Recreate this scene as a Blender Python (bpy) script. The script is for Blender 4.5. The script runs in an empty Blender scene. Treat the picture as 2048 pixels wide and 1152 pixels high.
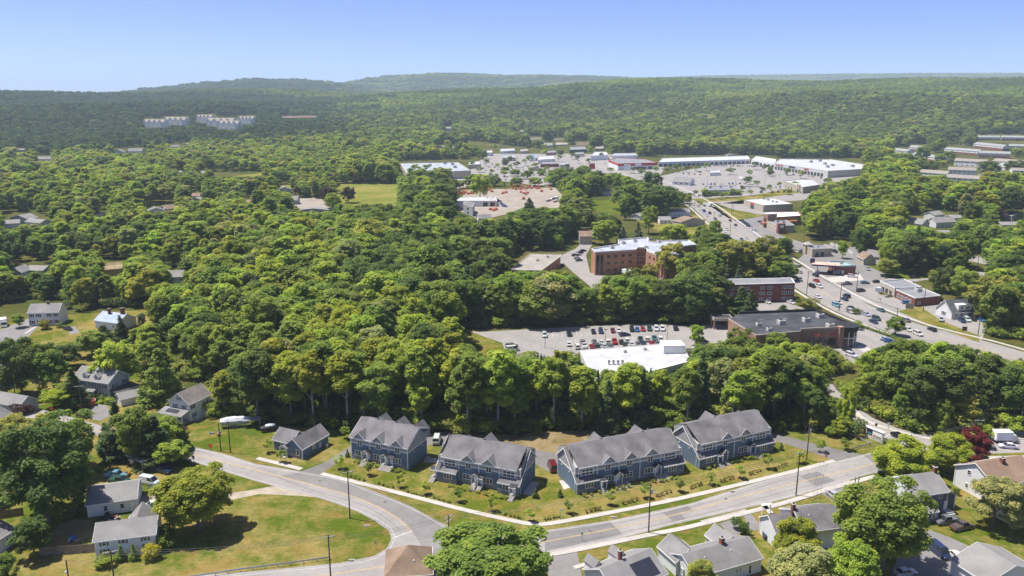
import bpy, math, random
import numpy as np
from mathutils import Vector, Matrix
R=math.radians
rnd=random.Random(7)
S=bpy.context.scene
COL=S.collection
# ---------------------------------------------------------------- camera
F=1593.0                                   # focal length in pixels of a 2048 px wide frame
PIT=math.atan((576-195)/F); CH=92.0
cp,sp=math.cos(PIT),math.sin(PIT)
cam=bpy.data.cameras.new('camera'); co=bpy.data.objects.new('camera',cam); COL.objects.link(co)
co.location=(0,0,CH); co.rotation_euler=(math.pi/2-PIT,0,0)
cam.sensor_width=36; cam.lens=F/2048*36; cam.clip_start=1; cam.clip_end=60000
S.camera=co
# ---------------------------------------------------------------- sky and sun
SUN_TO=Vector((-0.385,0.115,0.915)).normalized()
elev=math.asin(SUN_TO.z); azi=math.atan2(SUN_TO.x,SUN_TO.y)
w=bpy.data.worlds.new('World'); S.world=w; w.use_nodes=True
nt=w.node_tree; nt.nodes.clear()
sky=nt.nodes.new('ShaderNodeTexSky'); sky.sky_type='NISHITA'; sky.sun_disc=False
sky.sun_elevation=elev; sky.sun_rotation=azi; sky.altitude=100; sky.air_density=0.30; sky.dust_density=0.7; sky.ozone_density=6.0
bg=nt.nodes.new('ShaderNodeBackground'); bg.inputs['Strength'].default_value=0.15
out=nt.nodes.new('ShaderNodeOutputWorld')
tn=nt.nodes.new('ShaderNodeMix'); tn.data_type='RGBA'; tn.blend_type='MULTIPLY'; tn.inputs[0].default_value=1; tn.inputs[7].default_value=(.76,.72,.86,1)
nt.links.new(sky.outputs[0],tn.inputs[6]); nt.links.new(tn.outputs[2],bg.inputs[0]); nt.links.new(bg.outputs[0],out.inputs[0])
sl=bpy.data.lights.new('sun','SUN'); sl.energy=3.8; sl.angle=R(0.5); sl.color=(1.0,0.945,0.86)
so=bpy.data.objects.new('sun',sl); COL.objects.link(so)
so.rotation_euler=(-SUN_TO).to_track_quat('-Z','Y').to_euler()
S.view_settings.view_transform='Standard'; S.view_settings.look='None'; S.view_settings.gamma=1
S.view_settings.use_curve_mapping=False; S.view_settings.exposure=1.04
S.cycles.max_bounces=10; S.cycles.diffuse_bounces=6; S.cycles.glossy_bounces=2; S.cycles.transmission_bounces=3
S.cycles.volume_bounces=1; S.cycles.transparent_max_bounces=4
S.cycles.use_denoising=True
# ---------------------------------------------------------------- picture <-> place
def G(px,py,z=0.0):
    a=(px-1024)/F; b=(576-py)/F
    d=(a,cp+b*sp,-sp+b*cp); t=(z-CH)/d[2]
    return Vector((d[0]*t,d[1]*t,z))
def PJ(x,y,z):
    z=z-CH; dep=y*cp-z*sp; up=y*sp+z*cp
    return 1024+F*x/dep, 576-F*up/dep
def lerpt(u,xs,ys): return np.interp(u,xs,ys)
def Hgt(x,y):
    """terrain height: flat town, wooded hills beyond"""
    x=np.asarray(x,float); y=np.asarray(y,float)
    D=np.hypot(x,y); az=x/np.maximum(y,1.0); u=1024+F/cp*az
    A=lerpt(u,[-800,0,180,260,400,560,700,850,950,1100,1300,1500,2048,2800],[88,90,88,92,104,98,84,94,104,122,150,143,147,150])
    t=np.clip((D-1380)/2300,0,1); s=t*t*(3-2*t)
    n=(np.sin(x/310+1.3)*np.cos(y/240+.4)+.6*np.sin(x/150-y/190+2)+.5*np.sin(x/520+y/410))*15
    h=s*A+n*np.clip((D-1450)/700,0,1)*np.clip((4200-D)/900,0.0,1)*.8
    # far ridges
    def ridge(D0,wd,us,hs):
        P=lerpt(u,us,hs); return P*np.exp(-((D-D0)/wd)**2)
    back=np.clip((D-3700)/900,0,1); back=back*back*(3-2*back)
    low=40+0*D
    h=h*(1-back)+low*back
    r1=ridge(5600,700,[-500,0,60,150,200,300,420,520,600,660,720,900,2800],[60,92,96,92,80,110,168,178,182,175,120,60,40])
    r2=ridge(7000,900,[500,640,700,760,860,930,1000,1060,1200,1400,1700,2048,2800],[60,150,185,235,262,268,248,252,240,200,150,120,120])
    r3=ridge(10000,1300,[900,1100,1300,1400,1500,1700,1900,2048,2800],[40,200,290,312,320,322,318,306,300])
    r1+=6*np.sin(u/37.)*(r1/180)
    return np.maximum(h,np.maximum(r1,np.maximum(r2,r3)))
def GT(px,py,z=0.0):
    """point of the terrain seen at a picture position"""
    a=(px-1024)/F; b=(576-py)/F
    d=(a,cp+b*sp,-sp+b*cp)
    if py>285: return G(px,py,z)
    t=np.linspace(1200,9000,2600)
    X=d[0]*t; Y=d[1]*t; Z=CH+d[2]*t
    k=np.nonzero(Z<Hgt(X,Y)+z)[0]
    k=k[0] if len(k) else len(t)-1
    return Vector((X[k],Y[k],float(Hgt(X[k],Y[k]))+z))
# ---------------------------------------------------------------- materials
MATS={}
def nodes(name):
    m=bpy.data.materials.new(name); m.use_nodes=True; n=m.node_tree; n.nodes.clear()
    o=n.nodes.new('ShaderNodeOutputMaterial'); return m,n,o
def N(n,t,**k):
    a=n.nodes.new(t)
    for q,v in k.items(): setattr(a,q,v)
    return a
def noise(n,coord,scale,detail=4,rough=.6):
    t=N(n,'ShaderNodeTexNoise'); t.inputs['Scale'].default_value=scale; t.inputs['Detail'].default_value=detail; t.inputs['Roughness'].default_value=rough
    n.links.new(coord,t.inputs['Vector']); return t.outputs['Fac']
def ramp(n,fac,stops):
    r=N(n,'ShaderNodeValToRGB'); e=r.color_ramp.elements
    while len(e)<len(stops): e.new(.5)
    for q,(p,c) in zip(e,stops): q.position=p; q.color=(*c,1)
    n.links.new(fac,r.inputs[0]); return r.outputs[0]
def mixc(n,fac,a,b,mode='MIX'):
    m=N(n,'ShaderNodeMix',data_type='RGBA',blend_type=mode)
    for s,v in ((0,fac),(6,a),(7,b)):
        if hasattr(v,'is_linked') or hasattr(v,'links'): n.links.new(v,m.inputs[s])
        elif isinstance(v,(int,float)): m.inputs[s].default_value=v
        else: m.inputs[s].default_value=(*v,1)
    return m.outputs[2]
def M(name,c,rough=.8,var=.12,scale=.6,fine=6.0,spec=.3,metal=0.0,dirt=None,emis=None,objcol=False):
    if name in MATS: return MATS[name]
    m,n,o=nodes(name); p=N(n,'ShaderNodeBsdfPrincipled')
    g=N(n,'ShaderNodeNewGeometry').outputs['Position']
    a=noise(n,g,scale); b=noise(n,g,fine,3)
    lo=tuple(max(0,x*(1-var*1.6)) for x in c); hi=tuple(min(1,x*(1+var*1.6)) for x in c)
    col=ramp(n,a,[(.3,lo),(.7,hi)])
    f=ramp(n,b,[(.3,(1-var,)*3),(.7,(1+0*var,)*3)])
    col=mixc(n,1.0,col,f,'MULTIPLY')
    if dirt: 
        d=ramp(n,noise(n,g,dirt[1],5),[(dirt[2],(0,0,0)),(min(1,dirt[2]+.15),(1,1,1))])
        col=mixc(n,d,col,dirt[0])
    if objcol:
        oi=N(n,'ShaderNodeObjectInfo'); col=mixc(n,1.0,col,oi.outputs['Color'],'MULTIPLY')
    n.links.new(col,p.inputs['Base Color'])
    p.inputs['Roughness'].default_value=rough; p.inputs['Specular IOR Level'].default_value=spec; p.inputs['Metallic'].default_value=metal
    if emis: p.inputs['Emission Color'].default_value=(*emis,1); p.inputs['Emission Strength'].default_value=1
    n.links.new(p.outputs[0],o.inputs[0]); MATS[name]=m; return m
def grass_mat(name,green,tan,bias,scale=.035):
    m,n,o=nodes(name); p=N(n,'ShaderNodeBsdfPrincipled'); g=N(n,'ShaderNodeNewGeometry').outputs['Position']
    big=noise(n,g,scale,6,.65); mid=noise(n,g,.30,8,.8); fin=noise(n,g,1.6,8,.85)
    ad=N(n,'ShaderNodeMath',operation='MULTIPLY_ADD'); n.links.new(mid,ad.inputs[0]); ad.inputs[1].default_value=.75; n.links.new(big,ad.inputs[2])
    c=ramp(n,ad.outputs[0],[(bias+.0,green),(bias+.10,tuple((a+b)/2 for a,b in zip(green,tan))),(bias+.22,tan)])
    br=noise(n,g,.13,5,.7); c=mixc(n,ramp(n,br,[(.50,(0,0,0)),(.62,(.75,.75,.75))]),c,tuple(x*k for x,k in zip(tan,(.88,.76,.62))))
    f=ramp(n,fin,[(.3,(.62,.64,.6)),(.70,(1.22,1.2,1.15))])
    # mowing streaks
    mp=N(n,'ShaderNodeMapping'); mp.inputs['Scale'].default_value=(.25,2.2,1); mp.inputs['Rotation'].default_value=(0,0,R(20)); n.links.new(g,mp.inputs[0])
    st=ramp(n,noise(n,mp.outputs[0],1.0,2),[(.4,(.93,.93,.93)),(.6,(1.04,1.04,1.04))])
    c=mixc(n,1.0,c,f,'MULTIPLY'); c=mixc(n,1.0,c,st,'MULTIPLY')
    n.links.new(c,p.inputs['Base Color']); p.inputs['Roughness'].default_value=1; p.inputs['Specular IOR Level'].default_value=0
    bu=N(n,'ShaderNodeBump'); bu.inputs['Strength'].default_value=.5; bu.inputs['Distance'].default_value=.15; n.links.new(fin,bu.inputs['Height']); n.links.new(bu.outputs[0],p.inputs['Normal'])
    n.links.new(p.outputs[0],o.inputs[0]); MATS[name]=m; return m
def asphalt(name,c,patch=.12):
    m,n,o=nodes(name); p=N(n,'ShaderNodeBsdfPrincipled'); g=N(n,'ShaderNodeNewGeometry').outputs['Position']
    a=noise(n,g,.09,5,.6); b=noise(n,g,3.5,3,.7); cc=noise(n,g,.5,4)
    col=ramp(n,a,[(.3,tuple(x*(1-patch) for x in c)),(.7,tuple(x*(1+patch) for x in c))])
    col=mixc(n,1.0,col,ramp(n,b,[(.3,(.88,)*3),(.7,(1.05,)*3)]),'MULTIPLY')
    col=mixc(n,1.0,col,ramp(n,cc,[(.35,(.92,)*3),(.65,(1.03,)*3)]),'MULTIPLY')
    v=N(n,'ShaderNodeTexVoronoi',feature='DISTANCE_TO_EDGE'); v.inputs['Scale'].default_value=.16
    wp=N(n,'ShaderNodeVectorMath',operation='MULTIPLY_ADD'); tn=N(n,'ShaderNodeTexNoise'); tn.inputs['Scale'].default_value=.4; n.links.new(g,tn.inputs['Vector'])
    n.links.new(tn.outputs['Color'],wp.inputs[0]); wp.inputs[1].default_value=(4,4,0); n.links.new(g,wp.inputs[2]); n.links.new(wp.outputs[0],v.inputs['Vector'])
    col=mixc(n,ramp(n,v.outputs[0],[(.004,(.35,)*3),(.011,(0,)*3)]),col,tuple(x*.45 for x in c))
    n.links.new(col,p.inputs['Base Color']); p.inputs['Roughness'].default_value=.85; p.inputs['Specular IOR Level'].default_value=.25
    n.links.new(p.outputs[0],o.inputs[0]); MATS[name]=m; return m
def leaf_mat(name,inst):
    m,n,o=nodes(name)
    if inst:
        at=N(n,'ShaderNodeAttribute',attribute_type='INSTANCER',attribute_name='tcol'); base=at.outputs['Color']
    else: base=N(n,'ShaderNodeObjectInfo').outputs['Color']
    tc=N(n,'ShaderNodeTexCoord').outputs['Object']
    oi=N(n,'ShaderNodeObjectInfo')
    ad=N(n,'ShaderNodeVectorMath',operation='ADD'); n.links.new(tc,ad.inputs[0]); n.links.new(oi.outputs['Location'],ad.inputs[1])
    a=noise(n,ad.outputs[0],.33,3); 
    tint=N(n,'ShaderNodeAttribute',attribute_name='tint').outputs['Fac']
    c=mixc(n,1.0,base,ramp(n,a,[(.35,(.80,.86,.8)),(.65,(1.16,1.1,1.1))]),'MULTIPLY')
    c=mixc(n,1.0,c,ramp(n,tint,[(0,(.66,.72,.66)),(.5,(1.05,1.05,1)),(1,(1.7,1.5,1.15))]),'MULTIPLY')
    d=N(n,'ShaderNodeBsdfPrincipled'); n.links.new(c,d.inputs['Base Color']); d.inputs['Roughness'].default_value=.62; d.inputs['Specular IOR Level'].default_value=.22
    t=N(n,'ShaderNodeBsdfTranslucent'); c2=mixc(n,1.0,c,(1.25,1.35,.55),'MULTIPLY'); n.links.new(c2,t.inputs[0])
    mx=N(n,'ShaderNodeMixShader'); mx.inputs[0].default_value=.48
    n.links.new(d.outputs[0],mx.inputs[1]); n.links.new(t.outputs[0],mx.inputs[2]); n.links.new(mx.outputs[0],o.inputs[0]); MATS[name]=m; return m
LEAF=leaf_mat('leaf',False); LEAFI=leaf_mat('leaf_of_forest',True)
BARK=M('bark',(.17,.14,.11),.9,.25,.8,5)
BARKP=M('pale_bark',(.34,.31,.27),.9,.2,.8,5)
LAWN=grass_mat('lawn',(.080,.105,.011),(.205,.150,.045),.80)
LAWNT=grass_mat('dry_lawn',(.095,.122,.014),(.265,.212,.078),.80,.05)
LAWNG=grass_mat('green_lawn',(.08,.12,.012),(.15,.155,.03),.86)
FIELD=grass_mat('field_grass',(.14,.17,.03),(.25,.23,.07),.80,.02)
GROUND=grass_mat('ground_cover',(.05,.07,.014),(.12,.11,.04),.80,.02)
ASPH=asphalt('road_asphalt',(.285,.268,.255)); ASPD=asphalt('dark_asphalt',(.205,.195,.19)); ASPN=asphalt('new_asphalt',(.17,.163,.158),.06)
ASPL=asphalt('old_lot_asphalt',(.27,.253,.238)); ASPP=asphalt('patch_asphalt',(.185,.178,.175),.05)
YARD=asphalt('yard_gravel',(.30,.26,.215),.2)
CONC=M('concrete',(.42,.395,.36),.9,.07,.4,3); CONCD=M('drive_concrete',(.34,.32,.295),.9,.08,.4,3)
WPAINT=M('white_road_paint',(.46,.455,.44),.7,.14,.8,2.5); YPAINT=M('yellow_road_paint',(.47,.35,.15),.7,.15,.8,2.5)
WHITE=M('white_trim',(.84,.84,.83),.6,.04,.5,3); GLASS=M('window_glass',(.025,.03,.035),.08,.2,.5,1,spec=.6)
BLUE=M('blue_siding',(.125,.18,.25),.75,.07,.3,8); GREYS=M('grey_siding',(.34,.34,.34),.8,.06,.3,8)
SHING=M('charcoal_shingle',(.16,.153,.157),.9,.2,.25,3.5); STONE=M('grey_stone',(.26,.26,.27),.9,.25,1.2,3.5)
WOOD=M('pole_wood',(.10,.075,.055),.9,.2,.6,4); METAL=M('grey_metal',(.42,.43,.44),.45,.1,.6,3,metal=.6)
DARK=M('dark_plastic',(.03,.03,.032),.6,.2,1,3); TYRE=M('tyre_rubber',(.02,.02,.02),.9,.1,1,3)
def col_mat(name,c,rough=.8,var=.1,**k): return M(name,c,rough,var,**k)
# ---------------------------------------------------------------- mesh building
def tag(o,label=None,cat=None,group=None,kind=None):
    if label: o['label']=label
    if cat: o['category']=cat
    if group: o['group']=group
    if kind: o['kind']=kind
    return o
def empty(name,label,cat,loc=(0,0,0),rz=0,group=None):
    o=bpy.data.objects.new(name,None); o.empty_display_size=.5; COL.objects.link(o); o.location=loc; o.rotation_euler=(0,0,rz)
    return tag(o,label,cat,group)
def link(name,me,parent=None,loc=(0,0,0),rz=0):
    o=bpy.data.objects.new(name,me); COL.objects.link(o); o.location=loc; o.rotation_euler=(0,0,rz)
    if parent: o.parent=parent
    return o
class MB:
    def __init__(s): s.v=[];s.f=[];s.m=[];s.mats=[];s.cur=0
    def mat(s,m):
        if m not in s.mats: s.mats.append(m)
        s.cur=s.mats.index(m); return s
    def face(s,*p):
        k=len(s.v); s.v+= [tuple(q) for q in p]; s.f.append(tuple(range(k,k+len(p)))); s.m.append(s.cur); return s
    def box(s,x0,y0,z0,x1,y1,z1,bottom=False):
        k=len(s.v); s.v+=[(x0,y0,z0),(x1,y0,z0),(x1,y1,z0),(x0,y1,z0),(x0,y0,z1),(x1,y0,z1),(x1,y1,z1),(x0,y1,z1)]
        fs=[(0,1,5,4),(1,2,6,5),(2,3,7,6),(3,0,4,7),(4,5,6,7)]+([(3,2,1,0)] if bottom else [])
        for f in fs: s.f.append(tuple(k+i for i in f)); s.m.append(s.cur)
        return s
    def hull(s,bot,top):
        """loft between two equally long rings, capped"""
        n=len(bot); k=len(s.v); s.v+=[tuple(p) for p in bot]+[tuple(p) for p in top]
        for i in range(n): j=(i+1)%n; s.f.append((k+i,k+j,k+n+j,k+n+i)); s.m.append(s.cur)
        s.f.append(tuple(k+n+i for i in range(n))); s.m.append(s.cur)
        s.f.append(tuple(k+i for i in reversed(range(n)))); s.m.append(s.cur); return s
    def slab(s,p,t):
        """thin slab under polygon p"""
        p=[Vector(q) for q in p]; s.hull([q-Vector((0,0,t)) for q in p],p); return s
    def tube(s,a,b,r0,r1=None,n=8):
        a=Vector(a);b=Vector(b);r1=r0 if r1 is None else r1; d=(b-a)
        if d.length<1e-6: return s
        d.normalize(); u=d.orthogonal().normalized(); v=d.cross(u)
        ring=lambda c,r:[c+(u*math.cos(2*math.pi*i/n)+v*math.sin(2*math.pi*i/n))*r for i in range(n)]
        return s.hull(ring(a,r0),ring(b,r1))
    def mesh(s,name,smooth=False):
        me=bpy.data.meshes.new(name); me.from_pydata(s.v,[],s.f)
        for m in s.mats: me.materials.append(m)
        me.polygons.foreach_set('material_index',s.m)
        if smooth: me.polygons.foreach_set('use_smooth',[True]*len(s.f))
        me.update(); return me
    def build(s,name,parent=None,loc=(0,0,0),rz=0,smooth=False): return link(name,s.mesh(name,smooth),parent,loc,rz)
def poly(name,pts,mat,z,kind='structure',parent=None,kerb=0,px=True,label=None):
    P=[G(*p) if px else Vector((p[0],p[1],0)) for p in pts]
    # counter-clockwise
    ar=sum(P[i].x*P[(i+1)%len(P)].y-P[(i+1)%len(P)].x*P[i].y for i in range(len(P)))
    if ar<0: P=P[::-1]
    b=MB().mat(mat)
    if kerb: b.hull([(p.x,p.y,-.05) for p in P],[(p.x,p.y,z) for p in P])
    else: b.face(*[(p.x,p.y,z) for p in P])
    o=b.build(name,parent)
    if not parent: tag(o,label,None,None,kind)
    return o
def smooth_path(pts,step=3.0):
    P=[Vector(p) for p in pts]; out=[]
    for i in range(len(P)-1):
        p0=P[i-1] if i else P[0]*2-P[1]; p1=P[i]; p2=P[i+1]; p3=P[i+2] if i+2<len(P) else P[-1]*2-P[-2]
        n=max(1,int((p2-p1).length/step))
        for k in range(n):
            t=k/n; out.append(.5*((2*p1)+(p2-p0)*t+(2*p0-5*p1+4*p2-p3)*t*t+(3*p1-p0-3*p2+p3)*t**3))
    out.append(P[-1]); return out
def ribbon(name,pts,width,mat,z,off=0,dash=None,kind='structure',thick=0,step=3.0,px=True,parent=None):
    P=smooth_path([G(*p) if px else p for p in pts],step); b=MB().mat(mat); acc=0
    nr=[]
    for i,p in enumerate(P):
        d=(P[min(i+1,len(P)-1)]-P[max(i-1,0)]); d.z=0; d.normalize(); nr.append(Vector((-d.y,d.x,0)))
    for i in range(len(P)-1):
        acc+=(P[i+1]-P[i]).length
        if dash and (acc%dash[0])>dash[1]: continue
        l=[P[i]+nr[i]*(off+width/2),P[i+1]+nr[i+1]*(off+width/2),P[i+1]+nr[i+1]*(off-width/2),P[i]+nr[i]*(off-width/2)]
        q=[(v.x,v.y,z) for v in l][::-1]
        if thick: b.hull([(x,y,z-thick) for x,y,_ in q],q)
        else: b.face(*q)
    o=b.build(name,parent)
    if not parent: tag(o,kind=kind)
    return o
# ================================================================ terrain
def grid_mesh(name,xs,ys,mat,hf):
    X,Y=np.meshgrid(xs,ys); Z=hf(X,Y); v=np.stack([X.ravel(),Y.ravel(),Z.ravel()],1)
    nx,ny=len(xs),len(ys); i=np.arange(nx-1)[None,:]+np.arange(ny-1)[:,None]*nx
    f=np.stack([i,i+1,i+1+nx,i+nx],-1).reshape(-1,4)
    me=bpy.data.meshes.new(name); me.vertices.add(len(v)); me.vertices.foreach_set('co',v.ravel())
    me.loops.add(f.size); me.loops.foreach_set('vertex_index',f.ravel().astype(np.int32))
    me.polygons.add(len(f)); me.polygons.foreach_set('loop_start',(np.arange(len(f))*4).astype(np.int32))
    me.update(calc_edges=True); me.materials.append(mat); return me
ys=np.concatenate([[-600,0],np.arange(1200,4400,70),np.arange(4400,13001,200)])
xs=np.concatenate([np.arange(-9500,-3000,250),np.arange(-3000,3001,75),np.arange(3250,9501,250)])
tag(link('ground',grid_mesh('ground',xs,ys,GROUND,Hgt)),kind='structure')
# ================================================================ ground sheets (picture outlines of what lies on the ground)
LAWN2=grass_mat('mixed_lawn',(.080,.115,.013),(.255,.205,.075),.80,.045)
poly('front_lawn',[(-700,640),(-300,640),(0,675),(150,640),(300,622),(330,640),(260,690),(300,800),(440,838),(560,850),(700,862),(1000,868),(1230,858),(1500,862),(1640,862),(1700,845),(1800,850),(1900,870),(2060,862),(2700,870),(2700,1400),(-700,1400)],LAWN2,.008)
poly('townhouse_lawn',[(640,945),(690,905),(860,925),(1120,940),(1370,930),(1545,874),(1665,920),(1380,990),(1160,1034),(1060,1048),(940,1022),(800,988)],LAWNT,.014)
poly('verge_lawn',[(943,1068),(860,1035),(800,1000),(800,990),(940,1025),(1060,1053),(1090,1053),(1090,1061),(990,1078)],LAWNT,.014)
poly('corner_field',[(440,1000),(520,985),(600,985),(700,1015),(745,1042),(774,1062),(780,1078),(770,1094),(740,1110),(670,1122),(400,1146),(330,1140),(470,1060)],LAWN2,.014)
poly('dirt_patch',[(1000,868),(1230,858),(1300,868),(1290,895),(1130,912),(1010,902)],grass_mat('dry_brush',(.12,.11,.045),(.26,.20,.11),.72,.08),.014)
poly('town_meadow',[(470,352),(530,345),(800,370),(820,372),(900,385),(900,400),(800,412),(690,412),(640,395),(560,372)],FIELD,.05)
poly('yard_ground',[(600,418),(560,400),(520,395),(640,395),(660,415)],YARD,.06)
poly('right_meadow',[(1730,530),(1800,560),(1960,550),(1940,535),(1880,520)],LAWNG,.03)
poly('small_meadow',[(1160,395),(1190,400),(1240,410),(1240,430),(1180,420)],LAWNG,.03)
poly('mid_meadow',[(1190,402),(1300,392),(1310,420),(1240,428)],LAWNG,.02)
poly('lot_meadow',[(905,665),(940,660),(1003,688),(1012,714),(960,710),(925,700)],LAWNT,.014)
poly('apartment_lawn',[(1440,592),(1600,590),(1625,600),(1690,640),(1690,650),(1640,640),(1600,620),(1440,612)],LAWN,.014)
poly('roadside_meadow',[(1270,440),(1400,430),(1490,500),(1480,540),(1430,540),(1400,500)],LAWNT,.014)
poly('left_meadow',[(-100,660),(140,630),(310,618),(290,640),(200,665),(100,690),(-100,720)],LAWNT,.014)
# roads
roadB_up=[(1056,1066),(1090,1061),(1227,1040),(1380,1007),(1519,963),(1608,939),(1669,923),(1728,909),(1782,894),(1790,890)]
roadB_lo=[(2300,902),(2048,905),(1960,908),(1840,930),(1741,948),(1649,975),(1587,994),(1485,1018),(1348,1049),(1200,1088),(1085,1109)]
poly('main_road',[(680,957),(748,982),(817,1010),(885,1047),(935,1071),(990,1078)]+roadB_up+[(1790,886),(1795,870),(1850,868),(1881,876),(1950,873),(2048,871),(2300,868)]+roadB_lo+
     [(1000,1130),(900,1150),(830,1180),(600,1215),(200,1250),(200,1170),(400,1151),(550,1139),(680,1126),(748,1112),(774,1096),(783,1077),(776,1060),(748,1041),(714,1023),(680,1010)],ASPH,.022)
poly('side_road',[(-400,705),(0,799),(120,828),(219,856),(371,890),(441,906),(513,928),(602,943),(681,957.3),(681,1010.3),(640,997),(513,963),(383,923),(215,876),(0,823),(-400,728)],ASPH,.026)
poly('dark_road_lane',[(600,944),(681,958),(748,983),(817,1011),(885,1048),(935,1072),(1000,1080),(980,1128),(900,1146),(860,1120),(824,1062),(796,1037),(765,1018),(731,1001),(680,985),(560,952)],ASPD,.030)
for q in ([(1225,1042),(1256,1036),(1215,1086)][:0],[(1090,1063),(1219,1044),(1244,1069),(1150,1090),(1090,1103)],[(1326,1025),(1352,1019),(1372,1038),(1345,1042)],[(1350,1017),(1376,1012),(1388,1022),(1360,1026)],[(1598,952),(1634,943),(1671,962),(1633,972)],[(1728,912),(1752,906),(1790,925),(1760,935)]):
    if q: poly('road_patch',q,ASPP,.030)
# drives
poly('townhouse_drive',[(602,943),(650,925),(700,893),(720,878),(860,868),(900,862),(1100,905),(1260,905),(1300,885),(1360,868),(1480,862),(1545,866),(1600,880),(1700,905),(1728,909),(1669,922),(1620,903),(1545,880),(1480,885),(1360,905),(1280,930),(1130,945),(1100,945),(1065,925),(860,890),(720,892),(643,947),(650,952)],ASPN,.018)
poly('entrance_road',[(1648,770),(1660,790),(1685,806),(1704,835),(1722,853),(1745,866),(1775,877),(1790,891),(1850,893),(1881,877),(1840,868),(1795,857),(1745,836),(1712,812),(1690,790),(1668,768)],ASPH,.034)
poly('gravel_track',[(470,985),(515,978),(570,968),(640,995),(600,992),(520,988),(450,1002),(360,1010),(320,1000),(340,985),(400,992)],M('gravel',(.36,.31,.24),.95,.15,.4,3),.018)
poly('garage_yard',[(275,1000),(300,985),(345,985),(350,1000),(300,1020),(280,1030)],M('yard_dirt',(.27,.22,.16),.95,.2,.4,2),.018)
poly('yard_dirt',[(120,1048),(150,1038),(180,1040),(203,1052),(196,1072),(170,1078),(150,1094),(112,1092),(98,1072)],MATS['dry_brush'],.018)
for q in ([(1087,1112),(1153,1102),(1160,1130),(1170,1200),(1110,1200)],[(1437,1048),(1466,1038),(1490,1064),(1468,1072)],[(1486,1029),(1502,1026),(1525,1058),(1500,1062)],[(1640,985),(1700,970),(1740,985),(1700,1010),(1665,1000)],[(1860,1060),(1900,1075),(2000,1120),(2048,1160),(1900,1200),(1780,1160),(1800,1100)],[(1690,1000),(1760,985),(1800,1010),(1770,1050)],
          [(160,822),(200,805),(215,812),(222,830),(200,842),(180,838)],[(0,660),(60,635),(75,655),(50,680),(-60,700),(-60,680)],[(135,655),(150,652),(160,665),(140,670)],[(0,905),(20,895),(30,905),(-40,960),(-60,960)]):
    poly('driveway',q,ASPD,.018)
for i,(p,w_) in enumerate([([(514,917),(560,928),(603,939)],1.5),([(643,948),(680,957),(800,987),(940,1023),(1050,1047),(1078,1050),(1140,1041),(1295,1011),(1380,993),(1519,960),(1600,940),(1669,922)],1.5),
     ([(1087,1112),(1159,1099),(1295,1071),(1380,1054),(1485,1028),(1587,1001),(1656,979),(1751,953)],1.5),([(1900,922),(1960,917),(2100,912)],1.4),([(1690,805),(1709,822),(1735,843),(1790,862),(1876,881),(1905,881)],1.5),([(1905,881),(2048,876),(2200,873)],1.6),
     ([(50,668),(70,655),(85,648)],1.2),([(1525,1008),(1545,1030),(1552,1042)],1.2),([(1148,1136),(1175,1128),(1200,1124)],1.2)]):
    ribbon('sidewalk',p,w_,CONC,.13,thick=.14)
for q in ([(1159,1100),(1175,1096),(1205,1088),(1190,1088),(1150,1096)],[(1400,1042),(1490,1019),(1496,1026),(1410,1047)],[(1643,977),(1697,960),(1706,966),(1655,981)]): poly('driveway_apron',q,CONCD,.10,kerb=1)
# markings
yc=[(-400,714),(0,810),(191,861),(400,912),(527,944),(640,974),(700,991),(765,1018),(796,1037),(824,1062)]
for s in (-.14,.14): ribbon('yellow_line',yc,.13,YPAINT,.036,off=s)
yb=[(1000,1102),(1084,1085),(1227,1057),(1348,1030),(1485,993),(1608,962),(1697,941),(1772,921)]
for s in (-.14,.14): ribbon('yellow_line',yb,.13,YPAINT,.036,off=s)
for s in (-.14,.14): ribbon('yellow_line',[(300,1195),(560,1163),(680,1146),(783,1131),(850,1118)],.13,YPAINT,.036,off=s)
ribbon('yellow_line',[(1700,820),(1726,842),(1750,853),(1785,868)],.2,YPAINT,.040)
ribbon('edge_line',[(371,893),(441,909),(513,931),(602,946),(680,961),(748,987),(817,1014),(885,1052),(925,1072)],.14,WPAINT,.036)
ribbon('edge_line',[(0,821),(215,874),(383,920),(513,960),(640,994),(680,1007),(718,1021),(752,1037),(782,1056),(790,1077),(780,1098),(752,1117),(682,1131),(550,1144),(300,1170)],.14,WPAINT,.036)
ribbon('edge_line',[(1085,1105),(1200,1084),(1348,1045),(1485,1014),(1587,990),(1649,972),(1741,945)],.14,WPAINT,.036)
ribbon('edge_line',[(1060,1069),(1090,1064),(1227,1043),(1380,1010),(1519,966),(1608,942),(1669,926),(1728,912)],.14,WPAINT,.036)
ribbon('stop_line',[(783,1077),(824,1063)],.4,WPAINT,.036); ribbon('stop_line',[(1766,876),(1786,866)],.35,WPAINT,.040); ribbon('stop_line',[(1703,837),(1738,836)],.3,WPAINT,.040)
# lots further out
poly('rear_lot',[(938,662),(960,664),(1120,655),(1300,648),(1385,652),(1440,648),(1470,660),(1480,690),(1420,700),(1300,740),(1100,740),(1014,714),(1004,686)],ASPL,.018)
poly('shop_lot',[(1690,648),(1712,640),(1790,672),(1830,690),(1790,705),(1730,705),(1700,735),(1640,770),(1600,760),(1640,715),(1640,700),(1690,690)],ASPL,.030)
poly('apartment_lot',[(1500,608),(1570,600),(1640,632),(1560,640),(1500,640)],ASPL,.018)
ecl=[(2300,790),(2100,738),(1945,692),(1830,663),(1720,623),(1640,580),(1580,542),(1500,487),(1440,440),(1388,402),(1300,360),(1200,327),(1140,311),(1060,297),(960,281),(890,272),(860,268)]
ribbon('highway',ecl,21,ASPL,.022,step=8)
ribbon('highway_sidewalk',ecl,1.6,CONC,.13,off=-13,thick=.14,step=8); ribbon('highway_sidewalk',ecl,1.6,CONC,.13,off=12.6,thick=.14,step=8)
for s in (-.25,.25): ribbon('yellow_line',ecl,.2,YPAINT,.03,off=s,step=8)
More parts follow.
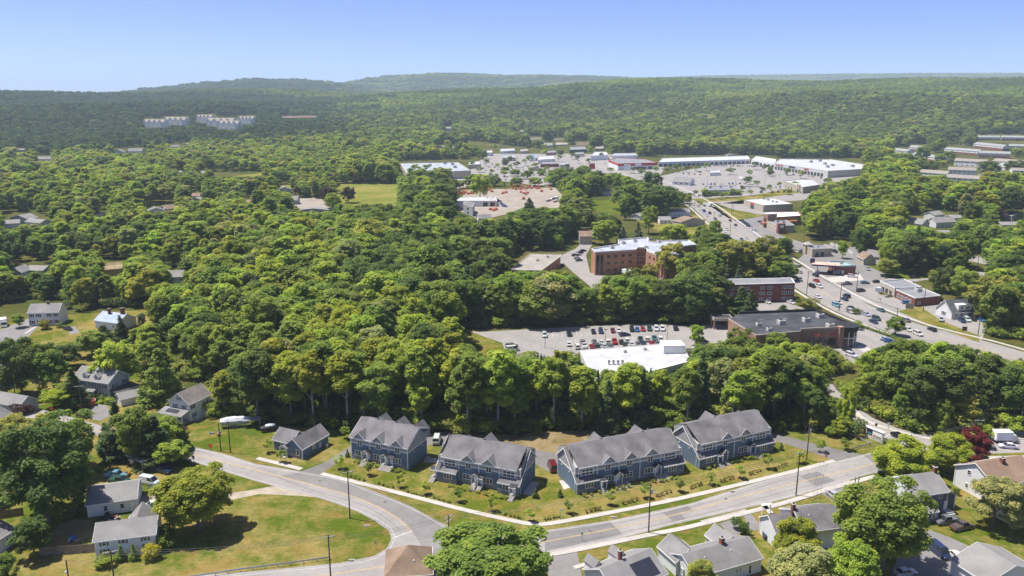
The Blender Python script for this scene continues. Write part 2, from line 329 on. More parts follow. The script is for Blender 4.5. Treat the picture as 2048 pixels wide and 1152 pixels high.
for s in (-5.2,5.2): ribbon('lane_line',ecl,.15,WPAINT,.03,off=s,dash=(12,4),step=3)
poly('station_lot',[(1610,505),(1650,488),(1760,500),(1800,530),(1770,556),(1760,570),(1690,590),(1640,566),(1596,520)],ASPD,.018)
poly('strip_lot',[(1690,588),(1752,566),(1760,590),(1900,600),(1975,650),(1960,690),(1870,655),(1780,625)],ASPL,.014)
poly('verge_meadow',[(1795,622),(1840,612),(1880,640),(1960,672),(1958,685),(1870,655)],LAWNT,.030)
poly('cross_street',[(1730,566),(1840,545),(1900,540),(1985,546),(1985,532),(1930,520),(1880,517),(1880,510),(1950,512),(2048,530),(2048,570),(1960,556),(1850,560),(1760,576)],ASPL,.026)
poly('station_apron',[(1655,555),(1720,548),(1728,560),(1662,566)],CONC,.034)
poly('office_drive',[(1100,520),(1150,498),(1170,480),(1185,488),(1172,510),(1180,545),(1240,555),(1330,560),(1380,548),(1385,562),(1340,590),(1480,600),(1470,640),(1200,640),(1180,572),(1150,548),(1130,530)],ASPL,.014)
poly('side_lot',[(1400,520),(1450,505),(1470,560),(1400,565)],ASPL,.018)
poly('restaurant_lot',[(1462,443),(1530,432),(1560,470),(1620,490),(1600,500),(1530,488)],ASPD,.018)
poly('store_lot',[(1436,408),(1500,398),(1580,420),(1530,430),(1480,424)],ASPL,.018)
poly('verge_meadow',[(1420,412),(1500,425),(1530,432),(1470,440),(1456,436)],LAWNT,.022)
poly('mall_lot',[(1320,352),(1420,330),(1600,325),(1730,348),(1740,360),(1640,372),(1610,400),(1480,408),(1400,405),(1370,388),(1310,362)],ASPL,.018)
poly('mall_meadow',[(1380,398),(1500,392),(1600,372),(1630,376),(1610,384),(1500,400),(1400,405)],LAWNT,.030)
poly('center_lot',[(900,280),(960,286),(1060,296),(1140,300),(1240,310),(1330,335),(1320,352),(1250,352),(1200,345),(1180,355),(1080,372),(930,352),(960,320),(1000,300)],ASPL,.014)
poly('lift_yard',[(930,380),(1110,375),(1135,400),(1120,416),(1050,420),(960,440),(915,420)],YARD,.018)
poly('warehouse_apron',[(880,352),(960,350),(930,375),(900,380)],CONCD,.014)

TAR=M('tar_seam',(.075,.07,.068),.6,.1)
for q in ([(540,950),(640,985),(720,1008),(770,1035),(800,1060)],[(1100,1096),(1240,1066),(1400,1030),(1560,986),(1700,950)],[(1120,1068),(1260,1041),(1420,1004),(1600,950)],[(200,852),(330,886),(430,912)],[(1244,1068),(1219,1044)],[(690,1000),(748,985)],[(940,1075),(960,1125)],[(860,1120),(1000,1104)]): ribbon('tar_seam',q,.09,TAR,.034)
for x,y in ((905,1085),(1180,1062),(1452,998),(640,962),(770,1004)):
    g=G(x,y); b=MB().mat(M('iron_cover',(.10,.09,.085),.6)); b.face(*[(g.x+.38*math.cos(a),g.y+.38*math.sin(a),.038) for a in np.linspace(0,6.28,13)[:-1]]); tag(b.build('manhole_cover'),'round iron manhole cover in the road','manhole cover','manhole covers in the road')
for x,y in ((733,1053),(703,1122),(1465,984),(1335,1000),(1228,1036)):
    g=G(x,y); b=MB().mat(MATS['iron_cover']).box(g.x-.5,g.y-.3,.0,g.x+.5,g.y+.3,.045).mat(CONC).box(g.x-.7,g.y+.3,.0,g.x+.7,g.y+.55,.12); tag(b.build('storm_drain'),'storm drain grate at the road edge','drain','storm drains at the road edge')
HAZE=9e-5
VISB=[]
def vis_box(pts,shrink=.3):
    q=[PJ(*p) for p in pts]; x0=min(a for a,b in q);x1=max(a for a,b in q);y0=min(b for a,b in q);y1=max(b for a,b in q)
    y1=y1-(y1-y0)*shrink; VISB.append([(x0,y0-2),(x1,y0-2),(x1,y1),(x0,y1)])
# ================================================================ windows, doors (shared meshes)
_wc={}
def win_mesh(w,h,n,fm):
    k=('w',w,h,n,fm.name)
    if k not in _wc:
        b=MB().mat(fm); t=.11
        b.box(-w/2,-.07,0,-w/2+t,.03,h,True); b.box(w/2-t,-.07,0,w/2,.03,h,True); b.box(-w/2+t,-.07,h-t,w/2-t,.03,h,True); b.box(-w/2+t,-.08,0,w/2-t,.03,t,True)
        for i in range(1,n): x=-w/2+w*i/n; b.box(x-.06,-.06,t,x+.06,.03,h-t,True)
        for i in range(n):
            x0=-w/2+w*i/n; x1=x0+w/n; b.box(x0+.1,-.045,h*.5-.02,x1-.1,.0,h*.5+.03,True)
        _wc[k]=b.mesh('window_frame')
    return _wc[k]
def pane_mesh(w,h,m):
    k=('p',w,h,m.name)
    if k not in _wc: _wc[k]=MB().mat(m).box(-w/2,-.02,0,w/2,.02,h,True).mesh('pane')
    return _wc[k]
def window(par,x,y,z,w,h,n=1,rz=0,fm=None,shut=None,glass=None,panes=True):
    """frame with one pane per light; local -y of the frame looks outward"""
    fm=fm or WHITE; glass=glass or GLASS
    f=link('window',win_mesh(w,h,n,fm),par,(x,y,z),rz)
    pw=round(w/n-.1,2)
    if panes:
        for i in range(n): link('pane',pane_mesh(pw,round(h-.14,2),glass),f,(-w/2+w*(i+.5)/n,0,.07))
    else: link('pane',pane_mesh(round(w-.16,2),round(h-.14,2),glass),f,(0,0,.07))
    if shut:
        k=('s',h,shut.name)
        if k not in _wc: _wc[k]=MB().mat(shut).box(-.2,-.05,0,.2,.0,h,True).mesh('shutter')
        for s in (-1,1): link('shutter',_wc[k],f,(s*(w/2+.22),0,0))
    return f
def door(par,x,y,z,rz=0,w=.95,h=2.1,m=None):
    k=('d',w,h,(m or WHITE).name)
    if k not in _wc: _wc[k]=MB().mat(m or WHITE).box(-w/2,-.06,0,w/2,.02,h,True).box(-w/2+.15,-.075,h*.55,w/2-.15,-.055,h*.9,True).mesh('door')
    d=link('door',_wc[k],par,(x,y,z),rz)
    if 'knob' not in _wc: _wc['knob']=MB().mat(DARK).box(-.04,-.14,-.04,.04,-.06,.04,True).mesh('handle')
    link('handle',_wc['knob'],d,(w*.35,0,1.0)); return d
SIDE={'f':0,'r':math.pi/2,'b':math.pi,'l':-math.pi/2}
def wall_pt(L,Dp,side,u,off=0):
    """point on the outer face of a wall of an L x Dp block, u metres from its middle (to the right seen from outside)"""
    return {'f':(L/2+u,-off),'r':(L+off,Dp/2+u),'b':(L/2-u,Dp+off),'l':(-off,Dp/2-u)}[side]
def frame(A,B,z,Cc=None,depth=None):
    a,b=G(*A,z),G(*B,z); d=b-a; ang=math.atan2(d.y,d.x); L=math.hypot(d.x,d.y)
    if Cc is not None: c=G(*Cc,z)-a; depth=abs(-math.sin(ang)*c.x+math.cos(ang)*c.y)
    return Vector((a.x,a.y,0)),ang,L,depth
def W2(o,ang,x,y,z=0): return (o.x+x*math.cos(ang)-y*math.sin(ang),o.y+x*math.sin(ang)+y*math.cos(ang),z)
def gable(b,L,Dp,ez,rz_,axis,wall,roof,oh=.35,t=.16,x0=0,y0=0,z0=0,base=None,trim=None,soff=0):
    """walls with gables + roof slabs; returns (wallMB, roofMB)"""
    wb=MB().mat(wall); 
    if base: wb.mat(base).box(x0-.02,y0-.02,z0-.3,x0+L+.02,y0+Dp+.02,z0+.45); wb.mat(wall)
    wb.box(x0,y0,z0-.2,x0+L,y0+Dp,ez)
    rb=MB().mat(roof)
    if axis=='x':
        m=y0+Dp/2
        for x in (x0,x0+L): wb.face(*([(x,y0,ez),(x,y0+Dp,ez),(x,m,rz_)][::(-1 if x==x0 else 1)]))
        sl=(rz_-ez)/(Dp/2)
        for s in (-1,1):
            ye=m+s*(Dp/2+oh); ze=ez-sl*oh
            p=[(x0-oh,ye,ze+t),(x0+L+oh,ye,ze+t),(x0+L+oh,m,rz_+t),(x0-oh,m,rz_+t)]
            if s==1: p=p[::-1]
            rb.slab(p,t)
    else:
        m=x0+L/2
        for y in (y0,y0+Dp): wb.face(*([(x0,y,ez),(x0+L,y,ez),(m,y,rz_)][::(1 if y==y0 else -1)]))
        sl=(rz_-ez)/(L/2)
        for s in (-1,1):
            xe=m+s*(L/2+oh); ze=ez-sl*oh
            p=[(xe,y0-oh,ze+t),(xe,y0+Dp+oh,ze+t),(m,y0+Dp+oh,rz_+t),(m,y0-oh,rz_+t)]
            if s==-1: p=p[::-1]
            rb.slab(p,t)
    tb=MB().mat(trim or WHITE)
    if axis=='x':
        for s in (-1,1):
            ye=m+s*(Dp/2+oh+.03); ze=ez-sl*oh; tb.box(x0-oh,min(ye,ye+s*.06),ze-.12,x0+L+oh,max(ye,ye+s*.06),ze+t-.02,True)
        for x in (x0-oh-.05,x0+L+oh+.01):
            for s in (-1,1):
                ye=m+s*(Dp/2+oh); q=[(x,ye,ze-.1),(x+.04,ye,ze-.1),(x+.04,ye,ze+t),(x,ye,ze+t)]; q2=[(x,m,rz_-.1),(x+.04,m,rz_-.1),(x+.04,m,rz_+t),(x,m,rz_+t)]; tb.hull(q,q2)
    else:
        for s in (-1,1):
            xe=m+s*(L/2+oh+.03); ze=ez-sl*oh; tb.box(min(xe,xe+s*.06),y0-oh,ze-.12,max(xe,xe+s*.06),y0+Dp+oh,ze+t-.02,True)
        for y in (y0-oh-.05,y0+Dp+oh+.01):
            for s in (-1,1):
                xe=m+s*(L/2+oh); q=[(xe,y,ze-.1),(xe,y+.04,ze-.1),(xe,y+.04,ze+t),(xe,y,ze+t)]; q2=[(m,y,rz_-.1),(m,y+.04,rz_-.1),(m,y+.04,rz_+t),(m,y,rz_+t)]; tb.hull(q,q2)
    for (cx,cy) in ((x0,y0),(x0+L,y0),(x0+L,y0+Dp),(x0,y0+Dp)): tb.box(cx-.09,cy-.09,z0,cx+.09,cy+.09,ez-.12)
    return wb,rb,tb
BRICKC=M('brick',(.24,.085,.06),.9,.2,.5,5)
def chimney(par,x,y,z0,z1,s=.7,m=None):
    b=MB().mat(m or BRICKC).box(x-s/2,y-s/2,z0,x+s/2,y+s/2,z1); b.mat(CONC).box(x-s/2-.06,y-s/2-.06,z1,x+s/2+.06,y+s/2+.06,z1+.12,True); b.mat(DARK).box(x-s*.25,y-s*.25,z1+.12,x+s*.25,y+s*.25,z1+.3,True)
    return b.build('chimney',par)
def house(A,B,ez,rz_,label,C=None,depth=None,axis='x',wall=None,roof=None,wins=(),doors=(),chim=(),cat='house',name='house',base=None,trim=None,shut=None,oh=.35,ext=None,vis=.3,vents=0,glass=None):
    o,ang,L,Dp=frame(A,B,ez,C,depth)
    e=empty(name,label,cat,o,ang)
    wb,rb,tb=gable(None,L,Dp,ez,rz_,axis,wall or WHITE,roof or SHING,oh,base=base,trim=trim)
    wo=wb.build('wall',e); rb.build('roof',e); tb.build('trim',e)
    for w_ in wins:   # side,u,z,w,h,n[,shut]
        s,u,z,w,h,n=w_[:6]; x,y=wall_pt(L,Dp,s,u,.0); window(e,x,y,z,w,h,n,SIDE[s],shut=shut if (len(w_)>6 and w_[6]) else None,glass=glass)
    for s,u,z in doors: x,y=wall_pt(L,Dp,s,u,.0); door(e,x,y,z,SIDE[s])
    for x,y,z1,*s in chim: chimney(e,x*L,y*Dp,ez-1,z1,s[0] if s else .7)
    for k in range(vents):
        b=MB().mat(WHITE).tube((0,0,-.4),(0,0,.45),.09,.09,8); b.build('vent_pipe',e,(L*(.25+.4*k),Dp*.3,ez+(rz_-ez)*.6))
    vis_box([W2(o,ang,a,c,z) for a in (0,L) for c in (0,Dp) for z in (.5,rz_)],vis)
    e['L']=L; e['D']=Dp
    return e,L,Dp,o,ang
# ================================================================ townhouse rows
SHD=M('dark_entry_roof',(.045,.045,.052),.8,.15,.5,4)
def townhouse(o,ang,bw,bays,label,dirs='',cat='townhouses',steps=()):
    n=len(bays); L=bw*n; e=empty('townhouse_row',label,cat,o,ang,'blue townhouse rows')
    EZ,RY,RZ,BY,BZ=6.3,5.7,9.4,9.6,7.9
    if bays[0]=='D': o=o+Vector((-math.sin(ang),math.cos(ang),0))*1.25; e.location=o
    sl=(RZ-EZ)/RY
    lo=0.8; wall=MB(); trim=MB().mat(WHITE); stone=MB().mat(STONE)
    xa=bw if bays[0]=='D' else 0; xb=L-(bw if bays[-1]=='D' else 0)
    # two-storey middle block: blue below the belt, grey above it
    def block(x0,x1,y0,y1,top):
        wall.mat(BLUE); wall.box(x0,y0,-.2,x1,y1,4.75); wall.mat(GREYS); wall.box(x0+.002,y0+.002,4.751,x1-.002,y1-.002,top)
    block(0,L,0,BY,EZ)
    wall.mat(GREYS)
    dl,dr=bays[0]=='D',bays[-1]=='D'
    # gable ends
    for x,D_,sg in ((0,dl,-1),(L,dr,1)):
        pr=[(0,EZ),(RY,RZ),(BY,BZ),(BY,EZ)]
        xx=x+sg*.003
        q=[(xx,y,z) for y,z in pr]; wall.mat(GREYS).face(*(q if sg>0 else q[::-1]))
        if D_: # one-storey wall that carries the catslide
            a,b_=(x-.003*sg,x-sg*bw*1.0)
            wall.mat(BLUE); wall.box(min(a,b_),-1.25,-.2,max(a,b_),.0,2.95)
            q=[(xx,-1.25,2.9),(xx,0,2.9),(xx,0,3.65)]; wall.face(*(q if sg>0 else q[::-1]))
    roof=MB().mat(SHING); t=.15
    def sl_slab(x0,x1,y0,y1,z0,z1): roof.slab([(x0,y0,z0+t),(x1,y0,z0+t),(x1,y1,z1+t),(x0,y1,z1+t)],t)
    ohs=.35
    cs=.75  # width of the catslide strip at the ends
    # front slope: dormer bays stand 0.75 m in from the end wall
    x0=(cs if dl else -ohs); x1=(L-cs if dr else L+ohs)
    stepx=[k for k in steps]
    cuts=[x0]+[bw*k for k in steps]+[x1]
    for i in range(len(cuts)-1):
        dz=.0 if i%2==0 else .13
        roof.slab([(cuts[i],-.45,EZ-.45*sl+t+dz),(cuts[i+1],-.45,EZ-.45*sl+t+dz),(cuts[i+1],RY,RZ+t+dz),(cuts[i],RY,RZ+t+dz)],t+dz)
    # catslides
    csl=(RZ-.35-2.75)/(RY+1.6)
    for D_,xs_ in ((dl,(-ohs,cs)),(dr,(L-cs,L+ohs))):
        if D_:
            roof.slab([(xs_[0],-1.6,2.75+t),(xs_[1],-1.6,2.75+t),(xs_[1],RY,RZ-.35+t),(xs_[0],RY,RZ-.35+t)],t)
    # inner dormer cheek walls (blue) between catslide and dormer roof
    # rear slope: raised over the middle, low at catslide ends
    roof.slab([(x0,RY,RZ+t),(x1,RY,RZ+t),(x1,BY+.4,BZ-.25+t),(x0,BY+.4,BZ-.25+t)],t)
    for D_,xs_ in ((dl,(-ohs,cs)),(dr,(L-cs,L+ohs))):
        if D_: roof.slab([(xs_[0],RY,RZ-.35+t),(xs_[1],RY,RZ-.35+t),(xs_[1],BY+.4,5.4+t),(xs_[0],BY+.4,5.4+t)],t)
    # skirt roofs below dormer windows
    for D_,k in ((dl,0),(dr,n-1)):
        if D_:
            a,b_=(k*bw,(k+1)*bw); 
            if k==0: a=cs
            else: b_=L-cs
            roof.slab([(a,-1.6,2.75+t),(b_,-1.6,2.75+t),(b_,-.0,3.45+t),(a,0,3.45+t)],t)
    # front and rear cross gables
    for k,bt in enumerate(bays):
        if bt!='G': continue
        xc=(k+.5)*bw; hw=1.65; ph=1.75; zb=EZ-.12
        yk=(ph+.15)/sl
        wall.mat(GREYS).face((xc-hw+.2,-.42,zb),(xc+hw-.2,-.42,zb),(xc,-.42,zb+ph-.2))
        for s in (-1,1):
            p=[(xc+s*(hw+.15),-.6,zb-.05),(xc,-.6,zb+ph),(xc,yk+.3,zb+ph),(xc+s*(hw+.15),.25,zb+.2)]
            if s==1: p=p[::-1]
            roof.slab([(a,b_,c+.12) for a,b_,c in p],.12)
            q=[(xc+s*(hw+.2),-.66,zb-.08),(xc+s*(hw+.2),-.61,zb-.08),(xc+s*(hw+.2),-.61,zb+.1),(xc+s*(hw+.2),-.66,zb+.1)]
            q2=[(xc,-.66,zb+ph-.1),(xc,-.61,zb+ph-.1),(xc,-.61,zb+ph+.12),(xc,-.66,zb+ph+.12)]; trim.hull(q,q2)
        trim.box(xc-hw,-.5,zb-.12,xc+hw,-.40,zb+.06,True)
        if n>3 and k%2==0: continue
        # rear gable
        xr=xc+bw*.25; zr=BZ-.4
        for s in (-1,1):
            p=[(xr+s*2.1,BY+.9,zr),(xr,BY+.9,zr+2.1),(xr,RY+.6,zr+2.1),(xr+s*2.1,RY+1.6,zr)]
            if s==-1: p=p[::-1]
            roof.slab([(a,b_,c+.12) for a,b_,c in p],.12)
        wall.mat(GREYS).hull([(xr-2.1,BY+.1,EZ-1),(xr+2.1,BY+.1,EZ-1),(xr+2.1,BY+.7,EZ-1),(xr-2.1,BY+.7,EZ-1)],[(xr-2.1,BY+.1,zr),(xr+2.1,BY+.1,zr),(xr+2.1,BY+.7,zr),(xr-2.1,BY+.7,zr)]); wall.face((xr-2.1,BY+.7,zr),(xr+2.1,BY+.7,zr),(xr,BY+.7,zr+1.95))
    # trims: belts, corners, fascia
    for a,b_ in ((0,L),): trim.box(a,-.05,4.62,b_,-.01,4.86,True)
    trim.box(-.05,0,4.62,-.01,BY,4.86,True); trim.box(L+.01,0,4.62,L+.05,BY,4.86,True)
    for k in range(n+1):
        x=k*bw; yy=-.07
        trim.box(x-.09,yy,0.3,x+.09,0,EZ-.3,True)
    for x in (-.06,L-.06): trim.box(x,-.06,.1,x+.12,.06,EZ); trim.box(x,BY-.06,.1,x+.12,BY+.06,BZ-.3)
    trim.box(x0,-.53,EZ-.45*sl-.12,x1,-.46,EZ-.45*sl+.16,True)
    for x,sg,D_ in ((-ohs-.06,-1,dl),(L+ohs+.01,1,dr)):
        a=[(-1.6,2.75),(RY,RZ-.35)] if D_ else [(-.45,EZ-.45*sl),(RY,RZ)]
        for (y0,z0),(y1,z1) in ((a[0],a[1]),(a[1],(BY+.4,5.4 if D_ else BZ-.25))):
            trim.hull([(x,y0,z0-.15),(x+.05,y0,z0-.15),(x+.05,y0,z0+.16),(x,y0,z0+.16)],[(x,y1,z1-.15),(x+.05,y1,z1-.15),(x+.05,y1,z1+.16),(x,y1,z1+.16)])
        if D_:
            xi=cs-.05 if sg<0 else L-cs
            trim.box(xi,-.50,3.2,xi+.05,-.44,EZ-.2,True)
            c0=(cs+.0 if sg<0 else L-cs); k0=0 if sg<0 else n-1
            trim.box(min(-ohs,0) if sg<0 else L-bw,-1.68,2.62,bw if sg<0 else L+ohs,-1.61,2.9,True)
            for q in (0,1): 
                cx=(0 if sg<0 else L); trim.box(cx-.08,-1.31,.1,cx+.08,-1.2,2.7,True)
    # stone veneer
    stone.box(-.03,-.06,-.25,L+.03,-.001,1.35)
    for D_,a,b_ in ((dl,-.03,bw+.02),(dr,L-bw-.02,L+.03)):
        if D_: stone.box(a,-1.31,-.25,b_,-1.22,1.15)
    wall.build('wall',e); roof.build('roof',e); trim.build('trim',e); stone.build('stone_base',e)
    # windows
    for k,bt in enumerate(bays):
        xc=(k+.5)*bw
        if bt=='G': window(e,xc-.1,-.05,4.15,1.5,1.5,2); window(e,xc-.35,-.05,1.25,2.6,1.45,3)
        else:
            xx=xc+(.3 if k==0 else -.3); window(e,xx,-.02,3.95,3.1,1.55,3)
            for s in (-1,1): link('panel',_wc.setdefault('pnl',MB().mat(WHITE).box(-.06,-.05,0,.06,0,1.7,True).mesh('panel')),e,(xx+s*1.75,0,3.85))
            window(e,xx,-1.27,1.1,2.3,1.4,3)
    # vents on the roof, lights, meters
    for k in range(1,n,1):
        for d_ in (-.35,.25):
            vb=_wc.setdefault('vent',MB().mat(M('vent_white',(.6,.6,.6),.6)).tube((0,0,-.3),(0,0,.5),.08,.08,8).mesh('vent_pipe')); link('vent_pipe',vb,e,(k*bw+d_,RY+.5,RZ+.1))
    lt=_wc.setdefault('wlight',MB().mat(WHITE).box(-.12,-.12,-.15,.12,0,.15,True).mesh('wall_light'))
    for y in (3,7.2): link('wall_light',lt,e,(L,y,4.0),math.pi/2); link('wall_light',lt,e,(0,y,4.0),-math.pi/2)
    # porches: kind, position in bays, (doors)
    return e
def porch(e,x,kind,y0=0.0,w=1.7,doors=(0,),gs=1):
    """entry: doors, small roof on posts, concrete steps"""
    p=MB().mat(SHD)
    if kind in('gable','double'):
        hw=w/2+.2
        for s in (-1,1):
            q=[(x+s*hw,y0-1.5,2.95),(x,y0-1.5,3.75),(x,y0-.05,3.75),(x+s*hw,y0-.05,2.95)]
            if s==1: q=q[::-1]
            p.slab([(a,b,c+.1) for a,b,c in q],.1)
        if kind=='double': p.slab([(x+hw*gs,y0-1.2,2.98),(x+gs*(hw+1.7),y0-1.2,2.98),(x+gs*(hw+1.7),y0-.05,3.6),(x+hw*gs,y0-.05,3.6)][::(1 if gs>0 else -1)],.1)
    else: p.slab([(x-w/2-.2,y0-1.5,2.75),(x+w/2+.2,y0-1.5,2.75),(x+w/2+.2,y0-.05,3.25),(x-w/2-.2,y0-.05,3.25)],.12)
    o=p.build('entry_roof',e)
    t=MB().mat(WHITE)
    if kind!='flat':
        hw=w/2+.2
        for s in (-1,1):
            t.hull([(x+s*hw,y0-1.56,2.9),(x+s*hw,y0-1.51,2.9),(x+s*hw,y0-1.51,3.08),(x+s*hw,y0-1.56,3.08)],[(x,y0-1.56,3.68),(x,y0-1.51,3.68),(x,y0-1.51,3.86),(x,y0-1.56,3.86)])
        t.box(x-hw,y0-1.54,2.85,x+hw,y0-1.46,2.98,True)
    else: t.box(x-w/2-.2,y0-1.56,2.62,x+w/2+.2,y0-1.5,2.78,True)
    ww=w/2 if kind!='double' else w/2
    t.build('entry_trim',e)
    for s in (-1,1): MB().mat(WHITE).box(-.07,-.07,0,.07,.07,2.0).build('post',e,(x+s*ww,y0-1.4,.85))
    wid=w+(1.9 if kind=='double' else 0); xo=x+(gs*.95 if kind=='double' else 0)
    st=MB().mat(CONCD).box(xo-wid/2,y0-1.7,-.1,xo+wid/2,y0-.07,.84)
    for k in range(4): st.box(xo-wid/2+.01*k,y0-1.7-.32*(k+1),-.1,xo+wid/2-.01*k,y0-1.7-.32*k-.001,.84-.17*(k+1))
    st.build('steps',e)
    for k,dx in enumerate(doors): door(e,x+dx,y0-.06,.86)
# frames come from the picture position of the front corners
def TH(A,B,z,bays,label,steps=()):
    o,ang,L,_=frame(A,B,z,depth=10); return townhouse(o,ang,L/len(bays),bays,label,steps=steps),L/len(bays)
e1,w1=TH((704,917),(816,941),0,['G','G','G'],'leftmost blue townhouse row, three gabled units with a plain gable end',steps=(2,))
porch(e1,w1*.88,'gable',doors=(0,)); porch(e1,w1*1.88,'double',doors=(0,1.6),gs=1)
e2,w2=TH((874,961),(1037,994),0,['D','G','G','D'],'second blue townhouse row from the left, two gables between dormered ends',steps=(3,))
porch(e2,w2*1.9,'gable',doors=(-.3,)); porch(e2,w2*2.12,'flat',doors=(0,),w=1.5); porch(e2,w2*3.8,'flat',y0=-1.22,doors=(0,),w=1.4); porch(e2,-.95,'flat',y0=0,doors=(0,),w=1.5)
e3,w3=TH((1154,989),(1366,946),0,['D','G','G','G','D'],'longest blue townhouse row with three gables, third from the left',steps=(1,))
porch(e3,w3*1.02+.6,'flat',y0=-1.0,doors=(0,),w=1.3); porch(e3,w3*1.9,'double',doors=(-.3,.5),gs=1); porch(e3,w3*3.75,'double',doors=(-.3,.5),gs=1)
e4,w4=TH((1398,938),(1545,903),0,['D','G','G','D'],'rightmost blue townhouse row beside the drive, two gables between dormered ends',steps=(1,))
porch(e4,w4*1.0,'flat',y0=-.6,doors=(0,),w=1.4); porch(e4,w4*1.35,'gable',doors=(0,),w=1.5); porch(e4,w4*2.85,'double',doors=(-.3,.5),gs=1)
for (x,y,l) in [(856,921,'grey air conditioner at the right wall of the first row'),(1209,950-12,'grey utility box on a pad between second and third rows')]:
    g=G(x,y); b=MB().mat(CONC).box(-1.1,-1.1,0,1.1,1.1,.12).mat(METAL).box(-.5,-.5,.12,.5,.5,1.05); o=b.build('utility_box',None,g); tag(o,l,'utility box')
for (x,y,l) in [(1095,966-2,'')]:
    pass
for i,(x,y) in enumerate([(776,935),(1018,962),(736,921)][:0]): pass
# concrete pads at the gable ends
for k,q in enumerate([[(1045,988),(1062,962),(1078,965),(1062,992)],[(1118,962),(1133,960),(1142,975),(1128,980)],[(860,918),(872,916),(880,923),(868,927)]]): poly('concrete_pad',q,CONC,.08,kerb=1)
# ================================================================ single houses
def add_wing(e,x0,y0,L,Dp,ez,rz_,axis,wall,roof,oh=.3,trim=None,z0=0,names=('wall','roof','trim')):
    wb,rb,tb=gable(None,L,Dp,ez,rz_,axis,wall,roof,oh,x0=x0,y0=y0,trim=trim,z0=z0)
    wb.build(names[0],e); rb.build(names[1],e); tb.build(names[2],e)
def shedroof(e,p,mat=None,t=.12,name='roof'):
    MB().mat(mat or SHING).slab(p,t).build(name,e)
def porchroof(e,x0,x1,y0,y1,zo,zi,mat,posts=4,floor=.6,side='f'):
    """lean-to porch: outer edge y0 at height zo, wall edge y1 at zi (local axes of a face)"""
    shedroof(e,[(x0-.3,y0-.3,zo),(x1+.3,y0-.3,zo),(x1+.3,y1,zi),(x0-.3,y1,zi)],mat,.14,'porch_roof')
    MB().mat(CONCD).box(x0,y0,-.1,x1,y1,floor).build('porch_floor',e)
    MB().mat(WHITE).box(x0-.25,y0-.35,zo-.3,x1+.25,y0-.25,zo-.02,True).build('porch_trim',e)
    for i in range(posts): 
        x=x0+(x1-x0)*i/(posts-1); MB().mat(WHITE).box(x-.09,y0+.05,floor,x+.09,y0+.23,zo-.2).build('post',e)
    rb=MB().mat(WHITE).box(x0,y0+.1,floor+.8,x1,y0+.16,floor+.88,True)
    k=x0
    while k<x1: rb.box(k,y0+.1,floor,k+.05,y0+.15,floor+.8); k+=.4
    rb.build('railing',e)
CREAM=M('cream_siding',(.60,.56,.36),.75,.04,.3,6); OFFW=M('white_siding',(.70,.705,.715),.7,.04,.3,7); BLUG=M('blue_grey_siding',(.14,.155,.18),.75,.07,.3,7)
LGREY=M('light_grey_siding',(.36,.385,.42),.75,.05,.3,7); RGREY=M('grey_roof_shingle',(.20,.195,.19),.9,.14,.22,3,dirt=((.17,.165,.16),.5,.6)); RLITE=M('light_roof_shingle',(.235,.228,.222),.9,.10,.22,3); RTAN=M('tan_roof_shingle',(.24,.165,.115),.9,.12,.22,3,dirt=((.25,.18,.13),.4,.55)); RBRN=M('brown_roof_shingle',(.24,.17,.12),.9,.15,.25,3)
SHUT=M('dark_shutter',(.05,.05,.055),.6); SHUTB=M('brown_shutter',(.15,.12,.12),.6); TANW=M('tan_wall',(.45,.39,.30),.8); SOLAR=M('solar_panel',(.03,.032,.045),.25,.05,.5,2,spec=.6)
# small blue house with two wings
o,ang,L,_=frame((547,878),(577,885),3.0,depth=5)
e=empty('small_house','small single-storey blue house with an L-shaped charcoal roof','house',o,ang)
add_wing(e,0,0,6.0,6.0,3.0,5.2,'x',BLUE,SHING); add_wing(e,5.4,-1.6,5.6,10.6,3.0,5.3,'y',BLUE,SHING)
MB().mat(STONE).box(-.04,-.06,-.2,5.35,-.001,1.1).box(5.38,-1.66,-.2,11.04,-1.601,1.1).build('stone_base',e)
window(e,3.5,-.05,1.1,2.3,1.3,3); window(e,9.6,-1.65,.9,1.1,1.7,1); window(e,11.02,3.0,1.2,1.0,1.1,2,SIDE['r']); window(e,11.02,5.6,.5,.9,1.3,2,SIDE['r']); 
for s in (-1,1):
    q=[(5.5+s*1.3,-2.6,2.5),(5.5,-2.6,3.3),(5.5,0,3.3),(5.5+s*1.3,0,2.5)]; 
    if s==1: q=q[::-1]
    shedroof(e,q,SHING,.1,'entry_roof')
    MB().mat(WHITE).hull([(5.5+s*1.35,-2.67,2.4),(5.5+s*1.35,-2.62,2.4),(5.5+s*1.35,-2.62,2.62),(5.5+s*1.35,-2.67,2.62)],[(5.5,-2.67,3.2),(5.5,-2.62,3.2),(5.5,-2.62,3.42),(5.5,-2.67,3.42)]).build('entry_trim',e)
    MB().mat(WHITE).box(-.07,-.07,0,.07,.07,2.4).build('post',e,(5.5+s*1.1,-2.5,0))
door(e,5.0,-.06,.2); MB().mat(CONCD).box(4.3,-3.2,-.1,6.4,-1.7,.25).build('steps',e)
MB().mat(METAL).box(11.5,6.6,0,12.3,7.4,1.0).build('air_conditioner',e)
# white garage building
e,L,Dp,o,ang=house((174,1010),(272,996),3.1,5.0,'long white outbuilding with light grey roof and garage doors on its right end',depth=9.6,axis='x',wall=OFFW,roof=RLITE,wins=[('f',-1.4,1.0,1.0,1.3,1),('f',2.0,1.0,1.0,1.3,1)],doors=[('f',4.2,.05)],name='garage_building',cat='garage')
for u in (-2.6,2.6):
    gd=link('garage_door',MB().mat(WHITE).box(-1.6,-.06,0,1.6,.0,2.4,True).mesh('garage_door'),e,(L,Dp/2+u,0),math.pi/2)
    for k in (-1,-.33,.33,1): link('pane',pane_mesh(.45,.3,GLASS),gd,(k*1.2,-.07,1.6))
MB().mat(DARK).box(-.4,-.4,0,.4,.4,.9).build('heat_pump',e,(3.9,-.7,0))
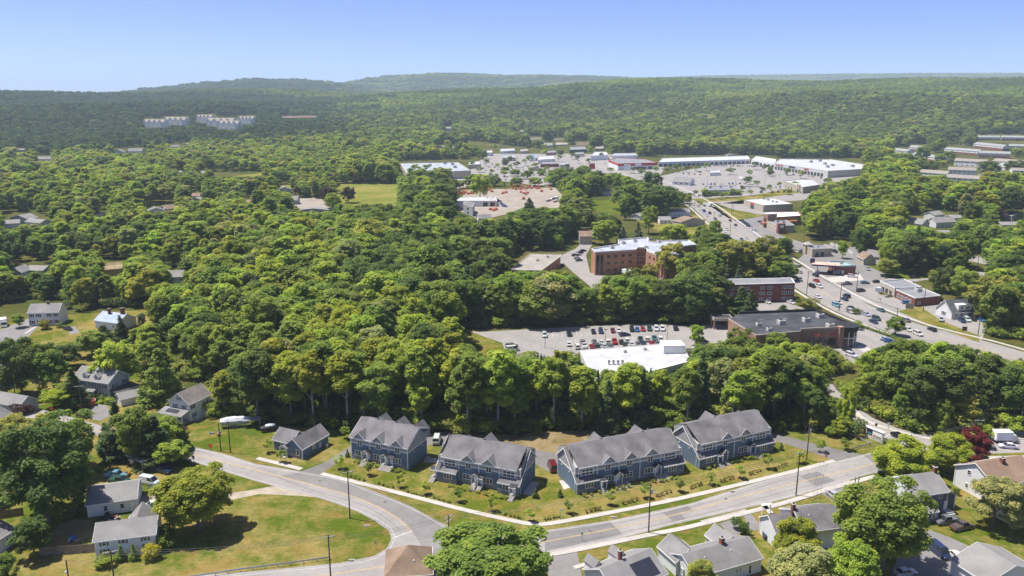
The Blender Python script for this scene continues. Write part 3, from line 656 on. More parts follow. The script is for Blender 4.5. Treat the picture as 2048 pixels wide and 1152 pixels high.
# white cape house
e,L,Dp,o,ang=house((189,1082),(309,1067),4.3,6.3,'white two-row-window cape house with light roof behind clipped bushes',depth=7.4,axis='x',wall=OFFW,roof=RLITE,shut=SHUTB,
  wins=[('f',-4.0,2.9,.9,1.1,1,1),('f',-.4,2.9,.9,1.1,1,1),('f',3.8,2.9,.9,1.1,1,1),('f',-4.0,.9,1.0,1.3,1,1),('f',4.0,.9,1.0,1.3,1,1),('r',-1.5,2.6,.8,1.1,1),('r',1.5,2.6,.8,1.1,1),('r',0,.8,.9,1.2,1)],doors=[('f',0,.3)],chim=[(.35,.55,6.9,.55)])
add_wing(e,4.6,Dp-1.5,5.0,6.0,3.0,5.6,'y',OFFW,RLITE); MB().mat(WHITE).tube((0,0,-.3),(0,0,.6),.09,.09,6).build('vent_pipe',e,(L*.6,Dp*.62,6.0))
# white ranch bottom-left edge
e,L,Dp,o,ang=house((-60,1115),(28,1058),3.2,5.0,'white house with grey roof and a skylight cut off by the left edge',depth=8,axis='x',wall=OFFW,roof=RGREY,wins=[('f',-1,1.1,.6,1.2,1),('f',3.5,1.1,.6,1.2,1)])
link('skylight',MB().mat(DARK).box(-.5,-.4,0,.5,.4,.12).mesh('skylight'),e,(L*.75,Dp*.25,4.2))
e,L,Dp,o,ang=house((-40,1008),(10,985),3.2,5.0,'pale shed roofed house at the left edge behind the huge tree',depth=6,axis='x',wall=OFFW,roof=RLITE)
# yellow house
o,ang,L,_=frame((5,856),(31,832),6.0,depth=7)
e,L,Dp,o,ang=house((-10,868),(32,831),5.8,8.6,'cream yellow two-storey house with grey roof at the left edge',depth=8,axis='x',wall=CREAM,roof=RGREY,wins=[('f',-2.4,3.9,.6,1.2,1),('f',.8,3.9,.6,1.2,1),('f',3.4,3.9,.6,1.2,1),('f',-2.4,1,.6,1.2,1),('f',1.2,1,.6,1.2,1),('f',2.6,1,.6,1.2,1)])
# grey long house
e,L,Dp,o,ang=house((147,756),(216,766),6.0,8.7,'long grey two-storey house with two roof dormers and a side porch',depth=8.2,axis='x',wall=LGREY,roof=RLITE,shut=SHUT,
  wins=[('f',u,3.9,.85,1.4,1,1) for u in (-5.8,-3.4,0,2.6,5.2)]+[('f',u,1.0,.85,1.4,1,1) for u in (2.6,5.2)]+[('r',-1.8,3.6,1.0,1.5,1,1),('r',2.4,3.6,1.0,1.5,1,1)],chim=[(.75,.5,9.6,.6)])
for x in (L*.25,L*.58):
    wb,rb,tb=gable(None,1.7,3.2,7.4,8.1,'y',WHITE,RLITE,.15,x0=x,y0=.5,z0=6.0); d_=wb.build('dormer',e); rb.build('dormer_roof',d_); tb.build('dormer_trim',d_); window(e,x+.85,.47,6.3,.8,1.0,1)
shedroof(e,[(-.0+L*.42,-1.6,3.0),(L*.42+3.2,-1.6,3.0),(L*.42+3.2,0,3.6),(L*.42,0,3.6)],RLITE,.12,'entry_roof')
for k in (.1,3.0): MB().mat(WHITE).box(-.12,-.12,0,.12,.12,3).build('post',e,(L*.42+k,-1.4,0))
door(e,L*.42+1.6,-.05,.3)
# side porch on right face: local frame rotated
pe=e; sb=MB().mat(M('dark_shingle',(.07,.065,.06),.9,.15)); sb.slab([(L+.02,-.2,3.6),(L+3.6,-.2,2.9),(L+3.6,Dp+.5,2.9),(L+.02,Dp+.5,3.6)],.14).build('porch_roof',e)
MB().mat(CONCD).box(L+.03,0,-.1,L+3.3,Dp,.8).build('porch_floor',e); MB().mat(WHITE).box(L+3.5,-.25,2.6,L+3.6,Dp+.5,2.85,True).build('porch_trim',e)
for k in range(5): MB().mat(WHITE).box(-.1,-.1,.8,.1,.1,2.7).build('post',e,(L+3.2,.2+k*(Dp-.4)/4,0))
rb=MB().mat(WHITE).box(L+3.2,.2,1.6,L+3.26,Dp-.2,1.68,True); [rb.box(L+3.2,.2+q*.35,.8,L+3.25,.25+q*.35,1.6) for q in range(int(Dp/.35))]; rb.build('railing',e)
# shed in front
house((242,799),(281,790),2.3,3.6,'small white shed with hipped grey roof beside the grey house',depth=5,axis='x',wall=OFFW,roof=RLITE,name='shed',cat='shed',oh=.3,vis=0)
# white farmhouse: gable faces the road
e,L,Dp,o,ang=house((339,801),(378,808),5.6,8.4,'white farmhouse with steep gable, front porch and solar panel',depth=8.6,axis='y',wall=OFFW,roof=M('brown_grey_shingle',(.21,.19,.17),.9,.15,.3,3),shut=SHUT,wins=[('f',-1.6,3.5,.8,1.4,1,1),('f',1.6,3.5,.8,1.4,1,1),('f',0,6.2,.7,1.0,1,1),('r',-3.0,3.6,.8,1.4,1,1),('r',-2.6,.9,.8,1.4,1,1),('r',2.0,3.0,1.2,1.3,2,1)],chim=[(.4,.35,9.0,.5)])
porchroof(e,-1.5,L-.3,-3.0,0,2.9,3.7,RLITE,5,.6); MB().mat(SOLAR).slab([(.4,-2.3,3.34),(4.6,-2.3,3.34),(4.6,-1.0,3.72),(.4,-1.0,3.72)],.08).build('solar_panel',e)
rb=MB().mat(CONCD).box(L+.02,1.0,-.1,L+1.4,8,.5); rb.build('deck',e); rb=MB().mat(WHITE).box(L+1.3,1,1.25,L+1.36,9,1.32,True); [rb.box(L+1.3,1+q*.4,.5,L+1.35,1.05+q*.4,1.25) for q in range(20)]; rb.build('railing',e)
add_wing(e,L-3,Dp-.5,3.4,3.2,2.6,3.4,'y',OFFW,RLITE)
# left suburb
house((56,626),(116,624),5.6,8.3,'white colonial house with black shutters on the left meadow',depth=8.5,axis='x',wall=OFFW,roof=RLITE,shut=SHUT,wins=[('f',u,3.7,1.0,1.4,1,1) for u in (-4.6,-1.9,2.2,4.8)]+[('f',u,.9,1.0,1.4,1,1) for u in (-4.6,-1.9,2.2,4.8)],doors=[('f',.1,.2)],chim=[(.55,.5,9.3,.7)])
house((190,640),(236,646),3.4,6.0,'white house with pale blue roof and two brick chimneys',depth=9,axis='x',wall=OFFW,roof=M('pale_blue_roof',(.30,.36,.46),.6,.12,.3,3),wins=[('f',3.5,1,1,1.2,1)],chim=[(.35,.4,7.8,.9),(.85,.5,8.4,1.2)],vis=.2)
house((332,554),(364,553),5.4,7.8,'white two-storey house half hidden in the woodland',depth=8,axis='x',wall=OFFW,roof=RLITE,wins=[('f',-1,3.4,1,1.2,1),('f',3,3.4,1,1.2,1),('f',1.6,.8,1.6,1.8,2),('f',-3,.8,1,1.2,1)],vis=.1)
# timber frame
o,ang,L,Dp=frame((205,540),(245,537),5.2,depth=10)
PLY=M('plywood',(.52,.33,.17),.85,.12,.4,3); LUM=M('new_lumber',(.72,.58,.38),.8,.08,.4,3)
e=empty('timber_frame_house','half-built house with plywood walls and open roof trusses','house under construction',o,ang)
b=MB().mat(PLY).box(0,0,-.2,L,.15,5.2).box(L-.15,.15,-.2,L,Dp,5.2).box(0,.15,-.2,.15,Dp,5.2); b.build('wall',e)
tm=None
for k in range(18):
    x=.2+k*(L-.4)/17
    if tm is None: tm=MB().mat(LUM).box(-.05,-.4,0,.05,Dp+.3,.14,True).tube((0,-.4,.1),(0,Dp/2,2.7),.07,.07,4).tube((0,Dp+.3,.1),(0,Dp/2,2.7),.07,.07,4).tube((0,Dp/2,.1),(0,Dp/2,2.7),.05,.05,4).tube((0,Dp*.3,.1),(0,Dp*.4,1.9),.05,.05,4).mesh('roof_truss')
    link('roof_truss',tm,e,(x,0,5.22))
vis_box([W2(o,ang,a,c,z) for a in (0,L) for c in (0,Dp) for z in (.5,8)],.2)
# far-left small houses (in picture: front eave corners)
SUB=[(16,545,42,545,3.2,5.6,OFFW,RLITE,'small white gabled house at the left edge above the meadow'),(50,540,85,541,3,4.6,LGREY,RLITE,'low pale roof right of the white gabled house'),
 (0,448,38,446,5,7,OFFW,RLITE,'white house with grey gable at the far left'),(20,435,55,438,4,6.4,LGREY,RGREY,'grey gabled house among trees at the far left'),(50,443,80,446,3.4,5.2,OFFW,RLITE,'low white house beside the grey gabled one'),
 (185,430,202,430,3,4.5,OFFW,RLITE,'small pale roof left of the suburb street'),(296,422,328,420,3.2,5.4,OFFW,RGREY,'white house with grey roof beside the red-roofed one'),(330,418,352,416,3.2,5.6,LGREY,RBRN,'reddish brown roof house in the middle of the suburb'),(382,392,398,392,4,6,OFFW,RTAN,'tan roofed house between the conifers'),(382,399,400,399,3,4.5,LGREY,RLITE,'pale low house between the conifers'),
 (350,345,366,345,3.4,5.6,OFFW,RLITE,'small white house below the dark wood'),(396,346,408,346,3,5,LGREY,RLITE,'tiny grey roof beside the white house below the wood'),(556,379,582,378,4,6.2,OFFW,RLITE,'white gabled barn-like house left of the pit'),(578,400,594,400,4,7,LGREY,RLITE,'grey steep house beside the purple tree'),(488,404,512,404,3,4.6,OFFW,RTAN,'pale flat-looking house left of the pit'),(598,420,658,420,2.8,4.0,LGREY,RLITE,'long low grey roof at the lower edge of the pit'),
 (72,318,100,318,5,8,OFFW,RLITE,'white house on the wooded slope at the left'),(30,300,48,300,6,8,LGREY,RGREY,'grey block among the left hill trees'),(226,303,246,303,5,8,OFFW,RLITE,'white house in the left valley wood'),(256,302,284,302,6,10,OFFW,RLITE,'larger white house in the left valley wood'),(342,294,360,293,4,7,OFFW,RLITE,'pale house at the right of the valley clearing'),(364,290,378,290,4,7,TANW,RLITE,'tan house at the valley clearing'),
 (886,262,906,261,7,9,OFFW,RLITE,'white two-storey house above the highway meadow'),(876,295,890,294,4,6,OFFW,RLITE,'white building left of the highway bend'),(908,296,922,295,4,6,OFFW,RLITE,'second white building at the highway bend'),(784,297,798,297,4,6,OFFW,RLITE,'small white house left of the tree belt'),(1038,268,1048,268,6,8,OFFW,RLITE,'white gabled house at the wood edge'),
 (1455,310,1470,310,5,7,OFFW,RTAN,'pale house above the shopping plaza'),(1808,443,1844,448,4.5,7.5,OFFW,RLITE,'white gabled house left of the right-hand suburb'),(1873,445,1912,443,4,7,OFFW,RLITE,'white house with dormer in the right-hand suburb'),(1855,465,1880,474,4,7,OFFW,RLITE,'white steep-roofed house below the dormer house'),(1870,430,1888,428,4,6,OFFW,RLITE,'pale gable behind the dormer house'),(1905,436,1960,436,3,4.6,LGREY,RLITE,'long low grey roof in the right-hand suburb'),
 (2024,432,2060,428,4,6.5,LGREY,RLITE,'grey-white house at the right edge'),(2005,450,2040,450,2.6,4.2,LGREY,RLITE,'low grey roof at the right edge'),(1425,430-40,1425,0,0,0,None,None,None),
 (1728,518,1752,518,3.6,6.4,TANW,RBRN,'brown-roofed house among the trees behind the fuel station'),(1160,472,1184,472,5.5,8,TANW,RTAN,'tan house with orange roof left of the office trees'),(1182,470,1196,470,3,4.4,LGREY,RLITE,'grey lean-to building beside the tan house'),(1262,430,1280,432,3,4.4,OFFW,RLITE,'small white shed above the bright tree'),(1320,440,1342,440,3,5,OFFW,RLITE,'small white cottage by the highway'),(1338,424,1380,424,4,6,OFFW,RLITE,'white bungalow behind the cottage'),(1362,444,1410,440,4,6.4,TANW,RTAN,'tan-roofed house nearest the highway'),
 (1206,384,1222,384,3.4,5.6,OFFW,RLITE,'white gable by the trees left of the highway'),(1228,382,1244,384,3,4.6,OFFW,RTAN,'low pale roofed house by the highway trees'),(1260,386,1272,384,3,5,OFFW,RLITE,'little white house beside the highway'),(1240,700,0,0,0,0,None,None,None)]
for i,(x0,y0,x1,y1,ez,rz_,wl,rf,lab) in enumerate(SUB):
    if not lab: continue
    A_=(x0,y0);B_=(x1,y1)
    if y0>285:
        e,L,Dp,o,ang=house(A_,B_,ez,rz_,lab,depth=9 if x1-x0<40 else 10,axis='x' if i%3 else 'y',wall=wl,roof=rf,wins=[('f',u,1,1.1,1.3,1) for u in (-3,0,3)] if y0>330 else [('f',-2,1.2,1.4,1.6,1),('f',2,1.2,1.4,1.6,1)],vis=.15)
    else:
        g=GT(x0,y0+4); g2=GT(x1,y1+4); L=max(10,abs(g2.x-g.x)); e=empty('house',lab,'house',(g.x,g.y,g.z)); wb,rb,tb=gable(None,L,11,ez+4,rz_+5,'x',wl,rf); wb.build('wall',e); rb.build('roof',e); tb.build('trim',e)
        for u in (-L*.25,0,L*.25): window(e,L/2+u,0,5,1.8,1.8,1); 
        vis_box([(g.x+a,g.y,g.z+z) for a in (0,L) for z in (1,rz_+5)],.1)
# bottom-right houses
e,L,Dp,o,ang=house((1234,1152+36),(1332,1146),4.4,7.0,'white house with grey roof, tall brick chimney and solar panels at the bottom edge',depth=9.4,axis='x',wall=OFFW,roof=RLITE,wins=[('l',1.6,1.2,.9,1.3,1),('l',-1,3.6,.7,1,1),('l',-1.6,1.2,.9,1.3,1)],chim=[(.42,.56,8.7,.6)])
MB().mat(SOLAR).slab([(L*.48,.2,4.75),(L*.9,.2,4.75),(L*.9,Dp*.36,6.55),(L*.48,Dp*.36,6.55)],.1).build('solar_panel',e)
for x in (L*.03,L*.52): wb,rb,tb=gable(None,1.8,3.0,5.8,6.9,'y',OFFW,RLITE,.15,x0=x,y0=Dp-2.4,z0=4.4); d_=wb.build('dormer',e); rb.build('dormer_roof',d_)
e,L,Dp,o,ang=house((1392,1152),(1522,1115),3.2,5.3,'long white ranch house with grey roof and gabled ends',depth=8.6,axis='x',wall=OFFW,roof=RGREY,wins=[('l',2.6,1.0,.8,1.3,2,1),('l',0,1.0,.8,1.3,2,1),('l',-2.6,1.0,.8,1.3,2,1),('f',2.0,1.2,.5,1.0,1),('f',2.8,1.2,.5,1.0,1),('f',5.2,.2,.8,2.0,1)],shut=M('green_shutter',(.10,.14,.11),.6),chim=[(.6,.52,6.6,.8)],vents=2)
add_wing(e,-.6,Dp-3,5.5,6.0,3.2,5.2,'y',OFFW,RGREY); add_wing(e,L-4.4,Dp-2,4.5,5.0,3.0,4.8,'y',OFFW,RLITE)
e,L,Dp,o,ang=house((1612,1062),(1690,1052),4.6,7.0,'white house with charcoal roof behind the bright tree',depth=9.5,axis='x',wall=OFFW,roof=SHING,chim=[(-.03,.5,8.2,.7)],vents=1)
add_wing(e,-5.5,2.0,6.0,6.5,3.8,6.0,'x',OFFW,SHING)
e,L,Dp,o,ang=house((1824,992),(1896,982),5.4,8.0,'dark blue-grey two-storey house with light grey roof and rear lean-to',depth=8.8,axis='x',wall=BLUG,roof=RLITE,wins=[('f',-2.9,3.9,1.9,1.2,2),('f',-.1,3.9,.9,1.1,1),('f',2.9,3.9,.9,1.1,1)],doors=[('f',4.6,.9)],chim=[(.99,.5,9.2,.8)],vents=1)
MB().mat(OFFW).face((-.02,-.0,0),(-.02,0,5.4),(-.02,Dp/2,8.0),(-.02,Dp,5.4),(-.02,Dp,0)).build('white_gable',e)
add_wing(e,.6,-3.0,3.9,3.0,2.7,3.2,'x',BLUG,RLITE); window(e,3.6,-3.03,1.0,.9,1.1,1); door(e,.58,-1.6,.3,SIDE['l'])
add_wing(e,L,1.4,3.6,5.8,3.2,4.6,'y',BLUG,RLITE)
MB().mat(M('grey_steps',(.4,.4,.4),.8)).box(L-1.0,-1.6,0,L+1.0,0,.9).box(L-1.0,-2.0,0,L+1.0,-1.601,.6).box(L-1.0,-2.4,0,L+1.0,-2.001,.3).build('steps',e)
e,L,Dp,o,ang=house((1990,971),(2080,955),5.2,8.2,'large white house with faded tan roof at the right edge',depth=11,axis='x',wall=OFFW,roof=RTAN,wins=[('l',2.6,3.4,1.1,1.3,1),('l',-1.6,4.4,1.1,1.3,1),('l',-1.8,1,1.0,1.2,1),('f',-1,3.6,.9,1.3,1),('f',3,3.6,.9,1.3,1)],chim=[(.5,.42,9.0,.9)])
e,L,Dp,o,ang=house((2022,1024),(2080,1010),3.0,4.6,'small white wing with tan roof at the right edge',depth=7,axis='y',wall=OFFW,roof=RTAN,wins=[('f',-1.6,1,1,1.3,2)])
o,ang,L,Dp=frame((772,1152),(862,1146),3.4,depth=9)
e=empty('house','brown pyramid-roofed house at the bottom edge beside the big round tree','house',o,ang)
MB().mat(OFFW).box(0,0,0,L,Dp,3.4).build('wall',e); rb=MB().mat(RBRN); c=(L/2,Dp/2,7.0); q=[(-.4,-.4,3.3),(L+.4,-.4,3.3),(L+.4,Dp+.4,3.3),(-.4,Dp+.4,3.3)]
for i in range(4): rb.face(q[i],q[(i+1)%4],c)
rb.face(*q[::-1]); rb.build('roof',e); MB().mat(WHITE).box(-.45,-.47,3.12,L+.45,-.41,3.32,True).box(L+.41,-.4,3.12,L+.47,Dp+.4,3.32,True).build('trim',e); MB().mat(WHITE).tube((0,0,0),(0,0,.7),.12).build('vent_pipe',e,(L*.62,Dp*.2,4.6))
e,L,Dp,o,ang=house((1975,1165),(2075,1140),3.2,5.6,'white gabled house with grey roof at the bottom right',depth=8,axis='y',wall=OFFW,roof=RLITE)
house((-60,770),(20,748),4.4,6.8,'white house with grey roof at the left edge behind the trees',depth=9,axis='x',wall=OFFW,roof=RGREY,wins=[('f',2,1,1,1.3,1)]); house((-30,800),(38,812),3.2,5.2,'small grey house at the left edge by the road',depth=6,axis='x',wall=LGREY,roof=RLITE,wins=[('f',2,1,.8,1.2,1)])
# ================================================================ large flat-roofed buildings
BRK=M('red_brick_wall',(.20,.072,.055),.9,.15,.4,5); BRKO=M('orange_brick_wall',(.43,.225,.135),.9,.10,.4,5); BRKD=M('brown_brick_wall',(.36,.21,.155),.9,.12,.4,5)
RUB=M('black_roof_membrane',(.062,.064,.07),.75,.3,.12,1.5,dirt=((.13,.13,.135),.25,.58)); WROOF=M('white_roof_membrane',(.46,.465,.47),.6,.12,.2,1.2); GROOF=M('silver_roof_membrane',(.38,.40,.44),.6,.2,.12,1.2,dirt=((.30,.33,.38),.2,.55)); TROOF=M('gravel_roof',(.31,.285,.25),.9,.12,.15,1.5); DROOF=M('grey_flat_roof',(.22,.225,.24),.85,.15,.15,1.5)
REDP=M('red_panel',(.45,.04,.035),.6,.05); ORG=M('rust_orange_panel',(.55,.24,.12),.6,.12); STUC=M('beige_stucco',(.44,.395,.32),.85,.05); GLD=M('dark_glazing',(.035,.045,.055),.12,.15,spec=.6)
def polyb(label,px,h,wall,roof,name='building',cat='building',par=.5,vis=.25,edges=None,base=0,cap=None):
    P=[G(*p,h) for p in px]; ar=sum(P[i].x*P[(i+1)%len(P)].y-P[(i+1)%len(P)].x*P[i].y for i in range(len(P)))
    rev=ar<0
    if rev: P=P[::-1]
    c=sum(P,Vector())/len(P); c.z=float(Hgt(c.x,c.y))*.0; e=empty(name,label,cat,c); Q=[(p.x-c.x,p.y-c.y) for p in P]
    MB().mat(wall).hull([(x,y,-1) for x,y in Q],[(x,y,h-.02) for x,y in Q]).build('wall',e)
    n=len(Q); rb=MB().mat(roof).face(*[(x,y,h+.003) for x,y in Q]); rb.build('roof',e)
    if par:
        pb=MB().mat(cap or wall)
        for i in range(n):
            (x0,y0),(x1,y1)=Q[i],Q[(i+1)%n]; d=Vector((x1-x0,y1-y0,0)); 
            if d.length<.5: continue
            d.normalize(); nn=Vector((d.y,-d.x,0))
            a=Vector((x0,y0,0));b=Vector((x1,y1,0)); o_=nn*.06; i_=nn*-.3
            pb.hull([tuple(a+o_+Vector((0,0,h-.1))),tuple(b+o_+Vector((0,0,h-.1))),tuple(b+i_+Vector((0,0,h-.1))),tuple(a+i_+Vector((0,0,h-.1)))],[tuple(a+o_+Vector((0,0,h+par))),tuple(b+o_+Vector((0,0,h+par))),tuple(b+i_+Vector((0,0,h+par))),tuple(a+i_+Vector((0,0,h+par)))])
        pb.build('parapet',e)
    if vis is not None: vis_box([(p.x,p.y,z) for p in P for z in (.5,h)],vis)
    def edge(pa,pb_):
        """frame of the wall between two picture corners: origin, direction, length, outward turn"""
        a=G(*pa,h)-c; b=G(*pb_,h)-c; a.z=b.z=0; 
        m=(a+b)/2; d=b-a; L=d.length; ang=math.atan2(d.y,d.x)
        return a,d.normalized(),L,ang
    return e,c,edge
def ewin(e,ed,us,zs,w,h,n=1,fm=None,glass=None,off=.02,mesh=None,nm='window'):
    a,d,L,ang=ed; nn=Vector((d.y,-d.x,0))
    for z in zs:
        for u in us:
            p=a+d*(u*L)+nn*off
            if mesh: link(nm,mesh,e,(p.x,p.y,z),ang)
            else: window(e,p.x,p.y,z,w,h,n,ang,fm=fm,glass=glass,panes=n<4)
def rtu(e,c,pts,h,s=1.6,mat=None):
    for (x,y) in pts:
        g=G(x,y,h)-c; b=MB().mat(mat or M('hvac_white',(.55,.54,.50),.6)).box(-s/2,-s/2*.8,0,s/2,s/2*.8,s*.6).mat(DARK).box(-s*.3,-s*.25,s*.6,s*.3,s*.25,s*.66); b.build('rooftop_unit',e,(g.x,g.y,h+.02),.3)
def text(e,s,loc,ang,size,mat,name='lettering',ext=.05):
    cu=bpy.data.curves.new(name,'FONT'); cu.body=s; cu.size=size; cu.extrude=ext; cu.align_x='CENTER'; cu.materials.append(mat)
    to=bpy.data.objects.new(name,cu); me=bpy.data.meshes.new_from_object(to); bpy.data.objects.remove(to); me.materials.clear(); me.materials.append(mat)
    o=bpy.data.objects.new(name,me); COL.objects.link(o); o.parent=e; o.location=loc; o.rotation_euler=(math.pi/2,0,ang); return o
# drugstore
h=7.4
e,c,ed=polyb('brick drugstore with black flat roof, rounded glass corner and red lettering',[(1512,672),(1600,664),(1602,661),(1683,657),(1692,646),(1632,622),(1478,628),(1457,639)],h,BRKD,RUB,'drugstore','store',par=.0)
pb=MB().mat(DARK)
def strip(pa,pb_,mb,z0,z1,wd=.35,off=.05):
    a,d,L,ang=ed(pa,pb_); nn=Vector((d.y,-d.x,0)); A_=a+nn*off;B_=a+d*L+nn*off;C_=B_-nn*wd;D_=A_-nn*wd
    mb.hull([(p.x,p.y,z0) for p in (A_,B_,C_,D_)],[(p.x,p.y,z1) for p in (A_,B_,C_,D_)])
strip((1692,646),(1632,622),pb,h-.3,h+1.0,.4); strip((1632,622),(1478,628),pb,h-.3,h+1.0,.4); pb.build('parapet',e)
cb=MB().mat(M('tan_coping',(.42,.34,.28),.8)); strip((1457,639),(1512,672),cb,h-.1,h+.35); strip((1512,672),(1600,664),cb,h-.1,h+.35); strip((1602,661),(1683,657),cb,h-.1,h+.75); cb.build('coping',e)
f=ed((1600,664),(1683,657)); L_=f[2]
for u in (.34,.57,.80):
    p=f[0]+f[1]*(u*L_)+Vector((f[1].y,-f[1].x,0))*.03
    b=MB().mat(GLD); pts=[(-1.6,0),(1.6,0),(1.6,2.3)]+[(1.6*math.cos(a),2.3+.75*math.sin(a)) for a in np.linspace(.3,2.84,7)]+[(-1.6,2.3)]
    b.hull([(x,.05,z+.9) for x,z in pts],[(x,-.05,z+.9) for x,z in pts]); w_=b.build('arched_window',e,(p.x,p.y,0),f[3])
    fb=MB().mat(DARK); [fb.box(x-.05,-.09,.9,x+.05,-.051,3.6,True) for x in (-.55,.55)]; fb.box(-1.6,-.09,3.1,1.6,-.051,3.2,True); fb.build('mullion',w_)
nn=Vector((f[1].y,-f[1].x,0)); p=f[0]+f[1]*(.44*L_)+nn*.08; text(e,'CVS',(p.x,p.y,5.1),f[3],1.25,REDP); p=f[0]+f[1]*(.80*L_)+nn*.08; text(e,'pharmacy',(p.x,p.y,5.1),f[3],1.0,REDP)
g=G(1690,651,h)-c; cy=MB().mat(GLD); k=20
ring=lambda r_,z:[(g.x+r_*math.cos(a),g.y+r_*math.sin(a),z) for a in np.linspace(0,2*math.pi,k+1)[:-1]]
cy.hull(ring(4.3,0),ring(4.3,6.0)).mat(WHITE).hull(ring(4.4,3.4),ring(4.4,3.7)).mat(DARK).hull(ring(4.9,6.1),ring(4.9,7.9)).mat(WHITE)
for a in np.linspace(0,2*math.pi,13)[:-1]: cy.box(g.x+4.35*math.cos(a)-.12,g.y+4.35*math.sin(a)-.12,0,g.x+4.35*math.cos(a)+.12,g.y+4.35*math.sin(a)+.12,6.1)
cy.build('glass_corner',e)
MB().mat(BRKD).box(-1,-1,0,1,1,8.2).build('pier',e,tuple(G(1681,657,h)-c-Vector((0,0,h))),f[3]); 
rtu(e,c,[(1562,648),(1612,643),(1640,635),(1660,655)],h,2.6); rtu(e,c,[(1517,651),(1538,661)],h,1.8)
cu=empty('drive_through_canopy','small flat canopy on posts at the left end of the brick drugstore','canopy',G(1442,655)); MB().mat(M('canopy_panel',(.42,.38,.34),.8)).box(-4,-3,3.6,4,3,4.8,True).mat(RUB).box(-3.6,-2.6,4.8,3.6,2.6,4.85).build('canopy_top',cu)
for s in ((-3.5,-2.5),(3.5,-2.5),(-3.5,2.5),(3.5,2.5)): MB().mat(BRKD).box(-.3,-.3,0,.3,.3,3.6).build('post',cu,(*s,0))
# white-roofed building
e,c,ed=polyb('long low building with bright white roof hidden behind the wood',[(1192,772),(1383,722),(1357,686),(1160,701)],5.0,M('white_wall',(.62,.61,.58),.8),WROOF,'white_roof_building','building',par=.15,vis=.55)
MB().mat(WHITE).box(-3.8,-3,5,3.8,3,8).build('roof_penthouse',e,tuple(G(1344,702,5)-c-Vector((0,0,5))),.05)
for k in range(4): g=G(1218+9*k,729,5)-c; MB().mat(METAL).tube((0,0,5),(0,0,6.2),.35,.35,8).mat(DARK).tube((0,0,6.2),(0,0,6.35),.5,.5,8).build('roof_ventilator',e,(g.x,g.y,0))
rtu(e,c,[(1250,705),(1290,700)],5,1.2)
# brick apartments
h=8.8
e,c,ed=polyb('long three-storey dark red brick apartment block with white windows',[(1439,570),(1590,566),(1583,556),(1456,558)],h,BRK,DROOF,'apartment_block','apartment block',par=.12,cap=WHITE)
f=ed((1439,570),(1590,566)); 
ewin(e,f,[.17,.27,.37,.57,.67,.87,.95],[.9,3.6,6.2],2.2,1.35,2); 
g=G(1583,596)-c; st=MB().mat(CONCD); [st.box(-1,-.3*k,0,1,-.3*k+.3,1.6-.3*k) for k in range(5)]; st.build('steps',e,(g.x,g.y,0),f[3])
# office
h=12.0
OFF=[(1183,499),(1191,506),(1272,501),(1275,497),(1292,497),(1295,504),(1329,517),(1381,512),(1338,497),(1393,491),(1377,482),(1320,483),(1318,486),(1297,484),(1295,476),(1236,481),(1237,490)]
e,c,ed=polyb('three-storey orange brick office building with silver roof, wings and a glazed entrance bay',OFF,h,BRKO,GROOF,'office_building','office building',par=.7,cap=M('white_coping',(.62,.60,.58),.8))
f=ed((1191,506),(1272,501)); ewin(e,f,[.32,.5,.68,.86],[1.6,5.3,9.0],1.6,1.4,2,fm=M('brown_frame',(.13,.08,.06),.7))
ewin(e,f,[.06,.16],[1.0],1.5,9.6,3,fm=MATS['brown_frame'],off=.1)
f=ed((1295,504),(1329,517)); ewin(e,f,[.15,.4,.65],[1.6,5.3,9.0],1.5,1.4,2,fm=MATS['brown_frame']); ewin(e,f,[.9],[1.0],1.2,9.6,2,fm=MATS['brown_frame'],off=.1)
f=ed((1329,517),(1381,512)); ewin(e,f,[.15],[1.0],1.4,9.6,3,fm=MATS['brown_frame'],off=.1); ewin(e,f,[.5,.75],[1.6,5.3,9.0],1.5,1.4,2,fm=MATS['brown_frame'])
f=ed((1338,497),(1393,491)); ewin(e,f,[.2,.5,.8],[1.6,5.3,9.0],1.5,1.4,2,fm=MATS['brown_frame'])
f=ed((1275,497),(1292,497)); b=MB().mat(GLD).box(-2.6,-.15,2.6,2.6,.1,9.6,True).mat(BRKO).box(-3,-1.6,2.4,3,0,3.6,True).box(-.3,-.3,3.6,.3,-.16,9.6).mat(WHITE); [b.box(x-.06,-.2,3.6,x+.06,-.151,9.6,True) for x in (-1.8,-.9,.9,1.8)]; [b.box(-2.6,-.2,z,2.6,-.151,z+.12,True) for z in (5.5,7.6)]
p=f[0]+f[1]*f[2]/2; b.build('entrance_glazing',e,(p.x,p.y,0),f[3])
rtu(e,c,[(1224,497),(1247,488),(1292,497),(1333,504),(1358,487),(1318,485),(1300,480),(1270,484)],h,2.2)
e,c,ed=polyb('flat tan-roofed brick building half hidden left of the office',[(1019,541),(1083,542),(1121,514),(1121,509),(1061,508)],5.2,BRKO,TROOF,'brick_building','building',par=.35,cap=TANW)
f=ed((1083,542),(1121,514)); ewin(e,f,[.2,.4,.6,.8],[1.2],1.6,1.4,2,fm=MATS['brown_frame']); rtu(e,c,[(1075,522),(1095,515)],5.2,1.6)
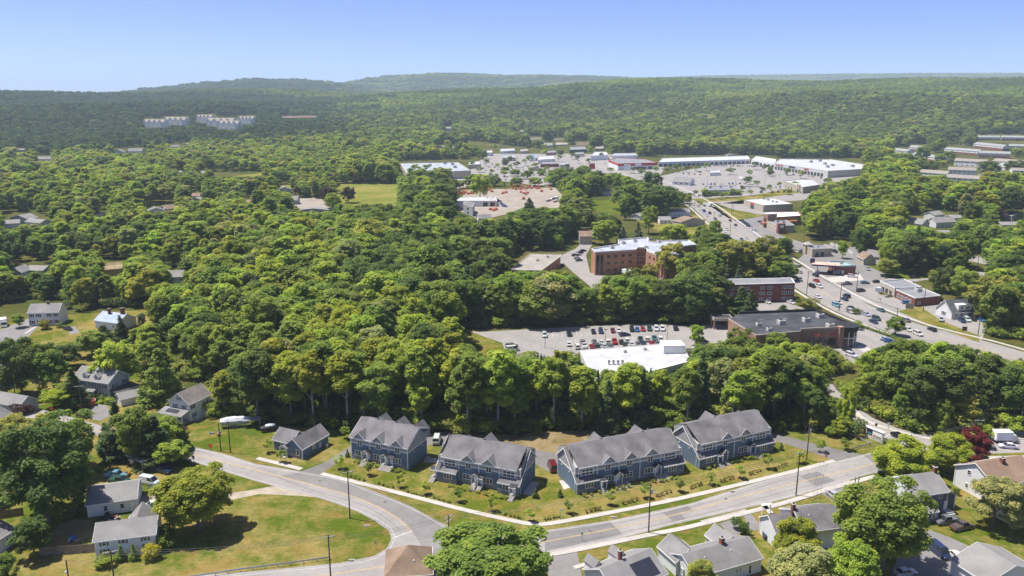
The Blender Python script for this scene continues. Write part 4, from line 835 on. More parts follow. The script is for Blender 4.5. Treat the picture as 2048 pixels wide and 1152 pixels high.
# bank, fuel station, shops
e,c,ed=polyb('beige flat-roofed bank with a small hipped corner tower',[(1615,496),(1625,500),(1664,498),(1648,490),(1618,489)],4.4,STUC,DROOF,'bank_building','bank',par=.5)
f=ed((1625,500),(1664,498)); [ewin(e,f,[u],[.1],2.4,2.6,2,fm=DARK) for u in (.25,.52)]; ewin(e,f,[.85],[.8],1.4,1.6,1); g=G(1616,493,4.4)-c
tw=MB().mat(STUC).box(-2.2,-2.2,0,2.2,2.2,5.8).mat(M('slate_hip',(.33,.32,.31),.8)); q=[(-2.7,-2.7,5.8),(2.7,-2.7,5.8),(2.7,2.7,5.8),(-2.7,2.7,5.8)]
for i in range(4): tw.face(q[i],q[(i+1)%4],(0,0,7.6))
tw.build('corner_tower',e,(g.x,g.y,0)); rtu(e,c,[(1635,494)],4.4,1.4)
e,c,ed=polyb('brick fuel station shop with teal-grey flat roof',[(1670,534),(1712,533),(1690,525),(1658,524)],4.2,BRK,M('teal_roof',(.30,.40,.40),.7),'fuel_station_shop','shop',par=.7,cap=M('teal_fascia',(.26,.36,.36),.6))
f=ed((1670,534),(1712,533)); ewin(e,f,[.2],[.6],3.0,1.8,3); door(e,*(f[0]+f[1]*f[2]*.4+Vector((f[1].y,-f[1].x,0))*.05).xy,.1,f[3]); rtu(e,c,[(1682,528)],4.2,1.4)
ce=empty('fuel_canopy','fuel station canopy with rust-streaked top beside the highway','canopy',G(1650,547)); MB().mat(REDP).box(-7,-4.2,4.6,7,4.2,5.4,True).mat(M('rusty_canopy_top',(.55,.42,.35),.8,.1,.3,2,dirt=((.42,.16,.08),.8,.5))).box(-6.9,-4.1,5.41,6.9,4.1,5.45).mat(M('navy_fascia',(.03,.04,.12),.5)).box(-7.03,-4.25,4.62,7.03,-4.21,5.38,True).build('canopy_top',ce,(0,0,0),-.35)
for x,y in ((-4,0),(4,0)): 
    q=Matrix.Rotation(-.35,3,'Z')@Vector((x,y,0)); MB().mat(WHITE).box(-.2,-.2,0,.2,.2,4.6).build('post',ce,q); MB().mat(METAL).box(-.5,-.3,0,.5,.3,1.8).build('fuel_pump',ce,q+Vector((0,-1.4,0)),-.35)
e,c,ed=polyb('dark flat-roofed shop with white sign band, rear half of the strip by the highway',[(1760,563),(1790,577),(1843,575),(1808,559)],4.4,STUC,DROOF,'shop_building','shop',par=.4,cap=M('white_band',(.66,.66,.65),.7))
f=ed((1760,563),(1790,577)); ewin(e,f,[.25,.5,.75],[.4],2.4,2.2,2,fm=METAL); rtu(e,c,[(1826,565)],4.4,1.0)
e,c,ed=polyb('red brick flat-roofed shop with big rooftop unit, front half of the strip',[(1792,580),(1831,597),(1882,592),(1844,577)],3.8,BRK,DROOF,'shop_building','shop',par=.35,cap=M('white_band',(.66,.66,.65),.7))
f=ed((1792,580),(1831,597)); ewin(e,f,[.15,.35,.55,.75],[.8],2.2,1.6,2); f=ed((1831,597),(1882,592)); ewin(e,f,[.15],[.8],2.0,1.4,2); rtu(e,c,[(1836,583)],3.8,2.8)
e,L,Dp,o,ang=house((1904,625),(1948,622),3.0,7.2,'small white two-storey office with dark mansard roof and dormers',C=(1878,614),axis='x',wall=OFFW,roof=M('slate_mansard',(.09,.095,.11),.85),wins=[('l',0,.6,2.6,1.8,3),('f',-3.2,.8,1.3,1.4,2),('f',-.6,.8,1.3,1.4,2)],doors=[('f',2.2,.1)],vis=.1,name='office_house')
MB().mat(WHITE).box(L*.3,.4,3.4,L*.9,3.6,6.0).build('dormer',e); window(e,L*.45,.38,3.9,1.2,1.3,2); window(e,L*.72,.38,3.9,2.0,1.3,3)
MB().mat(STONE).box(L*.66,-.05,-.1,L+.02,-.01,2.4).build('stone_facing',e)
# restaurants and stores along the highway
e,c,ed=polyb('brown brick restaurant with orange canopy band and tower',[(1528,438),(1603,433),(1596,424),(1545,425)],6.0,BRKD,M('white_roof',(.7,.7,.7),.6),'restaurant','restaurant',par=.8)
f=ed((1528,438),(1603,433)); b=MB().mat(ORG); a,d,L,ang=f; nn=Vector((d.y,-d.x,0)); A_=a-d*3+nn*2.2; B_=a+d*L*.85+nn*2.2; b.hull([(p.x,p.y,3.2) for p in (A_,B_,B_-nn*2.2,A_-nn*2.2)],[(p.x,p.y,3.9) for p in (A_+nn*-.5,B_+nn*-.5,B_-nn*2.2,A_-nn*2.2)]); b.build('canopy_band',e)
g=G(1540,437,6)-c; MB().mat(BRKD).box(-4,-2.5,0,4,2.5,9.5).mat(WHITE).box(-4.2,-2.7,9.5,4.2,2.7,9.9,True).build('tower',e,(g.x,g.y,0),ang); ewin(e,f,[.35,.5,.65,.8],[.7],2.2,1.8,2)
e,c,ed=polyb('white fast-food building with grey flat roof and brick entrance tower',[(1534,443),(1554,453),(1590,452),(1572,441)],4.5,STUC,DROOF,'restaurant','restaurant',par=.5)
f=ed((1534,443),(1554,453)); ewin(e,f,[.2,.5,.8],[.8],2,1.6,2); g=G(1562,454,4.5)-c; MB().mat(BRK).box(-2.4,-2.0,0,2.4,2,7.0).mat(WHITE).box(-1.2,-2.05,4.2,1.2,-2.01,6.2,True).mat(GLD).box(-1.2,-2.05,.2,1.2,-2.01,3.2,True).build('entrance_tower',e,(g.x,g.y,0)); rtu(e,c,[(1554,444),(1566,446)],4.5,2.2)
e,c,ed=polyb('beige store with light flat roof and a red and green sign on its end wall',[(1488,400),(1527,411),(1586,408),(1545,397)],5.6,STUC,M('light_grey_roof',(.52,.54,.57),.7),'store_building','store',par=.3)
f=ed((1488,400),(1527,411)); g_=[('red_sign',REDP,3.2,5.2),('green_mural',M('dark_green_mural',(.04,.10,.07),.6,.3,1.2,4),.4,3.2)]
for nm,mt,z0,z1 in g_: p=f[0]+f[1]*f[2]*.45+Vector((f[1].y,-f[1].x,0))*.08; MB().mat(mt).box(-3.2,-.1,z0,3.2,.05,z1-.05,True).build(nm,e,(p.x,p.y,0),f[3])
rtu(e,c,[(1528,399),(1536,401),(1545,404),(1553,405)],5.6,2.0,METAL)
e,c,ed=polyb('beige retail building with arched storefront right of the plaza lot',[(1567,363),(1606,375),(1640,370),(1624,360),(1600,359)],6,STUC,WROOF,'store_building','store',par=.5)
f=ed((1567,363),(1606,375)); ewin(e,f,[.15,.3,.45],[.3],2.2,3.0,1,fm=STUC); p=f[0]+f[1]*f[2]*.8+Vector((f[1].y,-f[1].x,0))*.3; MB().mat(TANW).box(-4,-.5,0,4,.5,8).mat(ORG).box(-2.6,-.56,5,2.6,-.51,6.6,True).mat(GLD).box(-2,-.56,0,2,-.51,3,True).build('entrance_portal',e,(p.x,p.y,0),f[3])
e,c,ed=polyb('grey glass-fronted car dealership in the middle of the lots',[(1404,382),(1480,380),(1474,372),(1410,373)],5.2,M('grey_panel',(.46,.47,.47),.6),DROOF,'dealership','dealership',par=.6)
f=ed((1404,382),(1480,380)); b=MB().mat(GLD); b.box(.5,-.1,.2,f[2]-.5,.05,3.4,True).build('glazing',e,tuple(f[0]),f[3]); rtu(e,c,[(1420,376),(1440,375),(1460,375)],5.2,3)
house((1345,362),(1380,364),4,8,'white building with pale hipped roof beside the highway opposite the plaza',depth=14,wall=OFFW,roof=RLITE,wins=[('f',-6,1,2.4,2,2),('f',0,1,2.4,2,2),('f',6,1,2.4,2,2)],vis=.1)
e,c,ed=polyb('huge white-roofed superstore with colonnade at the far side of the plaza lot',[(1548,327),(1650,342),(1656,343),(1725,339),(1728,330),(1660,319.5),(1635,319.5),(1560,318.5)],7.5,M('store_white_wall',(.54,.53,.51),.8),WROOF,'superstore','store',par=.8,vis=.1)
f=ed((1548,327),(1650,342)); gm=MB().mat(GLD).box(-2.4,-.15,0,2.4,.1,4.0,True).mesh('storefront_bay'); ewin(e,f,[.05+.06*k for k in range(16)],[.2],0,0,mesh=gm,nm='storefront_bay')
for u,mt,w_ in ((.12,BRKD,9),(.38,M('dark_sign',(.05,.05,.08),.6),7),(.66,REDP,5)): p=f[0]+f[1]*f[2]*u+Vector((f[1].y,-f[1].x,0))*.15; MB().mat(mt).box(-w_,-.15,5.4,w_,.05,7.2,True).build('sign_panel',e,(p.x,p.y,0),f[3])
rtu(e,c,[(1622,325),(1650,329),(1655,335),(1665,332),(1705,334),(1640,323)],7.5,4,METAL)
def strip_mall(px,h,lab,n,wall=None,roof=None):
    e,c,ed=polyb(lab,px,h,wall or OFFW,roof or DROOF,'shopping_strip','shopping strip',par=.5,vis=.1)
    f=ed(px[0],px[1]); m_=MB().mat(GLD).box(-f[2]/n*.32,-.15,0,f[2]/n*.32,.1,3.6,True).mesh('storefront_bay'); ewin(e,f,[(k+.5)/n for k in range(n)],[.2],0,0,mesh=m_,nm='storefront_bay'); return e,c,ed
strip_mall([(1317,325),(1500,319),(1495,312),(1325,317)],6,'long white shopping strip with dark storefront bays behind the plaza lot',20,roof=M('grey_shed_roof',(.45,.47,.50),.8))
strip_mall([(1503,320),(1550,327),(1552,319),(1512,313)],6,'white gabled shopping building at the bend of the plaza',6,roof=M('grey_shed_roof',(.45,.47,.50),.8))
e,c,ed=polyb('white store with bright red roof band at the left end of the plaza',[(1217,321),(1236,328),(1316,326),(1292,319),(1233,316)],8,OFFW,DROOF,'red_band_store','store',par=.6,vis=.1,cap=REDP)
f=ed((1236,328),(1316,326)); b=MB().mat(REDP).box(0,-.4,5.2,f[2]*.98,.1,8.5,True).mat(WHITE).box(f[2]*.42,-.55,5.4,f[2]*.58,-.41,8.2,True); b.build('red_band',e,tuple(f[0]),f[3]); ewin(e,f,[.45,.55,.65,.8],[.3],6,3.4,3,fm=METAL); f=ed((1217,321),(1236,328)); MB().mat(REDP).box(0,-.2,6.2,f[2],.1,8.5,True).build('red_band',e,tuple(f[0]),f[3])
e,c,ed=polyb('very large warehouse store with silver-grey flat roof left of the lots',[(800,327),(814,349),(857,346),(942,342),(915,325)],8.5,STUC,GROOF,'warehouse_store','store',par=.8,vis=.3)
rtu(e,c,[(830,335),(860,332),(880,338),(905,330),(910,336),(890,328)],8.5,4,METAL)
strip_mall([(856,351),(940,346),(936,342),(856,345)],6,'beige front annex of the warehouse store',8,STUC,WROOF)
for px,h,lab,wl,rf in [([(1103,342),(1142,341),(1146,335),(1107,336)],5,'flat brown shop at the near side of the centre lots',BRKD,DROOF),([(1182,312),(1216,310),(1212,304),(1190,304)],7,'white box-shaped shop above the red-banded store',OFFW,WROOF),([(1081,329),(1117,328),(1115,323),(1084,324)],4,'long low dark brick shop in the centre lots',BRK,DROOF),([(937,330),(960,329),(958,323),(938,324)],5,'pale flat shop beside the warehouse store',STUC,WROOF),([(1058,316),(1072,315),(1072,310),(1060,310)],5,'small building with blue roof in the centre lots',OFFW,M('blue_roof',(.12,.26,.45),.6)),
    ([(1076,320),(1108,318),(1106,312),(1078,313)],5,'white flat-roofed shop in the centre lots',OFFW,WROOF),([(1139,300),(1173,299),(1170,293),(1140,294)],5,'dark long shop at the far side of the highway',M('dark_wall',(.10,.10,.12),.8),DROOF),([(1086,292),(1105,291),(1104,286),(1088,286)],5,'grey shop at the far left of the highway bend',M('grey_panel',(.46,.47,.47),.6),DROOF),([(1110,290),(1136,289),(1134,285),(1113,285)],5,'low tan shop beyond the highway',STUC,TROOF),
    ([(1225,312),(1275,311),(1270,307),(1228,307)],6,'long pale building behind the red-banded store',OFFW,GROOF),([(1000,303),(1030,301),(1028,297),(1002,298)],4,'pale flat shop at the highway bend',OFFW,WROOF),([(1040,303),(1056,302),(1054,298),(1041,299)],4,'small tan-roofed shop at the highway bend',STUC,TROOF),([(1092,306),(1112,305),(1110,301),(1093,302)],4,'brown-walled shop along the far highway',BRKD,DROOF),([(1120,330),(1136,329),(1134,325),(1121,326)],4,'little grey shop in the right part of the centre lots',STUC,GROOF),([(1005,316),(1030,315),(1028,310),(1006,311)],5,'grey-roofed shop left in the centre lots',STUC,GROOF),([(965,306),(985,305),(983,301),(966,302)],5,'white shop at the meadow end of the centre lots',OFFW,WROOF),([(1150,309),(1168,308),(1166,304),(1151,305)],4,'dark-roofed shop beside the far highway',STUC,DROOF),([(1190,298),(1208,297),(1206,293),(1191,294)],4,'tan shop above the white box-shaped shop',TANW,TROOF),([(1060,336),(1078,335),(1076,330),(1061,331)],4,'beige shop among the cars of the centre lots',STUC,TROOF),([(1420,346),(1440,345),(1438,341),(1421,342)],3.5,'small white kiosk building in the plaza lot',OFFW,WROOF)]:
    polyb(lab,px,h,wl,rf,'shop_building','shop',par=.4,vis=.1)
for A_,B_,lab,wl,rf in [((1157,290),(1180,289),'tan gabled house beyond the far shops',TANW,RTAN),((1112,282),(1130,281),'white pyramid-roofed house beyond the highway',OFFW,RLITE),((1062,280),(1084,279),'white gabled house at the wood beyond the highway',OFFW,RLITE)]:
    house(A_,B_,4,8,lab,depth=12,wall=wl,roof=rf,vis=.1)
# lift yard
e,c,ed=polyb('white workshop with two dark garage bays in the lift yard',[(911,402),(994,402),(991,394),(922,395)],4.8,OFFW,WROOF,'workshop','workshop',par=.2,vis=.2)
f=ed((911,402),(994,402)); [MB().mat(DARK).box(-2,-.1,0,2,.1,3.6,True).build('garage_door',e,tuple(f[0]+f[1]*f[2]*u+Vector((0,-.05,0))),f[3]) for u in (.72,.89)]
e,c,ed=polyb('grey two-storey block with sloped roof at the corner of the lift yard',[(927,409),(945,415),(949,406),(928,401)],7.2,LGREY,RGREY,'workshop_office','building',par=.1,vis=.2)
f=ed((927,409),(945,415)); ewin(e,f,[.5],[1.2,4.4],3.6,1.4,3,fm=DARK)
house((957,437),(984,436),3,5.4,'small white house with grey roof below the lift yard',depth=8,wall=OFFW,roof=RGREY,wins=[('f',-3,1,1,1.3,1),('f',3,1,1,1.3,1)],doors=[('f',0,.1)],vis=.1)
# hillside housing on the right and far white flats on the left
HW=M('hill_white_siding',(.78,.78,.77),.8); GSH=M('grey_green_roof',(.28,.29,.29),.85); TSH=M('tan_grey_roof',(.28,.245,.215),.85)
ordn=['first','second','third','fourth','fifth','sixth','seventh','eighth','ninth','tenth','eleventh','twelfth','thirteenth','fourteenth','fifteenth','sixteenth','seventeenth','eighteenth','nineteenth','twentieth']
def flats(A_,B_,ez,rz_,lab,wall,roof,band,dp=12,n=8):
    if A_[1]<286: o=GT(A_[0],A_[1]+6); q=GT(B_[0],B_[1]+6); L=math.hypot(q.x-o.x,q.y-o.y); ang=math.atan2(q.y-o.y,q.x-o.x); ang=-.38 if ez>9 else max(-.5,min(.5,ang)); z0=o.z
    else: o,ang,L,_=frame(A_,B_,ez,depth=dp); z0=float(Hgt(o.x,o.y))
    e=empty('apartment_row',lab,'apartment row',(o.x,o.y,z0),ang); wb,rb,tb=gable(None,L,dp,ez,rz_,'x',wall,roof,.4); wb.mat(band).box(-.02,-.03,-3,L+.02,dp+.03,ez*.55); wb.build('wall',e); rb.build('roof',e); tb.build('trim',e)
    if ez>9:
        for k in range(4):
            x=L*(k+.15)/4; g1,g2,g3=gable(None,L*.13,3,ez,rz_-.6,'y',wall,roof,.3,x0=x,y0=-3,z0=0); w2=g1.build('gabled_bay',e); g2.build('bay_roof',w2)
    for z in (1.0,ez-2.3): [window(e,L*(k+.5)/n,-.04,z,1.8,1.4,1) for k in range(n)]
    vis_box([W2(o,ang,a,b,z+z0) for a in (0,L) for b in (0,dp) for z in (1,rz_)],.0 if ez>9 else .3)
for i,(x0,y0,x1,y1,k) in enumerate([(1786,300,1814,303,0),(1818,294,1846,296,0),(1824,308,1849,311,0),(1854,313,1884,317,0),(1889,298,1956,303,0),(1958,306,2020,308,0),(1947,290,2006,296,0),(2018,294,2056,295,0),(1888,280,1906,282,0),(1951,276,2000,274,0),(2002,276,2042,279,0),
     (1909,321,1973,324,1),(1986,321,2050,326,1),(1897,339,1952,341,1),(1964,340,2010,341,1),(1838,344,1893,348,1),(1892,354,1960,358,1),(2025,341,2070,342,1)]):
    flats((x0,y0),(x1,y1),7.4,10.2,('brick and grey-green roofed row, %s of the brick rows on the right hillside'%ordn[i]) if k==0 else 'white row with tan roof, %s of the white rows on the right hillside'%ordn[i-11],HW,GSH if k==0 else TSH,BRK if k==0 else HW,12,6)
for i,(x0,y0,x1,y1) in enumerate([(287,250,326,252),(328,245,378,246),(393,240,430,239),(412,247,460,250),(436,253,462,256),(477,243,514,243)]): flats((x0,y0),(x1,y1),14,20,'white apartment block, %s from the left on the dark wooded hill'%ordn[i],HW,TSH,HW,16,7)
flats((566,234),(616,233),6,10,'long reddish brick building high on the left hill',BRK,RTAN,BRK,14,6)
# ================================================================ vehicles
PAINT=None
def paint():
    m,n,o=nodes('car_paint'); p=N(n,'ShaderNodeBsdfPrincipled'); oi=N(n,'ShaderNodeObjectInfo'); n.links.new(oi.outputs['Color'],p.inputs['Base Color']); p.inputs['Roughness'].default_value=.28; p.inputs['Metallic'].default_value=.15; p.inputs['Coat Weight'].default_value=.5
    n.links.new(p.outputs[0],o.inputs[0]); return m
PAINT=paint(); CGL=M('car_glass',(.02,.025,.03),.08,.1,spec=.7)
def loft(b,secs):
    """secs: (x, [(y,z)...]) rings"""
    for (xa,ra),(xb,rb) in zip(secs[:-1],secs[1:]):
        n=len(ra); k=len(b.v); b.v+=[(xa,y,z) for y,z in ra]+[(xb,y,z) for y,z in rb]
        for i in range(n): j=(i+1)%n; b.f.append((k+i,k+n+i,k+n+j,k+j)); b.m.append(b.cur)
    for x,r_,rev in ((secs[0][0],secs[0][1],False),(secs[-1][0],secs[-1][1],True)):
        q=[(x,y,z) for y,z in r_]; b.face(*(q[::-1] if rev else q))
def ring_(w,z0,z1,t=.85): return [(-w,z0),(w,z0),(w,z0+(z1-z0)*.55),(w*t,z1),(-w*t,z1),(-w,z0+(z1-z0)*.55)]
CARS={}
def car_kind(kind):
    if kind in CARS: return CARS[kind]
    L,W,H={'sedan':(4.7,.91,1.45),'suv':(4.8,.96,1.75),'pickup':(5.6,.98,1.85),'van':(5.3,1.0,2.15)}[kind]; h=L/2; hood={'sedan':.92,'suv':1.08,'pickup':1.15,'van':1.2}[kind]
    b=MB().mat(PAINT)
    tail={'sedan':.98,'suv':1.12,'pickup':1.12,'van':1.25}[kind]
    loft(b,[(-h,ring_(W*.86,.42,tail*.9)),(-h+.25,ring_(W,.28,tail)),(-h*.3,ring_(W,.25,hood+.04,.92)),(h*.35,ring_(W,.25,hood,.92)),(h*.8,ring_(W*.97,.27,hood*.9,.85)),(h,ring_(W*.8,.4,hood*.7,.85))])
    body=b.mesh('body')
    x0,x1,x2,x3={'sedan':(-h+.55,-h+1.25,.35,1.15),'suv':(-h+.12,-h+.5,.55,1.25),'pickup':(-.7,-.45,.75,1.45),'van':(-h+.08,-h+.25,1.15,1.9)}[kind]
    g=MB().mat(CGL); g.hull([(x0,-W*.88,hood),(x3,-W*.88,hood-.03),(x3,W*.88,hood-.03),(x0,W*.88,hood)],[(x1,-W*.72,H-.04),(x2,-W*.72,H-.04),(x2,W*.72,H-.04),(x1,W*.72,H-.04)]); glass=g.mesh('windows')
    r_=MB().mat(PAINT).hull([(x1-.05,-W*.75,H-.05),(x2+.02,-W*.75,H-.05),(x2+.02,W*.75,H-.05),(x1-.05,W*.75,H-.05)],[(x1,-W*.68,H),(x2-.05,-W*.68,H),(x2-.05,W*.68,H),(x1,W*.68,H)])
    for s in (-1,1):
        for a,c_ in ((x0,x1),(x3,x2)): r_.tube((a,s*W*.87,hood),(c_,s*W*.73,H-.03),.05,.05,4)
        m_=(x1+x2)/2; r_.tube((m_,s*W*.89,hood),(m_,s*W*.74,H-.03),.05,.05,4)
        if kind=='van': r_.hull([(-h+.1,s*W*.9,hood),(.1,s*W*.9,hood),(.1,s*W*.8,hood),(-h+.1,s*W*.8,hood)][::s],[(-h+.25,s*W*.76,H-.05),(.1,s*W*.76,H-.05),(.1,s*W*.7,H-.05),(-h+.25,s*W*.7,H-.05)][::s])
    roof=r_.mesh('roof')
    w_=MB().mat(TYRE).tube((0,-.11,0),(0,.11,0),.34,.34,12).mat(METAL).tube((0,-.125,0),(0,.125,0),.19,.19,8).mesh('wheel')
    hl=MB().mat(M('headlight',(.7,.7,.7),.2,.02)).box(-.04,-.2,-.07,.06,.2,.07,True).mesh('headlight'); tl=MB().mat(M('tail_light',(.35,.02,.02),.3,.02)).box(-.05,-.18,-.09,.03,.18,.09,True).mesh('tail_light')
    bed=MB().mat(DARK).box(-h+.2,-W*.78,tail-.02,-.85,W*.78,tail+.012).mesh('truck_bed') if kind=='pickup' else None
    far=MB(); 
    for me in (body,glass,roof): 
        k=len(far.v); far.v+=[tuple(v.co) for v in me.vertices]; far.mat(me.materials[0]); far.f+=[tuple(k+i for i in p.vertices) for p in me.polygons]; far.m+=[far.cur]*len(me.polygons)
    far.mat(TYRE); [far.tube((x,s*W*.9-.1,.33),(x,s*W*.9+.1,.33),.33,.33,8) for x in (-h*.62,h*.62) for s in (-1,1)]
    CARS[kind]=dict(body=body,glass=glass,roof=roof,wheel=w_,hl=hl,tl=tl,bed=bed,L=L,W=W,hood=hood,far=far.mesh('car')); return CARS[kind]
CC={'white':(.62,.62,.61),'silver':(.42,.43,.45),'grey':(.16,.165,.17),'black':(.012,.012,.014),'navy':(.02,.035,.10),'blue':(.03,.12,.35),'red':(.33,.02,.02),'maroon':(.13,.012,.02),'teal':(.05,.14,.17),'green':(.03,.07,.055),'tan':(.38,.33,.25),'brown':(.11,.075,.06),'orange':(.6,.13,.03),'light blue':(.14,.32,.42),'yellow':(.7,.45,.03)}
NCAR=[0]
def car(px,py,dx,dy,colr,kind,label,group=None,near=False,ang=None):
    g=GT(px,py); z=.035
    if ang is None:
        q=GT(px+dx,py+dy); ang=math.atan2(q.y-g.y,q.x-g.x)
    K=car_kind(kind); col=(*[c*rnd.uniform(.9,1.1) for c in CC[colr]],1); nm={'sedan':'car','suv':'car','pickup':'pickup_truck','van':'van'}[kind]; cat={'sedan':'car','suv':'car','pickup':'pickup truck','van':'van'}[kind]
    NCAR[0]+=1
    if not near:
        o=link(nm,K['far'],None,(g.x,g.y,g.z+z),ang); o.color=col; tag(o,label,cat,group); return o
    e=empty(nm,label,cat,(g.x,g.y,g.z+z),ang,group)
    for nme in ('body','roof'): o=link(nme,K[nme],e); o.color=col
    link('windows',K['glass'],e)
    for x in (-K['L']*.31,K['L']*.31):
        for s in (-1,1): link('wheel',K['wheel'],e,(x,s*(K['W']-.08),.34))
    for s in (-1,1): link('headlight',K['hl'],e,(K['L']/2-.08,s*K['W']*.62,K['hood']*.62)); link('tail_light',K['tl'],e,(-K['L']/2+.02,s*K['W']*.66,.8))
    if K['bed']: link('truck_bed',K['bed'],e)
    return e
for a in [(1105,938,-8,-18,'maroon','van','dark red van between the second and third townhouse rows'),(874,884,3,-10,'white','van','white van behind the right end of the first townhouse row'),(325,944,8,2,'navy','pickup','dark blue pickup hitched to the black food trailer'),(232,955,10,1,'light blue','pickup','light blue plow truck with yellow plow on the lawn'),(240,966,10,1,'green','pickup','dark green truck parked against the plow truck'),
   (299,968,10,2,'white','van','white passenger van at the end of the white outbuilding'),(322,979,10,-2,'green','pickup','green pickup beside the white passenger van'),(312,1012,10,-3,'white','sedan','white sedan beside the garage doors'),(167,834,10,2,'black','sedan','black car on the drive by the long grey house'),(1797,876,12,6,'black','sedan','black sedan waiting at the entrance road junction'),
   (1669,996,7,5,'silver','sedan','silver sedan parked across the lawn above the largest tree'),(1893,1046,-14,2,'grey','pickup','charcoal pickup behind the dark blue-grey house'),(1923,1058,13,-3,'brown','pickup','dark brown pickup with a loaded bed'),(1878,1108,10,8,'navy','van','navy van in the yard at the bottom right'),(1915,1120,9,8,'white','sedan','white car beside the navy van'),(1945,1122,9,7,'grey','sedan','dark grey car at the bottom right'),
   (2016,896,-12,-1,'white','sedan','white sedan behind the box truck'),(1972,898,12,1,'black','sedan','black car beside the crimson tree'),(2036,872,12,1,'black','suv','black car at the rear of the box truck'),(1532,1068,-4,-12,'navy','pickup','dark pickup at the end of the narrow driveway'),(848,1124,10,2,'navy','suv','dark blue car beside the brown pyramid roof'),(872,1128,10,0,'black','sedan','black car partly under the round tree'),
   (1702,830,2,6,'navy','sedan','dark car behind the slim tree on the entrance road'),(136,660,4,1,'black','sedan','black car on the drive of the white colonial'),(1810,1150,12,-2,'silver','sedan','silver car at the bottom edge'),(2027,905-45+8,10,0,'grey','suv','grey car behind the box truck cab')]:
    car(*a,near=True)
# rear lot rows
Z7=lambda x,y:(980+x/4.267,600+y/4.267+1.5)
brow=[(465,305,'white','suv'),(675,292,'black','pickup'),(882,275,'black','sedan'),(945,272,'navy','suv'),(1047,266,'maroon','sedan'),(1100,264,'white','sedan'),(1210,257,'black','suv'),(1257,257,'blue','sedan'),(1305,253,'red','sedan'),(1360,250,'green','suv'),(1418,250,'white','suv'),(1470,250,'white','suv'),(1583,243,'black','pickup')]
for i,(x,y,cl,k) in enumerate(brow): car(*Z7(x,y),1.5,6,cl,k,'%s car, %s from the left in the back row of the rear parking lot'%(cl,ordn[i]),'cars in the back row of the rear parking lot',near=True)
frow=[(672,380,'white','sedan'),(745,405,'white','suv'),(790,368,'grey','suv'),(805,400,'white','pickup'),(870,402,'red','sedan'),(890,360,'grey','sedan'),(915,400,'green','suv'),(950,367,'white','sedan'),(978,398,'silver','sedan'),(1005,364,'white','suv'),(1030,398,'grey','sedan'),(1062,362,'red','pickup'),(1120,362,'black','sedan'),(1150,385,'green','sedan'),(1168,352,'white','suv'),(1208,380,'white','sedan'),(1262,378,'grey','sedan'),(1283,345,'green','pickup'),(1310,374,'navy','sedan'),(1340,342,'white','suv'),(1380,373,'red','sedan'),(1402,338,'teal','pickup'),(1430,372,'grey','sedan'),(1452,338,'white','suv')]
for i,(x,y,cl,k) in enumerate(frow): car(*Z7(x,y),-2.5,-6,cl,k,'%s %s, %s from the left in the double row behind the white roof'%(cl,'truck' if k=='pickup' else 'car',ordn[i] if i<20 else 'twenty-'+ordn[i-20]),'cars in the double row behind the white roof',near=True)
for x,y,dx,dy,cl,k,l in [(1150,300,10,-1,'navy','sedan','dark car driving between the rows of the rear lot'),(185,398,10,-1,'grey','suv','grey car at the left end of the rear lot'),(192,428,10,-1,'white','van','white van at the left end of the rear lot'),(178,458,10,-3,'navy','suv','blue car half under the trees at the left of the rear lot'),(1770,338,10,1,'white','suv','white car nearest the young bright tree'),(1790,352,10,-1,'silver','sedan','silver car behind the dark one by the young bright tree'),(1818,364,10,-1,'navy','suv','dark blue car by the young bright tree'),(1828,386,10,-1,'white','sedan','white car nearest the wood by the young bright tree')]:
    car(*Z7(x,y),dx,dy,cl,k,l,near=True)
Z1=lambda x,y:(1560+x/4.645,470+y/4.645+1)
hw=(10,4.4); hb=(-10,-4.4)
